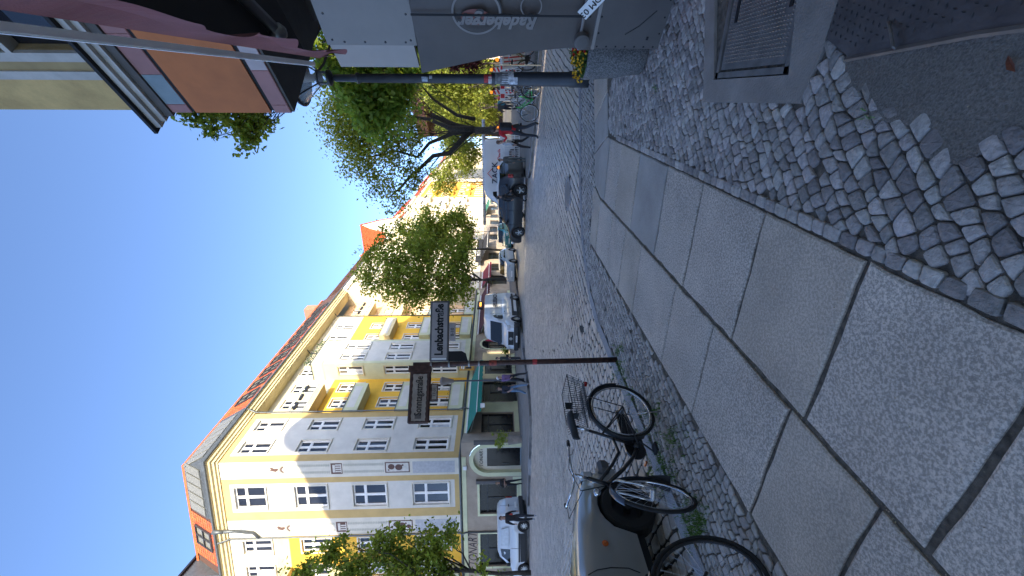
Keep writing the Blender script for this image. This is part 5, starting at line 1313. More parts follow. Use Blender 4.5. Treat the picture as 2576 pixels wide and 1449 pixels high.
# middle tree by the silver car
b_ = at(1300, 700, 38); b_.z = .1
tree('full young green tree between the white van and the sign posts of the far kerb', b_, at(1195, 703, 38), .13,
     [BL(930, 700, 38, 40, 34, 36), BL(945, 640, 38, 35, 30, 32), BL(990, 725, 38, 50, 40, 44), BL(1000, 660, 38, 62, 50, 44), BL(1050, 745, 38, 40, 36, 36), BL(1060, 690, 38, 70, 55, 50), BL(1060, 625, 38, 55, 50, 44), BL(1120, 735, 38, 42, 40, 36), BL(1130, 670, 38, 75, 55, 44), BL(1170, 720, 38, 52, 44, 22), BL(1165, 640, 38, 55, 44, 26), BL(970, 600, 38, 24, 22, 20)],
     19000, .13, LG, csize=.34, twigs=7, shell=.35)
b_ = at(1285, 628, 44); b_.z = .1
tree('green tree right behind the full young one beyond the teal car', b_, at(1180, 628, 44), .11,
     [BL(1040, 600, 44, 42, 36, 36), BL(1080, 575, 44, 48, 40, 40), BL(1120, 600, 44, 60, 44, 36), BL(1150, 560, 44, 36, 36, 30), BL(1180, 590, 44, 40, 36, 18), BL(1010, 570, 44, 20, 18, 18)],
     8500, .15, LG, csize=.36, twigs=6, shell=.35)
# the big tree in the middle
bx = at(1310, 325, 30); bx.z = .1
f_ = at(1195, 328, 30)
PA = lambda *a: [at(X, Y, d) for X, Y, d in a]
limbs = [(PA((1200, 328, 30), (1150, 318, 30), (1100, 296, 29.6), (1085, 288, 29.5)), [.24, .2, .17, .15]),
         (PA((1180, 330, 30), (1150, 365, 30), (1130, 385, 30), (1090, 392, 30), (1060, 420, 30), (1030, 445, 30), (1010, 470, 30), (975, 500, 30)), [.22, .19, .17, .15, .13, .1, .08, .04]),
         (PA((1190, 330, 30.2), (1140, 335, 30.2), (1080, 360, 30.2), (1050, 395, 30.3), (1000, 380, 30.3), (930, 395, 30)), [.2, .15, .12, .1, .08, .05]),
         (PA((1185, 325, 29.5), (1130, 322, 29), (1080, 300, 29), (1000, 290, 29), (930, 300, 29)), [.2, .15, .12, .1, .05]),
         (PA((1195, 300, 31), (1150, 290, 31), (1090, 250, 31), (1060, 215, 31)), [.15, .12, .09, .05]),
         (PA((1060, 420, 30), (1045, 440, 30), (1040, 480, 30)), [.07, .05, .03])]
tree('big spreading tree with dark forked limbs in the park beyond the crossing', bx, f_, .30,
     [BL(850, 300, 30, 45, 45, 40), BL(830, 255, 30, 30, 30, 30), BL(860, 350, 30, 38, 36, 38), BL(880, 235, 30, 50, 50, 44), BL(900, 290, 30, 62, 55, 55), BL(900, 385, 30, 40, 40, 40), BL(930, 340, 30, 60, 50, 50), BL(930, 430, 30, 36, 30, 36), BL(950, 250, 30, 65, 60, 60), BL(960, 470, 30, 34, 34, 34), BL(985, 380, 30, 55, 45, 45), BL(1000, 300, 29.5, 65, 55, 50), BL(1010, 500, 30, 24, 24, 22), BL(1010, 220, 30.5, 60, 60, 50), BL(1040, 440, 30, 38, 36, 30), BL(1040, 340, 29.5, 40, 40, 34), BL(890, 190, 30.5, 52, 50, 50), BL(960, 180, 30.5, 60, 60, 55), BL(1020, 170, 30.5, 50, 50, 40), BL(870, 420, 30, 18, 18, 20), BL(985, 530, 30, 14, 14, 14)],
     30000, .10, leafmat('leaf_mixed_green', (.22, .29, .03), (.46, .48, .06)), csize=.42, twigs=7, limbs=limbs, shell=.5, per=22, name='spreading_tree')
# near dark leaved tree at the right, its trunk behind the screen
bn = Vector((9.3, 15.2, .1))
tree('dense dark green tree behind the lamp post, one bough hanging past the orange fascia', bn, (9.1, 15.0, 4.2), .2,
     [BL(905, 130, 15, 80, 70, 70), BL(870, 200, 15, 45, 45, 40), BL(920, 245, 15, 52, 50, 48), BL(980, 215, 15, 58, 50, 48), BL(935, 310, 15, 30, 34, 34), BL(1000, 280, 15, 32, 30, 36), BL(1030, 160, 15, 50, 50, 36), BL(890, 60, 15, 80, 70, 70), BL(990, 90, 15, 70, 60, 60), BL(1050, 110, 15, 30, 30, 24),
      BL(840, 150, 15, 28, 26, 22), BL(795, 120, 14, 22, 20, 22), BL(825, 170, 14, 20, 20, 14)],
     15000, .115, LD, csize=.24, twigs=5, shell=.45, per=18, name='dense_tree')
bo = Vector((8.6, 11.4, .1))
tree('maple behind the oriel with leafy boughs showing left of the orange band', bo, (7.6, 11.2, 6.0), .18,
     [BL(500, 250, 11, 60, 50, 50), BL(560, 290, 11, 34, 30, 36), BL(610, 300, 11, 46, 34, 40), BL(630, 345, 11, 34, 26, 26), BL(608, 378, 11, 14, 13, 13), BL(650, 300, 11, 34, 28, 28), BL(475, 300, 11, 14, 14, 16), BL(530, 322, 11, 22, 20, 20), BL(680, 310, 11, 16, 16, 16), BL(560, 150, 11, 90, 70, 70), BL(540, 345, 11, 9, 9, 9)],
     4600, .075, LG, csize=.10, twigs=6, shell=.2, per=9, name='maple_tree', limb_r=.05)
# copper beech
tree('copper beech with dark red leaves in the park at the right', at(1285, 118, 36).xy.to_3d(), at(1230, 118, 36), .12,
     [BL(1150, 120, 36, 44, 44, 34), BL(1180, 85, 36, 46, 44, 34), BL(1135, 150, 36, 24, 24, 24), BL(1185, 150, 36, 30, 30, 26), BL(1200, 110, 36, 36, 36, 22)],
     12000, .11, LR, csize=.3, shell=.3, name='copper_beech')
# lit trees in the park behind
k = 0
for (X, Y, d, s, n, lab) in ((1140, 205, 46, 70, 9000, 'sunlit yellow green tree in the park left of the copper beech'), (1075, 160, 52, 70, 9000, 'sunlit tree above the copper beech'), (1150, 270, 55, 62, 8000, 'sunlit yellow green tree behind the fork of the big tree'),
                               (1165, 395, 60, 44, 3600, 'thin yellow green tree in front of the white houses'), (1120, 455, 64, 36, 2200, 'sparse budding tree before the orange yellow house'), (1150, 350, 62, 40, 4200, 'thin pale green tree seen under the big crown'), (1200, 60, 60, 70, 6000, 'green tree at the right behind the copper beech')):
    p = at(1270, Y, d); p.z = .1; q = at(1230, Y, d)
    if Y == 455: sparse = .2
    tree(lab, p, q, .14, [BL(X+rnd.uniform(-.5, .5)*s*.5+dx*s, Y+dy*s, d+rnd.uniform(-1.5, 1.5), s*.52, s*.5, s*.46) for dx, dy in ((-.5, 0), (-.1, -.45), (-.1, .45), (.3, 0), (.4, -.5), (.4, .5), (-.6, .45), (-.6, -.45))], n, .17, LY, csize=.45, twigs=4, shell=.3, name='park_tree', group='sunlit trees of the park')
wood = None
mbw = leaves('distant_foliage', None, LY, [BL(1215+rnd.uniform(-20, 20), Y, 95+rnd.uniform(-5, 20), 34, 30, 30) for Y in range(-60, 330, 26)], 14000, .3, csize=.9, shell=.2)
mbw['kind'] = 'stuff'
# weeds in the strip by the kerb and around the post
gm = mat('weed_green', (.10, .19, .03), .8, island=.4); gs = MB()
def tuft(p, n, h, s=.02):
    for i in range(n):
        a = Vector(p)+Vector((rnd.gauss(0, s), rnd.gauss(0, s), 0)); d = Vector((rnd.gauss(0, .5), rnd.gauss(0, .5), 1)).normalized()*h*rnd.uniform(.4, 1.2); sdv = Vector((rnd.gauss(0, 1), rnd.gauss(0, 1), 0)).normalized()*h*.13
        gs.add([a-sdv*.5, a+sdv*.5, a+d*.6+sdv*.4, a+d], [(0, 1, 2), (0, 2, 3)])
for X, Y, n, sp__ in ((1555, 885, 26, 14), (1562, 935, 34, 16), (1590, 1000, 10, 14), (1660, 1150, 40, 26), (1680, 1200, 40, 26), (1700, 1100, 20, 22), (1745, 1330, 45, 24), (1640, 1040, 26, 20), (1575, 960, 18, 14), (1612, 1085, 12, 10), (1765, 1310, 30, 18), (1725, 1275, 20, 20), (2180, 300, 1, 8), (1650, 225, 2, 5)):
    for i in range(n):
        p = gp(X+rnd.gauss(0, sp__*.6), Y+rnd.gauss(0, sp__), .09); tuft(p, 12, .045, .016)
gs.obj('weeds', gm, None, kind='stuff')
gg = MB(); gs = gg
for i in range(700):
    tuft(Vector((rnd.uniform(8.0, 10.5), rnd.uniform(15.4, 17), .1)), 2, .05, .05)
gg.obj('grass_strip', mat('grass_green', (.04, .07, .015), .8), None, kind='stuff')
# fallen brown leaf
lf = MB(); c = gp(2545, 160, .103); a = Vector((.03, .009, 0)); b = Vector((-.004, .008, 0))
vs = [c-a, c-a*.4-b+Vector((0, 0, .006)), c+a*.5-b+Vector((0, 0, .01)), c+a, c+a*.5+b+Vector((0, 0, .004)), c-a*.4+b+Vector((0, 0, .012)), c+Vector((0, 0, .003))]
lf.add(vs, [(0, 1, 6), (1, 2, 6), (2, 3, 6), (3, 4, 6), (4, 5, 6), (5, 0, 6)])
tag(lf.obj('fallen_leaf', mat('brown_leaf', (.16, .045, .02), .7, var=.5, scale=60), None), 'curled red brown leaf lying on the asphalt patch', 'leaf')
# ------------------------------------------------------------------ vehicles
def paint(name, c, **k): return mat(name, c, k.get('r', .28), k.get('m', 0.), var=.03, scale=2, coat=1., spec=.5)
M_TYRE = mat('tyre_rubber', (.018, .018, .018), .85, bump=.3, bscale=60); M_RIM = mat('alloy_rim', (.45, .46, .47), .3, .8); M_CARG = mat('car_glass', (.012, .014, .015), .05, spec=.5, coat=.3)
M_PLA = mat('black_plastic', (.02, .021, .023), .6); M_LENS = mat('headlight_lens', (.5, .53, .55), .08, coat=1.); M_REDL = mat('red_lamp', (.35, .01, .01), .2, coat=1.); M_AMB = mat('amber_lens', (.6, .12, .01), .25, coat=1.)
def interp(P, x):
    return float(np.interp(x, [p[0] for p in P], [p[1] for p in P]))
def wheel(parent, x, y, r, side, wd=.2, spokes=5, rimmat=None):
    t = MB(); s = side
    t.lathe([(r*.62, -wd/2), (r*.92, -wd/2), (r, -wd/2+.03), (r, wd/2-.03), (r*.92, wd/2), (r*.62, wd/2)], 22, (0, 0, 0), ax='y', cap=False)
    w_ = t.obj('wheel', M_TYRE, None, smooth=False); w_.parent = parent; w_.location = (x, y, r)
    m_ = MB(); yy = wd/2-.05
    m_.lathe([(r*.64, s*(yy+.03)), (r*.60, s*(yy+.035)), (r*.56, s*(yy-.02)), (r*.5, s*(yy-.06)), (0, s*(yy-.06))], 22, ax='y', cap=False)
    m_.lathe([(r*.14, s*(yy-.05)), (r*.14, s*(yy+.02)), (0, s*(yy+.025))], 10, ax='y')
    for k in range(spokes):
        a = 2*math.pi*k/spokes+.3; d = Vector((math.cos(a), 0, math.sin(a))); e = Vector((-math.sin(a), 0, math.cos(a)))*r*.075
        A = [d*r*.1-e*1.2, d*r*.1+e*1.2, d*r*.6+e*.8, d*r*.6-e*.8]
        m_.add([(p.x, s*(yy+.0), p.z) for p in A]+[(p.x, s*(yy+.025), p.z) for p in A], [(0, 1, 2, 3), (4, 5, 6, 7), (0, 1, 5, 4), (1, 2, 6, 5), (2, 3, 7, 6), (3, 0, 4, 7)])
    rm = m_.mesh('rim', [rimmat or M_RIM]); o = bpy.data.objects.new('rim', rm); COL.objects.link(o); o.parent = w_
def car(name, label, cat, L, W, prof_low, belt, roof, glassx, wheels, wr, pmat, hoodw=None, sidewin=(), group=None, spokes=5, rim=True, lowmat=None, lowz=0, tumble=.16, arch=1.18, nose=.75, ridge=None, rimmat=None):
    """x forward 0..L; roof: list (x,z) of the upper outline; belt: (x,z) of the shoulder line; prof_low: sill height"""
    t = thing(name, label, cat, (0, 0, 0), group)
    mb = MB(); NX = max(40, int(L*12)); xs_ = [L*i/NX for i in range(NX+1)]
    NS = 12; rows = []
    for x in xs_:
        zr_ = interp(roof, x); zb_ = min(interp(belt, x), zr_-.01); zl = interp(prof_low, x); hw = W/2*interp([(0, nose), (L*.06, .93), (L*.16, 1), (L*.84, 1), (L*.95, .94), (L, nose)], x)
        for wx in wheels:
            d = abs(x-wx)
            if d < wr*arch: zl = max(zl, wr+math.sqrt((wr*arch)**2-d*d)*.98)
        zl = min(zl, zb_-.05)
        rh = hw*(1-tumble*min(1, (zr_-zb_)/.5)*1.6) if zr_-zb_ > .02 else hw*.96
        cab = zr_-zb_ > .12
        mid = zl+(zb_-zl)*.55
        sec = [(hw*.97, zl), (hw*1.0, zl+(mid-zl)*.6), (hw*1.0, mid), (hw*.985, zb_-.04), (hw*.955, zb_)]
        if cab: sec += [(hw*.955+(rh-hw*.955)*.5, zb_+(zr_-zb_)*.5), (rh+.0, zr_-.07), (rh-.06, zr_-.02), (rh*.6, zr_+.0), (0, zr_+.015)]
        else: sec += [(hw*.93, zb_+(zr_-zb_)*.5), (hw*.88, zr_-.012), (hw*.75, zr_+.004), (hw*.45, zr_+.02), (0, zr_+.028)]
        rows.append([(x, y, z) for y, z in sec]+[(x, -y, z) for y, z in sec[-2::-1]])
    n = len(rows[0]); vs = [p for r_ in rows for p in r_]; fs = []; ks = []
    mb.add(vs, [(i*n+j, i*n+j+1, (i+1)*n+j+1, (i+1)*n+j) for i in range(NX) for j in range(n-1)])
    if lowmat:
        for fi, f in enumerate(mb.f):
            zc = sum(mb.v[i][2] for i in f)/4; 
            if zc < lowz: mb.m[fi] = 1
    mb.add([rows[0][j] for j in range(n)], [list(range(n))]); mb.add([rows[-1][j] for j in range(n)], [list(range(n))[::-1]])
    me_ = mb.mesh('body', [pmat, lowmat or pmat], True)
    b = bpy.data.objects.new('body', me_); COL.objects.link(b); b.parent = t
    ub = MB().box(.15, -W/2+.12, .18, L-.15, W/2-.12, min(interp(belt, L/2)-.1, .7)).obj('underbody', M_PLA, t)
    def sidey(x, z):
        zr_ = interp(roof, x); zb_ = interp(belt, x); hw = W/2; rh = hw*(1-tumble*min(1, (zr_-zb_)/.5)*1.6)
        f = max(0, min(1, (z-zb_)/max(.05, zr_-.07-zb_))); return hw*.955+(rh-hw*.955)*f
    for (pts) in sidewin:
        for s in (-1, 1):
            g = MB(); P = [(x, s*(sidey(x, z)+.008), z) for x, z in pts]; g.add(P, [list(range(len(P)))]); g.obj('side_window', M_CARG, t)
    for (xa, za_, xb_, zb__) in glassx:     # windscreen and rear window between two outline points
        g = MB(); ya, yb = W/2*.80, W/2*.70; up = .02
        g.add([(xa, -ya, za_+up), (xa, ya, za_+up), (xb_, yb, zb__+up), (xb_, -yb, zb__+up)], [(0, 1, 2, 3)]); g.obj('windscreen', M_CARG, t)
    for wx in wheels:
        for s in (-1, 1): wheel(t, wx, s*(W/2-.12), wr, s, .2 if W < 1.9 else .24, spokes, rimmat)
    return t
def place(t, p, d):
    t.location = (p[0], p[1], 0.0); t.rotation_euler.z = math.atan2(d[1], d[0])
def addbox(t, name, mt, a, b, bv=.01):
    o = MB().bbox(*a, *b, bv).obj(name, mt, t); return o
# --- high white delivery van facing us
Lv = 5.9
vanroof = [(0, 2.55), (.1, 2.72), (.3, 2.78), (3.9, 2.74), (4.35, 2.58), (4.75, 2.1), (5.05, 1.62), (5.15, 1.36), (5.7, 1.12), (5.86, .85), (5.9, .5)]
vanbelt = [(0, 1.35), (4.6, 1.35), (5.1, 1.25), (5.7, 1.0), (5.9, .45)]
M_VW = paint('van_white', (.62, .65, .68)); 
van = car('delivery_van', 'white high roof delivery van with brewery lettering parked at the far kerb', 'van', Lv, 2.0, [(0, .32), (Lv, .3)], vanbelt, vanroof, [], (1.1, 4.75), .36, M_VW, sidewin=[[(4.0, 1.36), (4.72, 1.38), (4.62, 1.72), (4.35, 2.02), (4.05, 2.06)]], lowmat=M_PLA, lowz=.48, tumble=.07, nose=.9, spokes=6)
g = MB().add([(5.14, -.86, 1.42), (5.14, .86, 1.42), (4.60, .80, 2.22), (4.60, -.80, 2.22)], [(0, 1, 2, 3)]); g.v = [(x+.06, y, z+.04) for x, y, z in g.v]; g.obj('windscreen', M_CARG, van)
addbox(van, 'grille', M_PLA, (5.74, -.52, .62), (5.92, .52, 1.0)); 
for i in range(4): addbox(van, 'grille_bar', M_DARKM, (5.90, -.46, .68+i*.08), (5.93, .46, .70+i*.08), .004)
eb_ = MB(); eb_.lathe([(.10, 0), (.115, .01), (.12, 0)], 20, (5.93, 0, .82), ax='x')
for k in range(3):
    a = math.pi/2+k*2*math.pi/3; eb_.tube([(5.94, 0, .82), (5.94, .11*math.cos(a), .82+.11*math.sin(a))], [.014, .004], 4)
eb_.obj('emblem', M_RIM, van)
addbox(van, 'bumper', M_PLA, (5.45, -.99, .28), (5.98, .99, .60), .06)
for s in (-1, 1):
    addbox(van, 'headlight', M_LENS, (5.55, min(s*.62, s*.93), .80), (5.83, max(s*.62, s*.93), 1.08), .05)
    addbox(van, 'wing_mirror', M_VW if False else M_PLA, (4.62, min(s*1.0, s*1.22), 1.35), (4.78, max(s*1.0, s*1.22), 1.75), .04)
    addbox(van, 'side_strip', M_PLA, (.4, min(s*.985, s*1.015), .52), (4.3, max(s*.985, s*1.015), .68), .01)
    dl = MB(); 
    for xx in (1.6, 3.05, 3.9): dl.box(xx, s*1.0-.004, .6, xx+.012, s*1.0+.004, 2.3)
    dl.box(1.6, s*1.0-.004, 1.45, 3.9, s*1.0+.004, 1.465); dl.obj('panel_gap', M_DARKM, van)
    addbox(van, 'door_handle', M_PLA, (3.55, min(s*.99, s*1.03), 1.2), (3.72, max(s*.99, s*1.03), 1.25), .008)
addbox(van, 'number_plate', M_WF, (5.97, -.26, .36), (5.99, .26, .47), .003)
lettering('B FB 410', .1, van, frameM((5.993, 0, .415), (0, 1, 0), (0, 0, 1)), M_BLK)
lettering('FEUERBACH.', .44, van, frameM((1.55, 1.025, 1.92), (-1, 0, 0), (0, 0, 1)), M_BLK, bold=.014, sx=.9)
em = MB(FM((2.75, 1.012, 0), (-1, 0), (0, 1)))
ringM(em, 0, 1.75, .16, .13, .022, -.006, 0, math.pi, 2*math.pi, 14); em.box(-.17, -.008, 1.74, .17, -.004, 1.77)
for k in range(7): em.lathe([(.035, 0), (.02, -.006)], 7, (-.14+k*.047, 0, 1.83+.05*math.sin(k*.52)), ax='y')
em.add([(-.05, -.005, 1.93), (.05, -.005, 1.93), (.03, -.005, 2.05), (0, -.005, 2.12), (-.03, -.005, 2.05)], [(0, 1, 2, 3, 4)])
em.obj('emblem', M_BLK, van)
dv = (Vector((-2.27, 30.19, 0))-Vector((-.73, 33.74, 0))).normalized()
rw = Vector((-.73, 33.74, 0)); nvan = Vector((-dv.y, dv.x, 0))   # left of heading
place(van, rw-dv*1.1-nvan*1.0, dv)
# second white van behind the black car, broadside
van2 = car('works_van', 'white works van with red and black lettering standing broadside behind the black car', 'van', Lv, 2.0, [(0, .32), (Lv, .3)], vanbelt, vanroof, [], (1.1, 4.75), .36, M_VW, sidewin=[[(4.0, 1.36), (4.72, 1.38), (4.62, 1.72), (4.35, 2.02), (4.05, 2.06)]], lowmat=M_PLA, lowz=.48, tumble=.07, nose=.9, spokes=6)
g = MB().add([(5.2, -.86, 1.46), (5.2, .86, 1.46), (4.66, .80, 2.26), (4.66, -.80, 2.26)], [(0, 1, 2, 3)]); g.obj('windscreen', M_CARG, van2)
addbox(van2, 'wing_mirror', M_PLA, (4.62, 1.0, 1.35), (4.78, 1.22, 1.75), .04)
M_RR = mat('signal_red', (.55, .02, .02), .5)
lettering('ZACK', .62, van2, frameM((2.6, 1.025, 1.86), (-1, 0, 0), (0, 0, 1)), mat('navy_print', (.02, .03, .06), .5), bold=.012)
lettering('Dach', .4, van2, frameM((1.2, 1.025, 1.5), (-1, 0, 0), (0, 0, 1)), M_RR, bold=.008)
em = MB(); em.tube([(3.0, 1.02, 2.12), (2.65, 1.02, 2.45), (2.3, 1.02, 2.12)], .035, 4); em.obj('roof_logo', M_RR, van2)
pr = at(1300, 352, 33.0); place(van2, (pr.x, pr.y+.4), (-1, .12))
van2.scale = (.98,)*3
# --- black estate car
blk = car('estate_car', 'black estate car with silver five spoke wheels crossing before the barriers', 'car', 4.6, 1.8, [(0, .3), (4.6, .25)], [(0, .95), (.6, .98), (3.3, .93), (4.1, .84), (4.6, .62)],
    [(0, .95), (.08, 1.2), (.35, 1.42), (.8, 1.49), (2.2, 1.5), (2.7, 1.4), (3.35, .99), (4.1, .88), (4.5, .72), (4.6, .5)], [(2.74, 1.37, 3.3, 1.02), (.06, 1.15, .33, 1.4)], (.85, 3.65), .34, mat('black_paint', (.008, .008, .009), .3, coat=.25),
    sidewin=[[(.5, 1.03), (1.2, 1.03), (1.25, 1.42), (.85, 1.42), (.6, 1.3)], [(1.3, 1.03), (2.05, 1.02), (2.05, 1.44), (1.3, 1.43)], [(2.12, 1.02), (3.1, .99), (2.65, 1.33), (2.15, 1.44)]])
for s in (-1, 1):
    addbox(blk, 'headlight', M_LENS, (4.35, min(s*.55, s*.82), .62), (4.56, max(s*.55, s*.82), .76), .03)
    addbox(blk, 'wing_mirror', M_PLA, (2.85, min(s*.88, s*1.04), .98), (2.98, max(s*.88, s*1.04), 1.12), .03)
    addbox(blk, 'tail_light', M_REDL, (-.02, min(s*.68, s*.86), .72), (.14, max(s*.68, s*.86), 1.0), .03)
    MB().tube([(.6, s*.66, 1.53), (2.1, s*.66, 1.54)], .018, 5).obj('roof_rail', M_RIM, blk)
    dl = MB()
    for xx in (1.25, 2.1, 3.05): dl.box(xx, s*.9-.006, .4, xx+.012, s*.9+.003, .97)
    dl.obj('panel_gap', M_BLK, blk)
pr = Vector((5.5, 23.5, 0)); pf_ = Vector((3.35, 25.8, 0)); d_ = (pf_-pr).normalized(); nl = Vector((-d_.y, d_.x, 0))
place(blk, pr-d_*.85-nl*.9, d_); blk.scale = (1.08,)*3
# --- parked cars along the far kerb
def hatch(label, c, p, d, sc=1., name='parked_car', L=4.1, H=1.45, W=1.7):
    t = car(name, label, 'car', L, W, [(0, .28), (L, .25)], [(0, .85), (L*.7, .9), (L*.9, .78), (L, .55)],
        [(0, .8), (.05, 1.05), (.4, H-.08), (.9, H), (L*.48, H), (L*.58, H-.1), (L*.74, .96), (L*.93, .82), (L, .5)], [(L*.59, H-.12, L*.73, .99), (.07, 1.05, .36, H-.12)], (.7, L-.75), .31, paint('paint_'+name+label[:8].replace(' ', '_'), c),
        sidewin=[[(.55, .95), (L*.44, .94), (L*.44, H-.09), (.75, H-.09)], [(L*.46, .94), (L*.69, .93), (L*.57, H-.17), (L*.46, H-.09)]], group='cars parked along the far kerb')
    for s in (-1, 1):
        addbox(t, 'headlight', M_LENS, (L-.25, min(s*.48, s*.74), .58), (L-.05, max(s*.48, s*.74), .72), .03); addbox(t, 'wing_mirror', M_PLA, (L*.62, min(s*.84, s*.98), .95), (L*.65, max(s*.84, s*.98), 1.07), .02)
    addbox(t, 'number_plate', M_WF, (L-.01, -.26, .4), (L+.02, .26, .5), .003)
    place(t, p, d); t.scale = (sc,)*3; return t
dk = Vector((-.416, -.909, 0))
hatch('silver hatchback parked right behind the white delivery van', (.42, .46, .48), TQ(38.0, -14.0), dk, 1.1, 'silver_car')
hatch('teal boxy small car parked second behind the white delivery van', (.01, .16, .17), TQ(46.6, -13.9), dk, 1.1, 'teal_car', H=1.55)
for i, (c, l) in enumerate((((.10, .11, .12), 'dark grey car parked past the teal one'), ((.28, .32, .30), 'pale green grey car with bright windows further down the row'), ((.05, .05, .055), 'blackish car far down the kerb row'), ((.4, .4, .4), 'light silver car far down the kerb row'))):
    hatch(l, c, TQ(53.5+i*6.2, -13.7), dk, 1.1, 'parked_car')
# --- white small van at the left
kr = [(0, 1.35), (.05, 1.72), (.25, 1.86), (2.3, 1.86), (2.7, 1.74), (3.15, 1.25), (3.35, 1.08), (4.0, .92), (4.2, .6)]
kang = car('small_van', 'small white panel van parked at the left with a walker beside it', 'van', 4.2, 1.75, [(0, .3), (4.2, .26)], [(0, 1.1), (3.1, 1.05), (3.9, .85), (4.2, .55)], kr, [(2.75, 1.71, 3.2, 1.24)], (.75, 3.4), .32, M_VW,
    sidewin=[[(2.15, 1.12), (3.0, 1.12), (2.62, 1.6), (2.15, 1.68)]], lowmat=M_PLA, lowz=.42, tumble=.10, spokes=7, nose=.96)
for s in (-1, 1):
    addbox(kang, 'tail_light', M_REDL, (-.03, min(s*.76, s*.86), .95), (.05, max(s*.76, s*.86), 1.35), .02)
    addbox(kang, 'side_strip', M_PLA, (1.15, min(s*.865, s*.89), .55), (2.95, max(s*.865, s*.89), .64), .01)
    g = MB(); g.add([(.75, s*.893, 1.2), (1.9, s*.893, 1.2), (1.9, s*.84, 1.66), (.95, s*.84, 1.66)], [(0, 1, 2, 3)]); g.obj('pressed_panel', mat('pressed_white', (.50, .53, .56), .3, coat=1.), kang)
    dl = MB(); dl.box(2.08, s*.875-.004, .5, 2.09, s*.885, 1.1); dl.obj('panel_gap', M_DARKM, kang); addbox(kang, 'wing_mirror', M_PLA, (2.9, min(s*.9, s*1.06), 1.1), (3.05, max(s*.9, s*1.06), 1.3), .03)
addbox(kang, 'bumper', M_PLA, (-.08, -.86, .3), (.12, .86, .58), .04)
dl = MB(); dl.box(-.012, -.005, .6, -.004, .005, 1.7); dl.box(-.012, -.62, .62, -.004, .62, .63); dl.obj('rear_door_gap', M_DARKM, kang)
addbox(kang, 'door_handle', M_PLA, (-.03, -.1, 1.15), (0, .12, 1.2), .005); addbox(kang, 'number_plate', M_WF, (-.06, -.26, .72), (-.02, .26, .83), .003)
kd = Vector((-.93, -.0, 0)).normalized()
kp = gp(1333, 1293, 0); place(kang, (kp.x-.1, kp.y+1.2), (-.99, .10)); 
# --- old beige saloon at the lower left
M_BEI = mat('beige_paint', (.36, .355, .33), .3, .25, var=.08, scale=1.5, coat=1.)
LB = 4.1
oldc = car('old_saloon', 'old beige saloon with amber side lamp parked at the near kerb behind the bicycles', 'car', LB, 1.66, [(0, .3), (LB, .27)], [(0, .74), (2.4, .78), (3.4, .72), (3.9, .62), (LB, .48)],
    [(0, .78), (.6, .86), (1.0, 1.32), (1.6, 1.4), (2.3, 1.36), (2.95, .87), (3.5, .80), (3.95, .70), (4.08, .58), (LB, .45)], [(2.35, 1.34, 2.93, .90), (.63, .88, .98, 1.3)], (.75, 3.58), .27, M_BEI,
    sidewin=[[(1.1, .86), (1.55, .85), (1.55, 1.3), (1.25, 1.28)], [(1.6, .85), (2.78, .85), (2.28, 1.29), (1.62, 1.31)]], tumble=.18, arch=1.14, nose=.88, rimmat=mat('shaded_rim', (.015, .015, .015), .7), spokes=0)  # rims nearly black: deep wheel arch shade put into their colour
addbox(oldc, 'front_bumper', mat('grey_bumper', (.09, .09, .09), .5), (3.98, -.83, .34), (4.16, .83, .47), .04)
for s in (-1, 1):
    MB().lathe([(.025, 0), (.03, s*.012), (.0, s*.016)], 12, (3.16, s*.832, .60), ax='y').obj('side_lamp', M_AMB, oldc)
    addbox(oldc, 'headlight', M_LENS, (3.95, min(s*.5, s*.74), .52), (4.08, max(s*.5, s*.74), .66), .03)
    dl = MB(); P = [(2.92, s*.79, .80), (2.94, s*.822, .72), (2.95, s*.832, .6), (2.94, s*.832, .45), (2.9, s*.83, .36)]; dl.tube(P, .004, 4); dl.obj('door_gap', M_BLK, oldc)
    dl = MB(); dl.tube([(.2, s*.835, .50), (1.4, s*.84, .5), (2.8, s*.84, .49)], .02, 5); dl.obj('side_moulding', M_BEI, oldc)
    addbox(oldc, 'sill', M_PLA, (1.1, min(s*.76, s*.82), .22), (2.9, max(s*.76, s*.82), .32), .01)
dl = MB()
for k in range(5): dl.tube([(2.82, -.45+k*.05, .865), (2.95, -.5+k*.05, .858)], .004, 3)
dl.obj('vent_slats', M_PLA, oldc)
MB().tube([(2.65, -.72, .92), (2.6, -.86, .95), (2.58, -.92, .98)], .012, 5).obj('mirror_arm', M_PLA, oldc)
addbox(oldc, 'wing_mirror', M_PLA, (2.54, -1.0, .93), (2.61, -.86, 1.05), .02)

oc = TQ(-.72, -3.95-.89); place(oldc, oc, E1); oldc.scale = (1.07,)*3
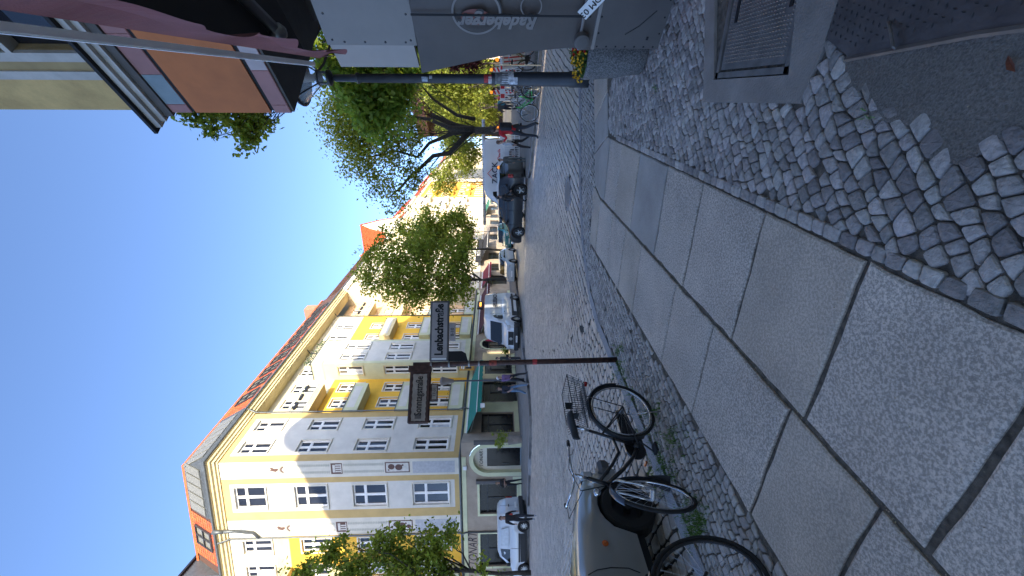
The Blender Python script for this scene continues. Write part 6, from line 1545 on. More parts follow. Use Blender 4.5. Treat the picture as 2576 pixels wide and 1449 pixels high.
# ------------------------------------------------------------------ bicycles
M_BF = mat('bike_black', (.012, .012, .014), .35, .2, coat=.5); M_CHR = mat('chrome', (.6, .61, .62), .15, 1.); M_SAD = mat('saddle_vinyl', (.03, .034, .04), .6)
def bwheel(parent, c, r, steer=0., hub=True, rimm=None, tyre=None, n=28):
    """wheel in the local x-z plane"""
    g = bpy.data.objects.new('wheel', MB().tube([(r*math.cos(2*math.pi*i/36), 0, r*math.sin(2*math.pi*i/36)) for i in range(36)], .0165, 7, closed=True).mesh('tyre', [tyre or M_TYRE], True)); COL.objects.link(g); g.parent = parent; g.location = c; g.rotation_euler.z = steer
    rr = r-.03; rm = MB().tube([(rr*math.cos(2*math.pi*i/36), 0, rr*math.sin(2*math.pi*i/36)) for i in range(36)], .011, 5, closed=True).mesh('rim', [rimm or M_CHR], True)
    put(rm, 'rim', g, (0, 0, 0)); s = MB()
    for i in range(n):
        a = 2*math.pi*i/n; a2 = a+(.35 if i % 2 else -.35); sy = .028 if i % 4 < 2 else -.028
        s.tube([(.02*math.cos(a2), sy, .02*math.sin(a2)), (rr*math.cos(a), 0, rr*math.sin(a))], .0016, 3, cap=False)
    put(s.mesh('spokes', [M_RIM]), 'spokes', g, (0, 0, 0))
    h = MB().lathe([(.012, -.055), (.012, -.05), (.026, -.04), (.026, .04), (.012, .05), (.012, .055)], 10, ax='y'); put(h.mesh('hub', [M_RIM]), 'hub', g, (0, 0, 0)); return g
def part(parent, name, mb, mt, smooth=True):
    me = mb.mesh(name, mt if isinstance(mt, list) else [mt], smooth); o = bpy.data.objects.new(name, me); COL.objects.link(o); o.parent = parent; return o
def city_bike(label, p, d, steer=0., lean=0., basket=True, frame=M_BF, guards=True, low=True, scale=1., rimm=None, group=None, name='bicycle', mudflap=True, bars='city'):
    t = thing(name, label, 'bicycle', (0, 0, 0), group); r = .345; wb = 1.06
    RA = Vector((0, 0, r)); FAx = Vector((wb, 0, r)); BB = Vector((.44, 0, .29)); ST = Vector((.28, 0, .75)); HT = Vector((.80, 0, .86)); HB = Vector((.86, 0, .66))
    bwheel(t, RA, r, rimm=rimm)
    f = MB()
    if low: f.tube([HB+Vector((-.01, 0, .03)), (.70, 0, .50), (.56, 0, .36), BB], .019, 8); f.tube([HB+Vector((-.03, 0, .10)), (.66, 0, .60), (.52, 0, .50), (.37, 0, .52)], .016, 8)
    else: f.tube([HB, BB], .018, 8); f.tube([HT, ST-Vector((-.02, 0, .06))], .016, 8)
    f.tube([BB, ST], .016, 8); f.tube([HT, HB], .02, 8)
    for s in (-1, 1):
        f.tube([BB+Vector((0, s*.03, 0)), (.3, s*.05, .31), RA+Vector((0, s*.06, 0))], .010, 6); f.tube([ST+Vector((.04, s*.015, -.12)), RA+Vector((0, s*.06, 0))], .008, 6)
    f.blob(BB, .04, n=8); part(t, 'frame', f, frame)
    S = MB().tube([ST, ST+Vector((-.05, 0, .13))], .013, 6); part(t, 'seat_post', S, M_CHR)
    sd = MB(); sc = ST+Vector((-.06, 0, .17)); rows = []
    for i, (x, hw, h) in enumerate(((-.14, .02, .0), (-.13, .075, .012), (-.08, .095, .02), (-.02, .085, .012), (.05, .045, .0), (.12, .025, -.002), (.16, .018, -.012), (.165, .004, -.018))):
        rows += [(sc.x+x, -hw, sc.z+h-.02), (sc.x+x, -hw*.75, sc.z+h+.02), (sc.x+x, 0, sc.z+h+.03), (sc.x+x, hw*.75, sc.z+h+.02), (sc.x+x, hw, sc.z+h-.02), (sc.x+x, 0, sc.z+h-.045)]
    sd.add(rows, [(6*i+j, 6*i+(j+1) % 6, 6*i+6+(j+1) % 6, 6*i+6+j) for i in range(7) for j in range(6)]+[tuple(range(6)), tuple(range(42, 48))]); part(t, 'saddle', sd, M_SAD)
    # steering assembly
    q = bpy.data.objects.new('fork', None)
    fk = MB(); A = HB; ca, sa = math.cos(steer), math.sin(steer)
    rot = lambda v: Vector((HB.x+(v[0]-HB.x)*ca-v[1]*sa, (v[0]-HB.x)*sa+v[1]*ca, v[2]))
    for s in (-1, 1): fk.tube([rot((.865, s*.01, .66)), rot((.88, s*.05, .62)), rot((.95, s*.055, .48)), rot((wb, s*.055, r))], .011, 6)
    fk.tube([HT, HT+(HT-HB)*.6], .013, 6); part(t, 'fork', fk, M_CHR if bars == 'city' else frame)
    wf_ = bwheel(t, rot((wb, 0, r)), r, steer, rimm=rimm)
    hb = MB(); top_ = HT+(HT-HB)*.62
    if bars == 'city': L_ = [(-.20, .30, .02), (-.10, .28, .035), (0, .22, .05), (.06, .12, .04), (.045, .04, .01), (.02, 0, 0)]
    else: L_ = [(-.03, .33, .02), (0, .2, .01), (.02, .06, 0), (.02, 0, 0)]
    P = [Vector((HB.x+(top_.x-HB.x+a)*ca-b*sa, (top_.x-HB.x+a)*sa+b*ca, top_.z+c)) for a, b, c in L_]; P2_ = [Vector((HB.x+(top_.x-HB.x+a)*ca+b*sa, (top_.x-HB.x+a)*sa-b*ca, top_.z+c)) for a, b, c in L_[:-1]]
    hb.tube(P+P2_[::-1], .011, 7); part(t, 'handlebar', hb, M_CHR if bars == 'city' else M_BF)
    for Q in (P, P2_):
        part(t, 'grip', MB().tube([Q[0], Q[0].lerp(Q[1], 1.0)], .017, 7), M_PLA)
        part(t, 'brake_lever', MB().tube([Q[2], Q[1].lerp(Q[2], .5)+Vector((.03, 0, -.03)), Q[1]+Vector((.035, 0, -.04))], .005, 5), M_CHR)
    cb_ = MB().tube([P[2], P[2]+Vector((.13, 0, .02)), Vector((.92, 0, .95)), HB], .004, 4); cb_.tube([P2_[2], P2_[2]+Vector((.13, 0, .0)), Vector((.92, 0, .93)), HB], .004, 4); part(t, 'cables', cb_, M_BLK)
    hl = MB().blob((.93, 0, .80), (.04, .035, .035), n=8); part(t, 'headlamp', hl, M_CHR)
    if guards:
        for c, a0_, a1_, st_, nm in ((RA, R(-25), R(185), 0, 'rear_mudguard'), (rot((wb, 0, r)), R(25), R(205), steer, 'front_mudguard')):
            mb = MB(); vs = []; n = 22
            for i in range(n+1):
                a = a0_+(a1_-a0_)*i/n if nm == 'rear_mudguard' else R(60)+(R(215)-R(60))*i/n
                rr = r+.03
                for yy, dr in ((-.03, -.014), (-.017, 0), (.017, 0), (.03, -.014)):
                    x, z = (rr+dr)*math.cos(a), (rr+dr)*math.sin(a)
                    vs.append((c.x+x*math.cos(st_)-yy*math.sin(st_), c.y+x*math.sin(st_)+yy*math.cos(st_), c.z+z))
            mb.add(vs, [(4*i+j, 4*i+j+1, 4*i+5+j, 4*i+4+j) for i in range(n) for j in range(3)]); part(t, nm, mb, M_SAD if nm == 'rear_mudguard' else mat('blue_black_guard', (.025, .03, .045), .4, coat=.4))
        if mudflap:
            c = rot((wb, 0, r)); mb = MB(); vs = []
            for k, (a, hw) in enumerate(((195, .035), (205, .05), (218, .07), (228, .075))):
                for yy in (-hw, hw):
                    x, z = (r+.03)*math.cos(R(a)), (r+.03)*math.sin(R(a)); vs.append((c.x+x*ca-yy*sa, c.y+x*sa+yy*ca, c.z+z))
            mb.add(vs, [(2*i, 2*i+1, 2*i+3, 2*i+2) for i in range(3)]); part(t, 'mudflap', mb, M_PLA)
    # crank, chain guard, pedals
    cg = MB(); vs = [(.44+.105*math.cos(a), -.055, .29+.105*math.sin(a)) for a in [math.pi*(-.5+i/12) for i in range(13)]]+[(.0+.05*math.cos(a), -.055, .345+.05*math.sin(a)) for a in [math.pi*(.5+i/6) for i in range(7)]]
    cg.add(vs+[(x, y-.02, z) for x, y, z in vs], [tuple(range(20)), tuple(range(20, 40))]+[(i, (i+1) % 20, 20+(i+1) % 20, 20+i) for i in range(20)]); part(t, 'chain_case', cg, M_BF, False)
    for s in (-1, 1):
        cr = MB(); cr.tube([(.44, s*.08, .29), (.44+s*.12, s*.09, .29-.11)], .009, 5); cr.box(.44+s*.12-.045, s*.10-.04+s*.04, .17, .44+s*.12+.045, s*.10+.04+s*.04, .195)
        part(t, 'crank', cr, M_PLA, False)
    ks = MB().tube([(.10, .06, .33), (.16, .2, .015)], .008, 5); part(t, 'kickstand', ks, M_CHR)
    rf = MB().bbox(.515, -.20, .172, .54, -.13, .192, .003); part(t, 'pedal_reflector', rf, M_AMB, False)
    if basket:
        rk = MB()
        for s in (-1, 1): rk.tube([(.20, s*.06, .74), (-.30, s*.07, .74)], .006, 5); rk.tube([(-.12, s*.07, .74), (0, s*.065, .35)], .005, 4)
        part(t, 'carrier', rk, M_BF)
        bk = MB(); x0, x1, hw, z0, z1 = -.28, .04, .12, .74, .93
        for zz, e in ((z0, 0), (z0+.06, .02), (z0+.12, .035), (z1, .05)): bk.tube([(x0-e, -hw-e, zz), (x1+e, -hw-e, zz), (x1+e, hw+e, zz), (x0-e, hw+e, zz), (x0-e, -hw-e, zz)], .005 if zz == z1 else .003, 4)
        for i in range(19):
            x = x0+(x1-x0)*i/14; xe = x0-.05+(x1-x0+.1)*i/14
            bk.tube([(xe, -hw-.05, z1), (x, -hw, z0), (x, hw, z0), (xe, hw+.05, z1)], .0026, 3)
        for i in range(10):
            y = -hw+2*hw*i/9; ye = y*(1+.05/hw); bk.tube([(x0-.05, ye, z1), (x0, y, z0), (x1, y, z0), (x1+.05, ye, z1)], .0022, 3)
        part(t, 'basket', bk, M_BF, False)
        tg = MB().box(-.22, -.178, .83, -.13, -.17, .91); tg.box(.085, -.06, .83, .092, .03, .90); part(t, 'basket_tag', tg, M_PLA, False)
        rl = MB().bbox(-.37, -.03, .66, -.34, .03, .70, .006); part(t, 'rear_lamp', rl, M_REDL, False)
    t.location = (p[0], p[1], p[2]); t.rotation_euler = (lean, 0, math.atan2(d[1], d[0])); t.scale = (scale,)*3
    return t
rwc = gp(1640, 1035, .1); fwc = Vector((-1.83, 3.47, .1)); dd_ = (fwc-rwc).normalized()
city_bike('black city bicycle with wire basket and chrome handlebar on the mosaic strip', rwc, dd_, steer=R(40), lean=R(-5), scale=.93)
w2 = Vector((-1.70, 2.5, .1)); d2_ = Vector((-.15, .98, 0)).normalized()
city_bike('dark bicycle at the left picture edge, only its front wheel in sight', w2-d2_*1.0, d2_, steer=R(-16), lean=R(-17), basket=False, bars='flat', frame=M_BF, scale=.93, low=False, guards=True, mudflap=False, rimm=M_PLA)
# ------------------------------------------------------------------ people
M_SKIN = mat('skin', (.42, .25, .18), .6, var=.05)
def person(label, p, face, pose, h=1.75, top=(.02, .02, .022), legs=(.02, .022, .03), hair=(.03, .02, .015), shoes=(.02, .02, .02), sleeves=True, bare_arms=False, hairlen=.0, hat=None, group=None, bag=None, skirt=None, wide=1., backpack=None, bald=False):
    t = thing('person', label, 'person', (0, 0, 0), group)
    J = dict(pel=(0, 0, .95), sp=(.0, 0, 1.14), ch=(.0, 0, 1.34), nk=(.005, 0, 1.48), hb=(.015, 0, 1.55), hd=(.025, 0, 1.65), cr=(.02, 0, 1.725),
             ls=(0, .17, 1.41), rs=(0, -.17, 1.41), le=(-.02, .24, 1.14), re=(-.02, -.24, 1.14), lw=(.04, .25, .90), rw=(.04, -.25, .90), lh=(.06, .25, .82), rh=(.06, -.25, .82),
             lp=(0, .09, .90), rp=(0, -.09, .90), lk=(.02, .10, .50), rk=(.02, -.10, .50), la=(-.01, .10, .09), ra=(-.01, -.10, .09), lt=(.13, .12, .035), rt=(.13, -.12, .035))
    J.update(pose)
    Rr_ = dict(pel=.135, sp=.125, ch=.15, nk=.06, hb=.062, hd=.10, cr=.07, ls=.075, rs=.075, le=.047, re=.047, lw=.032, rw=.032, lh=.036, rh=.036, lp=.10, rp=.10, lk=.065, rk=.065, la=.045, ra=.045, lt=.035, rt=.035)
    B = [('pel', 'sp'), ('sp', 'ch'), ('ch', 'nk'), ('nk', 'hb'), ('hb', 'hd'), ('hd', 'cr'), ('ch', 'ls'), ('ch', 'rs'), ('ls', 'le'), ('le', 'lw'), ('lw', 'lh'), ('rs', 're'), ('re', 'rw'), ('rw', 'rh'), ('pel', 'lp'), ('pel', 'rp'), ('lp', 'lk'), ('lk', 'la'), ('la', 'lt'), ('rp', 'rk'), ('rk', 'ra'), ('ra', 'rt')]
    names = list(J); idx = {n: i for i, n in enumerate(names)}
    me = bpy.data.meshes.new('body'); me.from_pydata([J[n] for n in names], [(idx[a], idx[b]) for a, b in B], [])
    o = bpy.data.objects.new('body', me); COL.objects.link(o)
    sk = o.modifiers.new('skin', 'SKIN'); sk.use_smooth_shade = True; sb_ = o.modifiers.new('sub', 'SUBSURF'); sb_.levels = 1; sb_.render_levels = 1
    sv = me.skin_vertices[0].data
    for n in names:
        r = Rr_[n]*(wide if n in ('pel', 'sp', 'ch', 'lp', 'rp') else 1); sv[idx[n]].radius = (r, r*(.78 if n in ('pel', 'sp', 'ch') else 1)) if n not in ('hd', 'cr') else (r, r*.85)
        sv[idx[n]].use_root = (n == 'pel')
    dg = bpy.context.evaluated_depsgraph_get(); me2 = bpy.data.meshes.new_from_object(o.evaluated_get(dg)); bpy.data.objects.remove(o)
    mt_ = mat('cloth_%d_%d_%d' % tuple(int(c*999) for c in top), top, .85, var=.15, scale=9, bump=.2, bscale=60); ml = mat('cloth_%d_%d_%d' % tuple(int(c*999) for c in legs), legs, .85, var=.15, scale=9, bump=.2, bscale=60)
    mh = mat('hair_%d' % int(hair[0]*999), hair, .6, var=.3, scale=40); msh = mat('shoe_%d' % int(shoes[0]*999), shoes, .5)
    me2.materials.clear()
    for m_ in (mt_, ml, M_SKIN, msh): me2.materials.append(m_)
    seg = {('pel', 'sp'): 0, ('sp', 'ch'): 0, ('ch', 'nk'): 0, ('nk', 'hb'): 2, ('hb', 'hd'): 2, ('hd', 'cr'): 2, ('ch', 'ls'): 0, ('ch', 'rs'): 0, ('lw', 'lh'): 2, ('rw', 'rh'): 2, ('la', 'lt'): 3, ('ra', 'rt'): 3}
    for k_ in (('ls', 'le'), ('rs', 're')): seg[k_] = 0
    for k_ in (('le', 'lw'), ('re', 'rw')): seg[k_] = 2 if bare_arms else 0
    for f in me2.polygons:
        c = f.center; best = (9, 0)
        for a, b in B:
            A, D = Vector(J[a]), Vector(J[b])-Vector(J[a]); tt_ = max(0, min(1, (c-A).dot(D)/max(1e-6, D.length_squared))); dd2 = (c-A-D*tt_).length-.5*(Rr_[a]*(1-tt_)+Rr_[b]*tt_)
            if dd2 < best[0]: best = (dd2, seg.get((a, b), 1))
        f.material_index = best[1]; f.use_smooth = True
    bo_ = bpy.data.objects.new('body', me2); COL.objects.link(bo_); bo_.parent = t
    # fingers
    fg = MB()
    for s, w_, hn in ((1, 'lw', 'lh'), (-1, 'rw', 'rh')):
        H_ = Vector(J[hn]); D = (H_-Vector(J[w_])).normalized(); sd_ = D.cross(Vector((0, 1, 0))); sd_ = sd_.normalized() if sd_.length > .1 else Vector((1, 0, 0))
        for k, l in enumerate((.07, .082, .078, .062)):
            q = H_+sd_*(.027-.018*k)+D*.01; fg.tube([q, q+D*l*.55, q+D*l+Vector((0, -s*.012, 0))], [.010, .009, .007], 5)
        q = H_+sd_*.03-D*.01; fg.tube([q, q+sd_*.025+D*.03, q+sd_*.03+D*.055], [.011, .010, .008], 5)
    part(t, 'fingers', fg, M_SKIN)
    hd = Vector(J['hd']); hx = MB()
    hx.blob(hd+Vector((-.025, 0, .03)), (.105, .092, .10), n=12, m=8)
    for v_i in range(len(hx.v)):
        x, y, z = hx.v[v_i]
        if x > hd.x+.03 and z < hd.z+.055: hx.v[v_i] = (hd.x+.02, y*.8, max(z, hd.z+.02))
    if hairlen: hx.blob(hd+Vector((-.065, 0, -.05-hairlen/2)), (.055, .085, .08+hairlen/2), n=10, m=6)
    part(t, 'hair' if not hat else 'cap', hx, mh if not hat else mat('cap_cloth', hat, .8))
    fc = MB(); fc.blob(hd+Vector((.094, 0, -.005)), (.018, .012, .022), 0)
    for s in (-1, 1): fc.blob(hd+Vector((.085, s*.033, .02)), (.008, .012, .007), 1); fc.blob(hd+Vector((-.0, s*.092, -.0)), (.018, .010, .026), 0)
    fc.blob(hd+Vector((.086, 0, -.045)), (.007, .022, .005), 2)
    part(t, 'face', fc, [M_SKIN, M_BLK, mat('lip', (.35, .12, .1), .6)])
    if skirt or True:
        pass
    if backpack:
        bp = MB().bbox(-.30, -.15, 1.02, -.13, .15, 1.45, .05); part(t, 'backpack', bp, mat('pack_cloth', backpack, .8), False)
    t.location = (p[0], p[1], p[2]); t.rotation_euler.z = math.atan2(face[1], face[0]); s_ = h/1.80; t.scale = (s_,)*3
    return t
stride = dict(lk=(.17, .10, .52), la=(.22, .10, .09), lt=(.36, .12, .035), rk=(-.02, -.10, .50), ra=(-.28, -.10, .16), rt=(-.17, -.12, .05), le=(-.12, .25, 1.16), lw=(-.08, .27, .93), lh=(-.04, .27, .86), re=(.08, -.25, 1.16), rw=(.22, -.24, 1.0), rh=(.28, -.23, .94))
P_ = lambda X, Y, z=0.: gp(X, Y, z)
q_ = P_(1349, 1301); person('walker in black with brown hair stepping off the road beside the small white van', q_, (.35, -.95), stride, h=1.76, top=(.016, .015, .018), hair=(.06, .03, .02), shoes=(.3, .32, .34), hairlen=.14)
q_ = Vector((-13.3, 28.9, .13)); person('person in black with folded arms waiting left of the arched entrance', q_, (.3, -.9), dict(le=(.05, .25, 1.16), lw=(.2, .02, 1.18), lh=(.2, -.07, 1.19), re=(.05, -.25, 1.14), rw=(.22, .0, 1.14), rh=(.22, .08, 1.15), lk=(.06, .14, .5), la=(.1, .2, .09), lt=(.22, .24, .035), ra=(-.12, -.06, .09), rt=(.0, -.08, .035)), h=1.9, bare_arms=True, hair=(.16, .11, .06), top=(.018, .018, .02))
q_ = P_(1331, 978); person('person in dark top and blue jeans walking with a companion in purple', q_, (.7, -.6), stride, h=1.85, top=(.03, .035, .055), legs=(.13, .22, .34), hair=(.025, .018, .014), shoes=(.4, .4, .42), hairlen=.12, bare_arms=True)
q_ = P_(1329, 957); q_ = q_+Vector((.1, .35, 0)); person('person in purple jacket, black trousers and white cap walking with a companion in jeans', q_, (.75, -.6), stride, h=1.85, top=(.22, .13, .28), legs=(.02, .02, .025), hair=(.03, .02, .02), hat=(.7, .7, .72), shoes=(.02, .02, .02))
q_ = TQ(24.6, -16.6, .13); person('person in dark olive jacket standing behind the front of the white delivery van', q_, (-.8, -.4), dict(), h=1.8, top=(.03, .035, .03), hair=(.03, .025, .02))
q_ = P_(1358, 327); person('person in red sports jacket with black backpack walking away on the road', q_, (-.2, .97), dict(stride, le=(.0, .3, 1.2), lw=(.2, .34, 1.3), lh=(.26, .34, 1.36)), h=1.92, top=(.5, .02, .03), legs=(.03, .035, .045), hair=(.04, .025, .018), backpack=(.02, .022, .03), wide=1.1)
st_ = MB()
q_ = P_(1340, 358); person('person in pale grey jacket and black trousers beside the one in red', q_, (-.6, .7), dict(stride), h=1.72, top=(.33, .36, .40), legs=(.015, .015, .018), hair=(.12, .07, .05), hairlen=.1, shoes=(.4, .38, .36))
q_ = P_(1330, 385)+Vector((0, 1.2, 0)); person('small person in grey hood beyond the pair at the island kerb', q_, (.3, -.8), dict(), h=1.62, top=(.12, .13, .13), legs=(.10, .12, .12), hair=(.09, .06, .04))
q_ = at(1300, 512, 25.0); q_.z = 0; person('person in black walking in front of the black estate car', Vector((q_.x, 23.3, 0)), (.9, .2), dict(stride), h=1.75, top=(.012, .012, .014), legs=(.012, .012, .014), hair=(.03, .02, .02))
for i, (X, Y, d, c, l) in enumerate(((1290, 262, 34, (.04, .22, .28), 'distant person in turquoise top in the park path'), (1290, 247, 33, (.45, .06, .05), 'distant person in red top beside the turquoise one'), (1285, 225, 38, (.05, .05, .06), 'distant dark dressed person on the park path'), (1288, 236, 40, (.3, .3, .3), 'distant person in grey on the park path'), (1283, 212, 42, (.03, .03, .04), 'distant person in black near the lamp post pole'), (1288, 270, 30, (.05, .05, .05), 'distant dark figure left of the turquoise one'))):
    p = at(X, Y, d); person(l, (p.x, p.y, .1), (rnd.gauss(0, 1), -.6), stride if i % 2 else {}, h=1.8, top=c, group='people on the park path')
for i in range(5):
    p = TQ(58+i*4.2, -17.2+(i % 3)*.5, .13); person(('seated cafe guest in %s far down the pavement' % ['black', 'white', 'grey', 'navy', 'dark green'][i]), p, (1, -.3), {}, h=1.7, top=[(.02, .02, .02), (.5, .5, .5), (.15, .15, .15), (.02, .03, .08), (.02, .06, .03)][i], group='people on the far pavement')

# ------------------------------------------------------------------ street things
# hire bikes near the lamp post
M_GRNP = mat('hire_green', (.01, .32, .05), .4, coat=.5); M_SILV = mat('silver_frame', (.5, .52, .53), .35, .3)
p = gp(1340, 212); city_bike('white and green hire bicycle leaning by the grass strip left of the lamp post', Vector((7.3, 15.6, 0)), (-.35, .94), steer=R(15), frame=M_GRNP, basket=True, guards=True, mudflap=False, scale=1.05, name='hire_bicycle')
city_bike('silver framed bicycle with thick black wheels standing on the road edge', gp(1333, 330-35)+Vector((1.15, -1.1, 0)), (-.95, .3), frame=M_SILV, basket=False, guards=False, low=False, bars='flat', steer=R(10), name='silver_bicycle')
city_bike('dark bicycle parked at the grass strip right of the lamp post', Vector((9.4, 16.6, .1)), (-.35, -.93), frame=M_BF, basket=False, steer=R(10), guards=True, mudflap=False)
city_bike('olive framed bicycle leaning on the striped barrier board', Vector((8.9, 16.9, .1)), (.8, .5), frame=mat('olive_paint', (.12, .14, .03), .4, coat=.5), basket=False, steer=R(-10), guards=False, mudflap=False)
city_bike('black bicycle behind the hire bicycle at the grass strip', Vector((8.0, 16.4, .1)), (-.2, .97), frame=M_BF, basket=False, steer=R(10), guards=False, mudflap=False)
city_bike('distant parked bicycle on the park path', Vector(at(1290, 213, 24)).xy.to_3d()+Vector((0, 0, .1)), (1, .1), frame=M_BF, basket=False, guards=False, mudflap=False)
# bike stands and post
rk = thing('bike_stand', 'white tube bicycle stand on the grass strip', 'bike stand', (9.6, 16.0, .1))
for dx in (0, .5): MB().tube([(9.6+dx, 16.0+dx*.3, .1), (9.6+dx, 16+dx*.3, .5), (9.68+dx, 16.05+dx*.3, .6), (9.85+dx, 16.15+dx*.3, .6), (9.93+dx, 16.2+dx*.3, .5), (9.93+dx, 16.2+dx*.3, .1)], .02, 6).obj('hoop', M_WF, rk)
tag(MB().tube([tuple(gp(1362, 165, .1)), tuple(gp(1362, 165, .1)+Vector((0, 0, 1.6)))], .022, 8).obj('marker_post', M_ZINC, None), 'thin grey post at the grass strip right of the lamp post', 'post')
# barriers
M_RW = mat('barrier_white', (.72, .72, .70), .5); M_OR = mat('warning_orange', (.8, .22, .02), .3, coat=.5, emit=(1, .3, .02, .25))
def beacon(p, label, h=1.5, group='striped warning beacons', rot=0.):
    t = thing('warning_beacon', label, 'beacon', tuple(p), group)
    M = Matrix.Translation(Vector(p)) @ Matrix.Rotation(rot, 4, 'Z')
    MB(M).bbox(-.28, -.2, 0, .28, .2, .12, .02).obj('foot', M_PLA, t)
    bd = MB(M).bbox(-.16, -.03, .2, .16, .03, h-.25, .01).obj('board', M_RW, t)
    st = MB(M); k = 0; z = .2
    while z < h-.4:
        st.add([(-.155, -.033, z), (.155, -.033, z+.14), (.155, -.033, z+.27), (-.155, -.033, z+.13)], [(0, 1, 2, 3)]); z += .27
    st.obj('stripes', M_RR, bd)
    lm = MB(M); lm.lathe([(.09, -.04), (.11, -.02), (.11, .02), (.09, .04)], 14, (0, 0, h-.10), ax='y'); lm.obj('warning_lamp', M_OR, t); MB(M).box(-.05, -.03, h-.25, .05, .03, h-.18).obj('lamp_base', M_PLA, t)
    return t
def fence_panel(p, q, label, h=1.0, stripes=True, group='white site barrier fences'):
    p, q = Vector(p), Vector(q); d = (q-p).normalized(); L_ = (q-p).length
    M = Matrix(((d.x, -d.y, 0, p.x), (d.y, d.x, 0, p.y), (0, 0, 1, p.z), (0, 0, 0, 1)))
    t = thing('barrier_fence', label, 'barrier', tuple(p), group)
    f = MB(M); f.box(0, -.025, .12, L_, .025, .17); f.box(0, -.025, .42, L_, .025, .46); f.box(0, -.03, h-.3, L_, .03, h); f.box(0, -.025, .0, .05, .025, h); f.box(L_-.05, -.025, 0, L_, .025, h)
    f.obj('frame', M_RW, t)
    for i in range(int(L_/.13)):
        x = .1+i*.13
        if x < L_-.1: MB(M).box(x, -.015, .17, x+.045, .015, h-.3).obj('slat', M_RW, t)
    if stripes:
        s = MB(M); i = 0
        while .3+i*.5 < L_-.1: s.box(.15+i*.5, -.034, h-.27, .38+i*.5, -.031, h-.03); i += 1
        s.obj('red_fields', M_RR, t)
    for x in (.3, L_-.3): MB(M).bbox(x-.12, -.3, 0, x+.12, .3, .09, .02).obj('foot', M_PLA, t)
    return t
b1p = gp(1332, 436, .1); b1p = Vector((7.75, 27.2, .1))
beacon(b1p, 'striped warning beacon with amber lamp beside the rear of the black estate car', 1.55, rot=-.25)
fence_panel((8.0, 27.2, .1), (10.0, 26.6, .1), 'white slatted site barrier between the warning beacon and the pair of walkers', 1.35, False)
beacon((10.1, 26.7, .1), 'warning beacon with amber lamp at the far end of the white barrier', 1.55, rot=-.25)
fence_panel((6.9, 28.2, .1), (7.5, 27.6, .1), 'short white site barrier with red fields behind the black estate car', 1.1)
fence_panel((11.0, 24.9, .1), (12.9, 24.2, .1), 'white site barrier with red fields beside the trunk of the big tree', 1.35)
beacon((12.95, 24.0, .1), 'warning beacon with orange lamp left of the hire bicycles', 1.6, rot=-.3)
fence_panel((12.6, 21.6, .1), (14.6, 20.9, .1), 'white site barrier with red fields right behind the lamp post', 1.45)
fence_panel((14.7, 20.9, .1), (16.8, 20.2, .1), 'white site barrier with red fields at the edge of the grey tarp', 1.45)
for i, (X, Y, d) in enumerate(((1192, 113, 40), (1222, 96, 40), (1228, 143, 44), (1212, 232, 44), (1246, 112, 30))):
    pass
for i, (x, y, l) in enumerate(((15.2, 29.5, 'orange lamp topped beacon in the park under the copper beech'), (17.0, 30.5, 'second orange topped beacon under the copper beech, further right'), (13.4, 29.0, 'orange topped beacon in the park left of the copper beech'))): beacon((x, y, .1), l, 2.0)
# striped advertising sheet leaning at the grass strip
sh = thing('striped_board', 'leaning board with red and white stripes behind the parked bicycles', 'board', (10.2, 19.3, .1))
M = frameM((9.75, 18.6, .35), (.92, .3, 0), (.1, .25, 1))
MB(M).bbox(0, 0, -.02, 1.7, 1.05, .02, .01).obj('board', M_RW, sh)
s = MB(M)
for i in range(7): s.add([(.08+i*.22, .06, .0225), (.16+i*.22, .06, .0225), (.24+i*.22, .98, .0225), (.16+i*.22, .98, .0225)], [(0, 1, 2, 3)])
s.obj('stripes', M_RR, sh)
for x in (.1, 1.6): MB(M).tube([(x, 0, 0), (x+.02, -.34, 0), (x+.1, -.42, 0), (x+.25, -.36, 0)], .022, 6).obj('leg', M_RW, sh)
# overhead site pipe beyond the works van
pp = thing('site_pipe', 'long grey elevated site pipe on slim supports crossing above the works van', 'pipe', (6, 42, 0))
A_ = at(1219, 565, 46); Bq = at(1216, 300, 42)
MB().tube([A_, A_.lerp(Bq, .5), Bq], .16, 8).obj('tube', mat('pale_pipe', (.35, .38, .42), .45), pp)
for f in (.08, .35, .62, .9):
    q = A_.lerp(Bq, f); MB().tube([(q.x, q.y, .1), tuple(q)], .05, 6).obj('support', M_PAN2, pp)
n = 16
for i in range(n):
    q = A_.lerp(Bq, (i+.5)/n); d = (Bq-A_).normalized(); M = frameM(q, Vector((0, 0, 1)), d.cross(Vector((0, 0, 1)))); MB(M).lathe([(.165, -.03), (.175, 0), (.165, .03)], 8).obj('coupling', M_ZINC, pp)
# cafe terrace at the corner building: tables, chairs, closed red parasol, plant tubs
def chair(p, rot, label, c=M_DARKM):
    t = thing('cafe_chair', label, 'chair', tuple(p), 'dark cafe chairs'); M = Matrix.Translation(Vector(p)) @ Matrix.Rotation(rot, 4, 'Z')
    MB(M).bbox(-.2, -.2, .43, .2, .2, .46, .008).obj('seat', c, t); MB(M).bbox(-.2, .18, .62, .2, .2, .88, .006).obj('backrest', c, t)
    for x in (-.18, .18):
        for y in (-.18, .19): MB(M).tube([(x, y, 0), (x*.95, y, .44 if y < 0 else .88)], .012, 5).obj('leg', c, t)
def table(p, label):
    t = thing('cafe_table', label, 'table', tuple(p), 'dark cafe tables'); M = Matrix.Translation(Vector(p))
    MB(M).lathe([(.35, .72), (.35, .745)], 18).obj('table_top', M_DARKM, t); MB(M).tube([(0, 0, .02), (0, 0, .72)], .03, 8).obj('leg', M_DARKM, t); MB(M).lathe([(.22, 0), (.2, .03)], 12).obj('foot', M_DARKM, t)
names_ = ['left of', 'right of', 'behind']
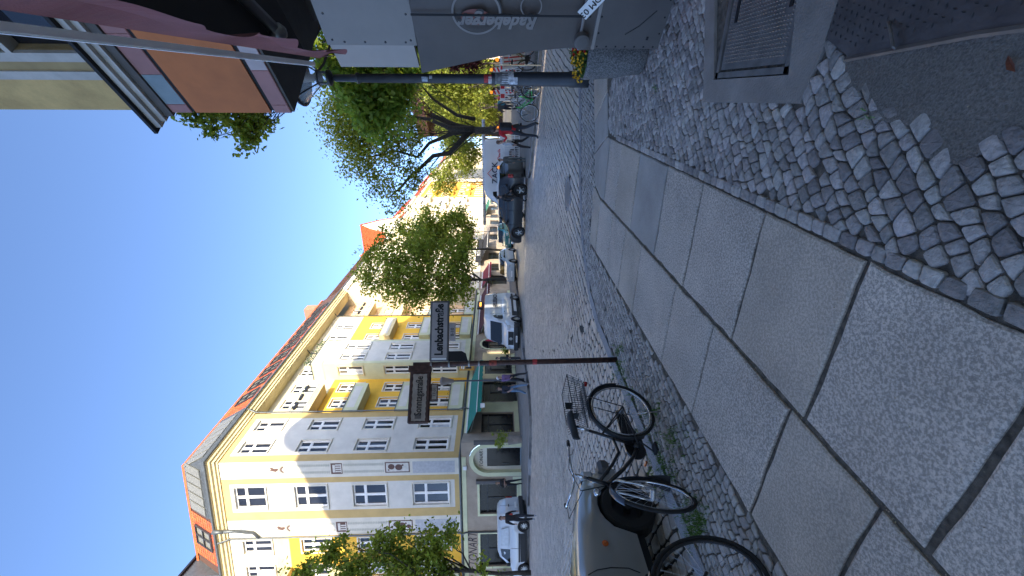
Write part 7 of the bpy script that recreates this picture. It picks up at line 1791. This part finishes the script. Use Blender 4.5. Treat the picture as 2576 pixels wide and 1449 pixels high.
for i, (s_, o_) in enumerate(((10.3, 1.1), (12.6, 1.2), (20.5, 1.2))):
    p = CB+dB*s_+nB*o_; p.z = .13; table(p, 'small round cafe table %s' % ['under the poster sign', 'next to the closed red parasol', 'beside the dark red awning'][i])
    for k in (-1, 1):
        q = p+dB*(.6*k); chair(q, math.atan2(dB.y, dB.x)+(-1.57 if k > 0 else 1.57), 'dark cafe chair %s the table %s' % ('beyond' if k > 0 else 'before', ['under the poster sign', 'next to the closed red parasol', 'beside the dark red awning'][i]))
pz = CB+dB*13.2+nB*1.6; pz.z = .13
ps_ = thing('closed_parasol', 'closed crimson parasol beside the street name post, in front of the corner house', 'parasol', tuple(pz))
MB(Matrix.Translation(pz)).tube([(0, 0, 0), (0, 0, 3.0)], .02, 6).obj('pole', M_WF, ps_); MB(Matrix.Translation(pz)).lathe([(.02, 1.35), (.16, 1.5), (.13, 2.0), (.09, 2.6), (.0, 2.95)], 10).obj('canopy', mat('crimson_cloth', (.45, .03, .08), .8), ps_)
def potted(p, label, r, h, fol, n=300, tub=M_conc, mt=LG, box=False):
    t = thing('potted_plant', label, 'potted plant', tuple(p)); 
    MB(Matrix.Translation(Vector(p))).lathe([(r*.7, 0), (r, h*.9), (r*1.04, h), (r*.9, h), (r*.88, h*.9), (0, h*.9)], 14).obj('pot', tub, t)
    leaves('foliage', t, mt, [((p[0], p[1], p[2]+h+fol*.75), (r*1.2+fol*.3, r*1.2+fol*.3, fol*.8))], n, .06, csize=.12, shell=.3); return t
q = CB+dA*1.75+nA*.75; q.z = .13; potted(q, 'bright green shrub in a tall grey tub right of the arched entrance', .33, .95, .75, 700)
q = CB+dB*6.3+nB*1.2; q.z = .13; potted(q, 'dark feathery shrub on the pavement under the green awning', .3, .5, 1.0, 900, mt=leafmat('leaf_grey_green', (.03, .045, .03), (.07, .08, .05)))
q = CB-dA*9.5+nA*.9; q.z = .13; potted(q, 'leafy shrub in a pot at the left shop window', .3, .5, 1.2, 900)
q = CB+dB*11.6+nB*1.3; q.z = .13; potted(q, 'small dark plant tub among the cafe tables', .25, .5, .5, 300)
# gas style street lamp of the far pavement, half hidden by the sign post
def far_lamp(p, label):
    t = thing('post_lamp', label, 'street lamp', tuple(p), 'far post lamps'); M = Matrix.Translation(Vector(p))
    MB(M).lathe([(.10, 0), (.09, 1.1), (.055, 1.2), (.045, 4.3)], 10).obj('pole', M_LP, t, smooth=True); MB(M).lathe([(.10, 4.3), (.12, 4.4), (.26, 4.95), (.28, 5.0), (.2, 5.1), (0, 5.15)], 12).obj('lantern', M_PAN, t)
far_lamp(TQ(21.2, -15.9, .13), 'grey post lamp on the far pavement right behind the street name post')
far_lamp(TQ(52, -15.9, .13), 'grey post lamp further down the far pavement')
# houses closing the park side
def back_house(X0, X1, d, H, c, label, seed):
    a = at(1256, X0, d); b = at(1256, X1, d+6); p = Vector((a.x, a.y, 0)); q = Vector((b.x, b.y, 0)); dd3 = (q-p).normalized(); L_ = (q-p).length
    M = Matrix(((dd3.x, -dd3.y, 0, p.x), (dd3.y, dd3.x, 0, p.y), (0, 0, 1, 0), (0, 0, 0, 1))); t = thing('park_house', label, 'building', tuple(p))
    Hs = [(1.2+i*2.6, 4.8+f*3.6, 2.4+i*2.6, 6.9+f*3.6) for i in range(int((L_-2)/2.6)) for f in range(int((H-5)/3.6))]
    G = [(1.2+i*5.2, .4, 5.0+i*5.2, 3.2) for i in range(int((L_-2)/5.2))]
    wall(M, 0, L_, 0, H, Hs+G, [], [c], t)
    for h in Hs: win(M, t, h[0], h[1], h[2]-h[0], h[3]-h[1], 'two')
    for h in G: win(M, t, h[0], h[1], h[2]-h[0], h[3]-h[1], 'shop', curt=False)
    MB(M).extr([(-.4, H), (-.4, H+.3), (3, H+3), (12, H+3), (12, 0), (11.9, 0), (11.9, H)], 0, L_).obj('roof', M_TILE2, t)
back_house(255, 150, 105, 20, P_WHITE, 'cream house far behind the park trees, left of the lamp post', 1)
back_house(149, 40, 95, 20, plaster('rose_plaster', (.66, .54, .46)), 'rose house far behind the copper beech', 2)
back_house(39, -120, 88, 20, P_CRM, 'cream house far behind the grey screen', 3)
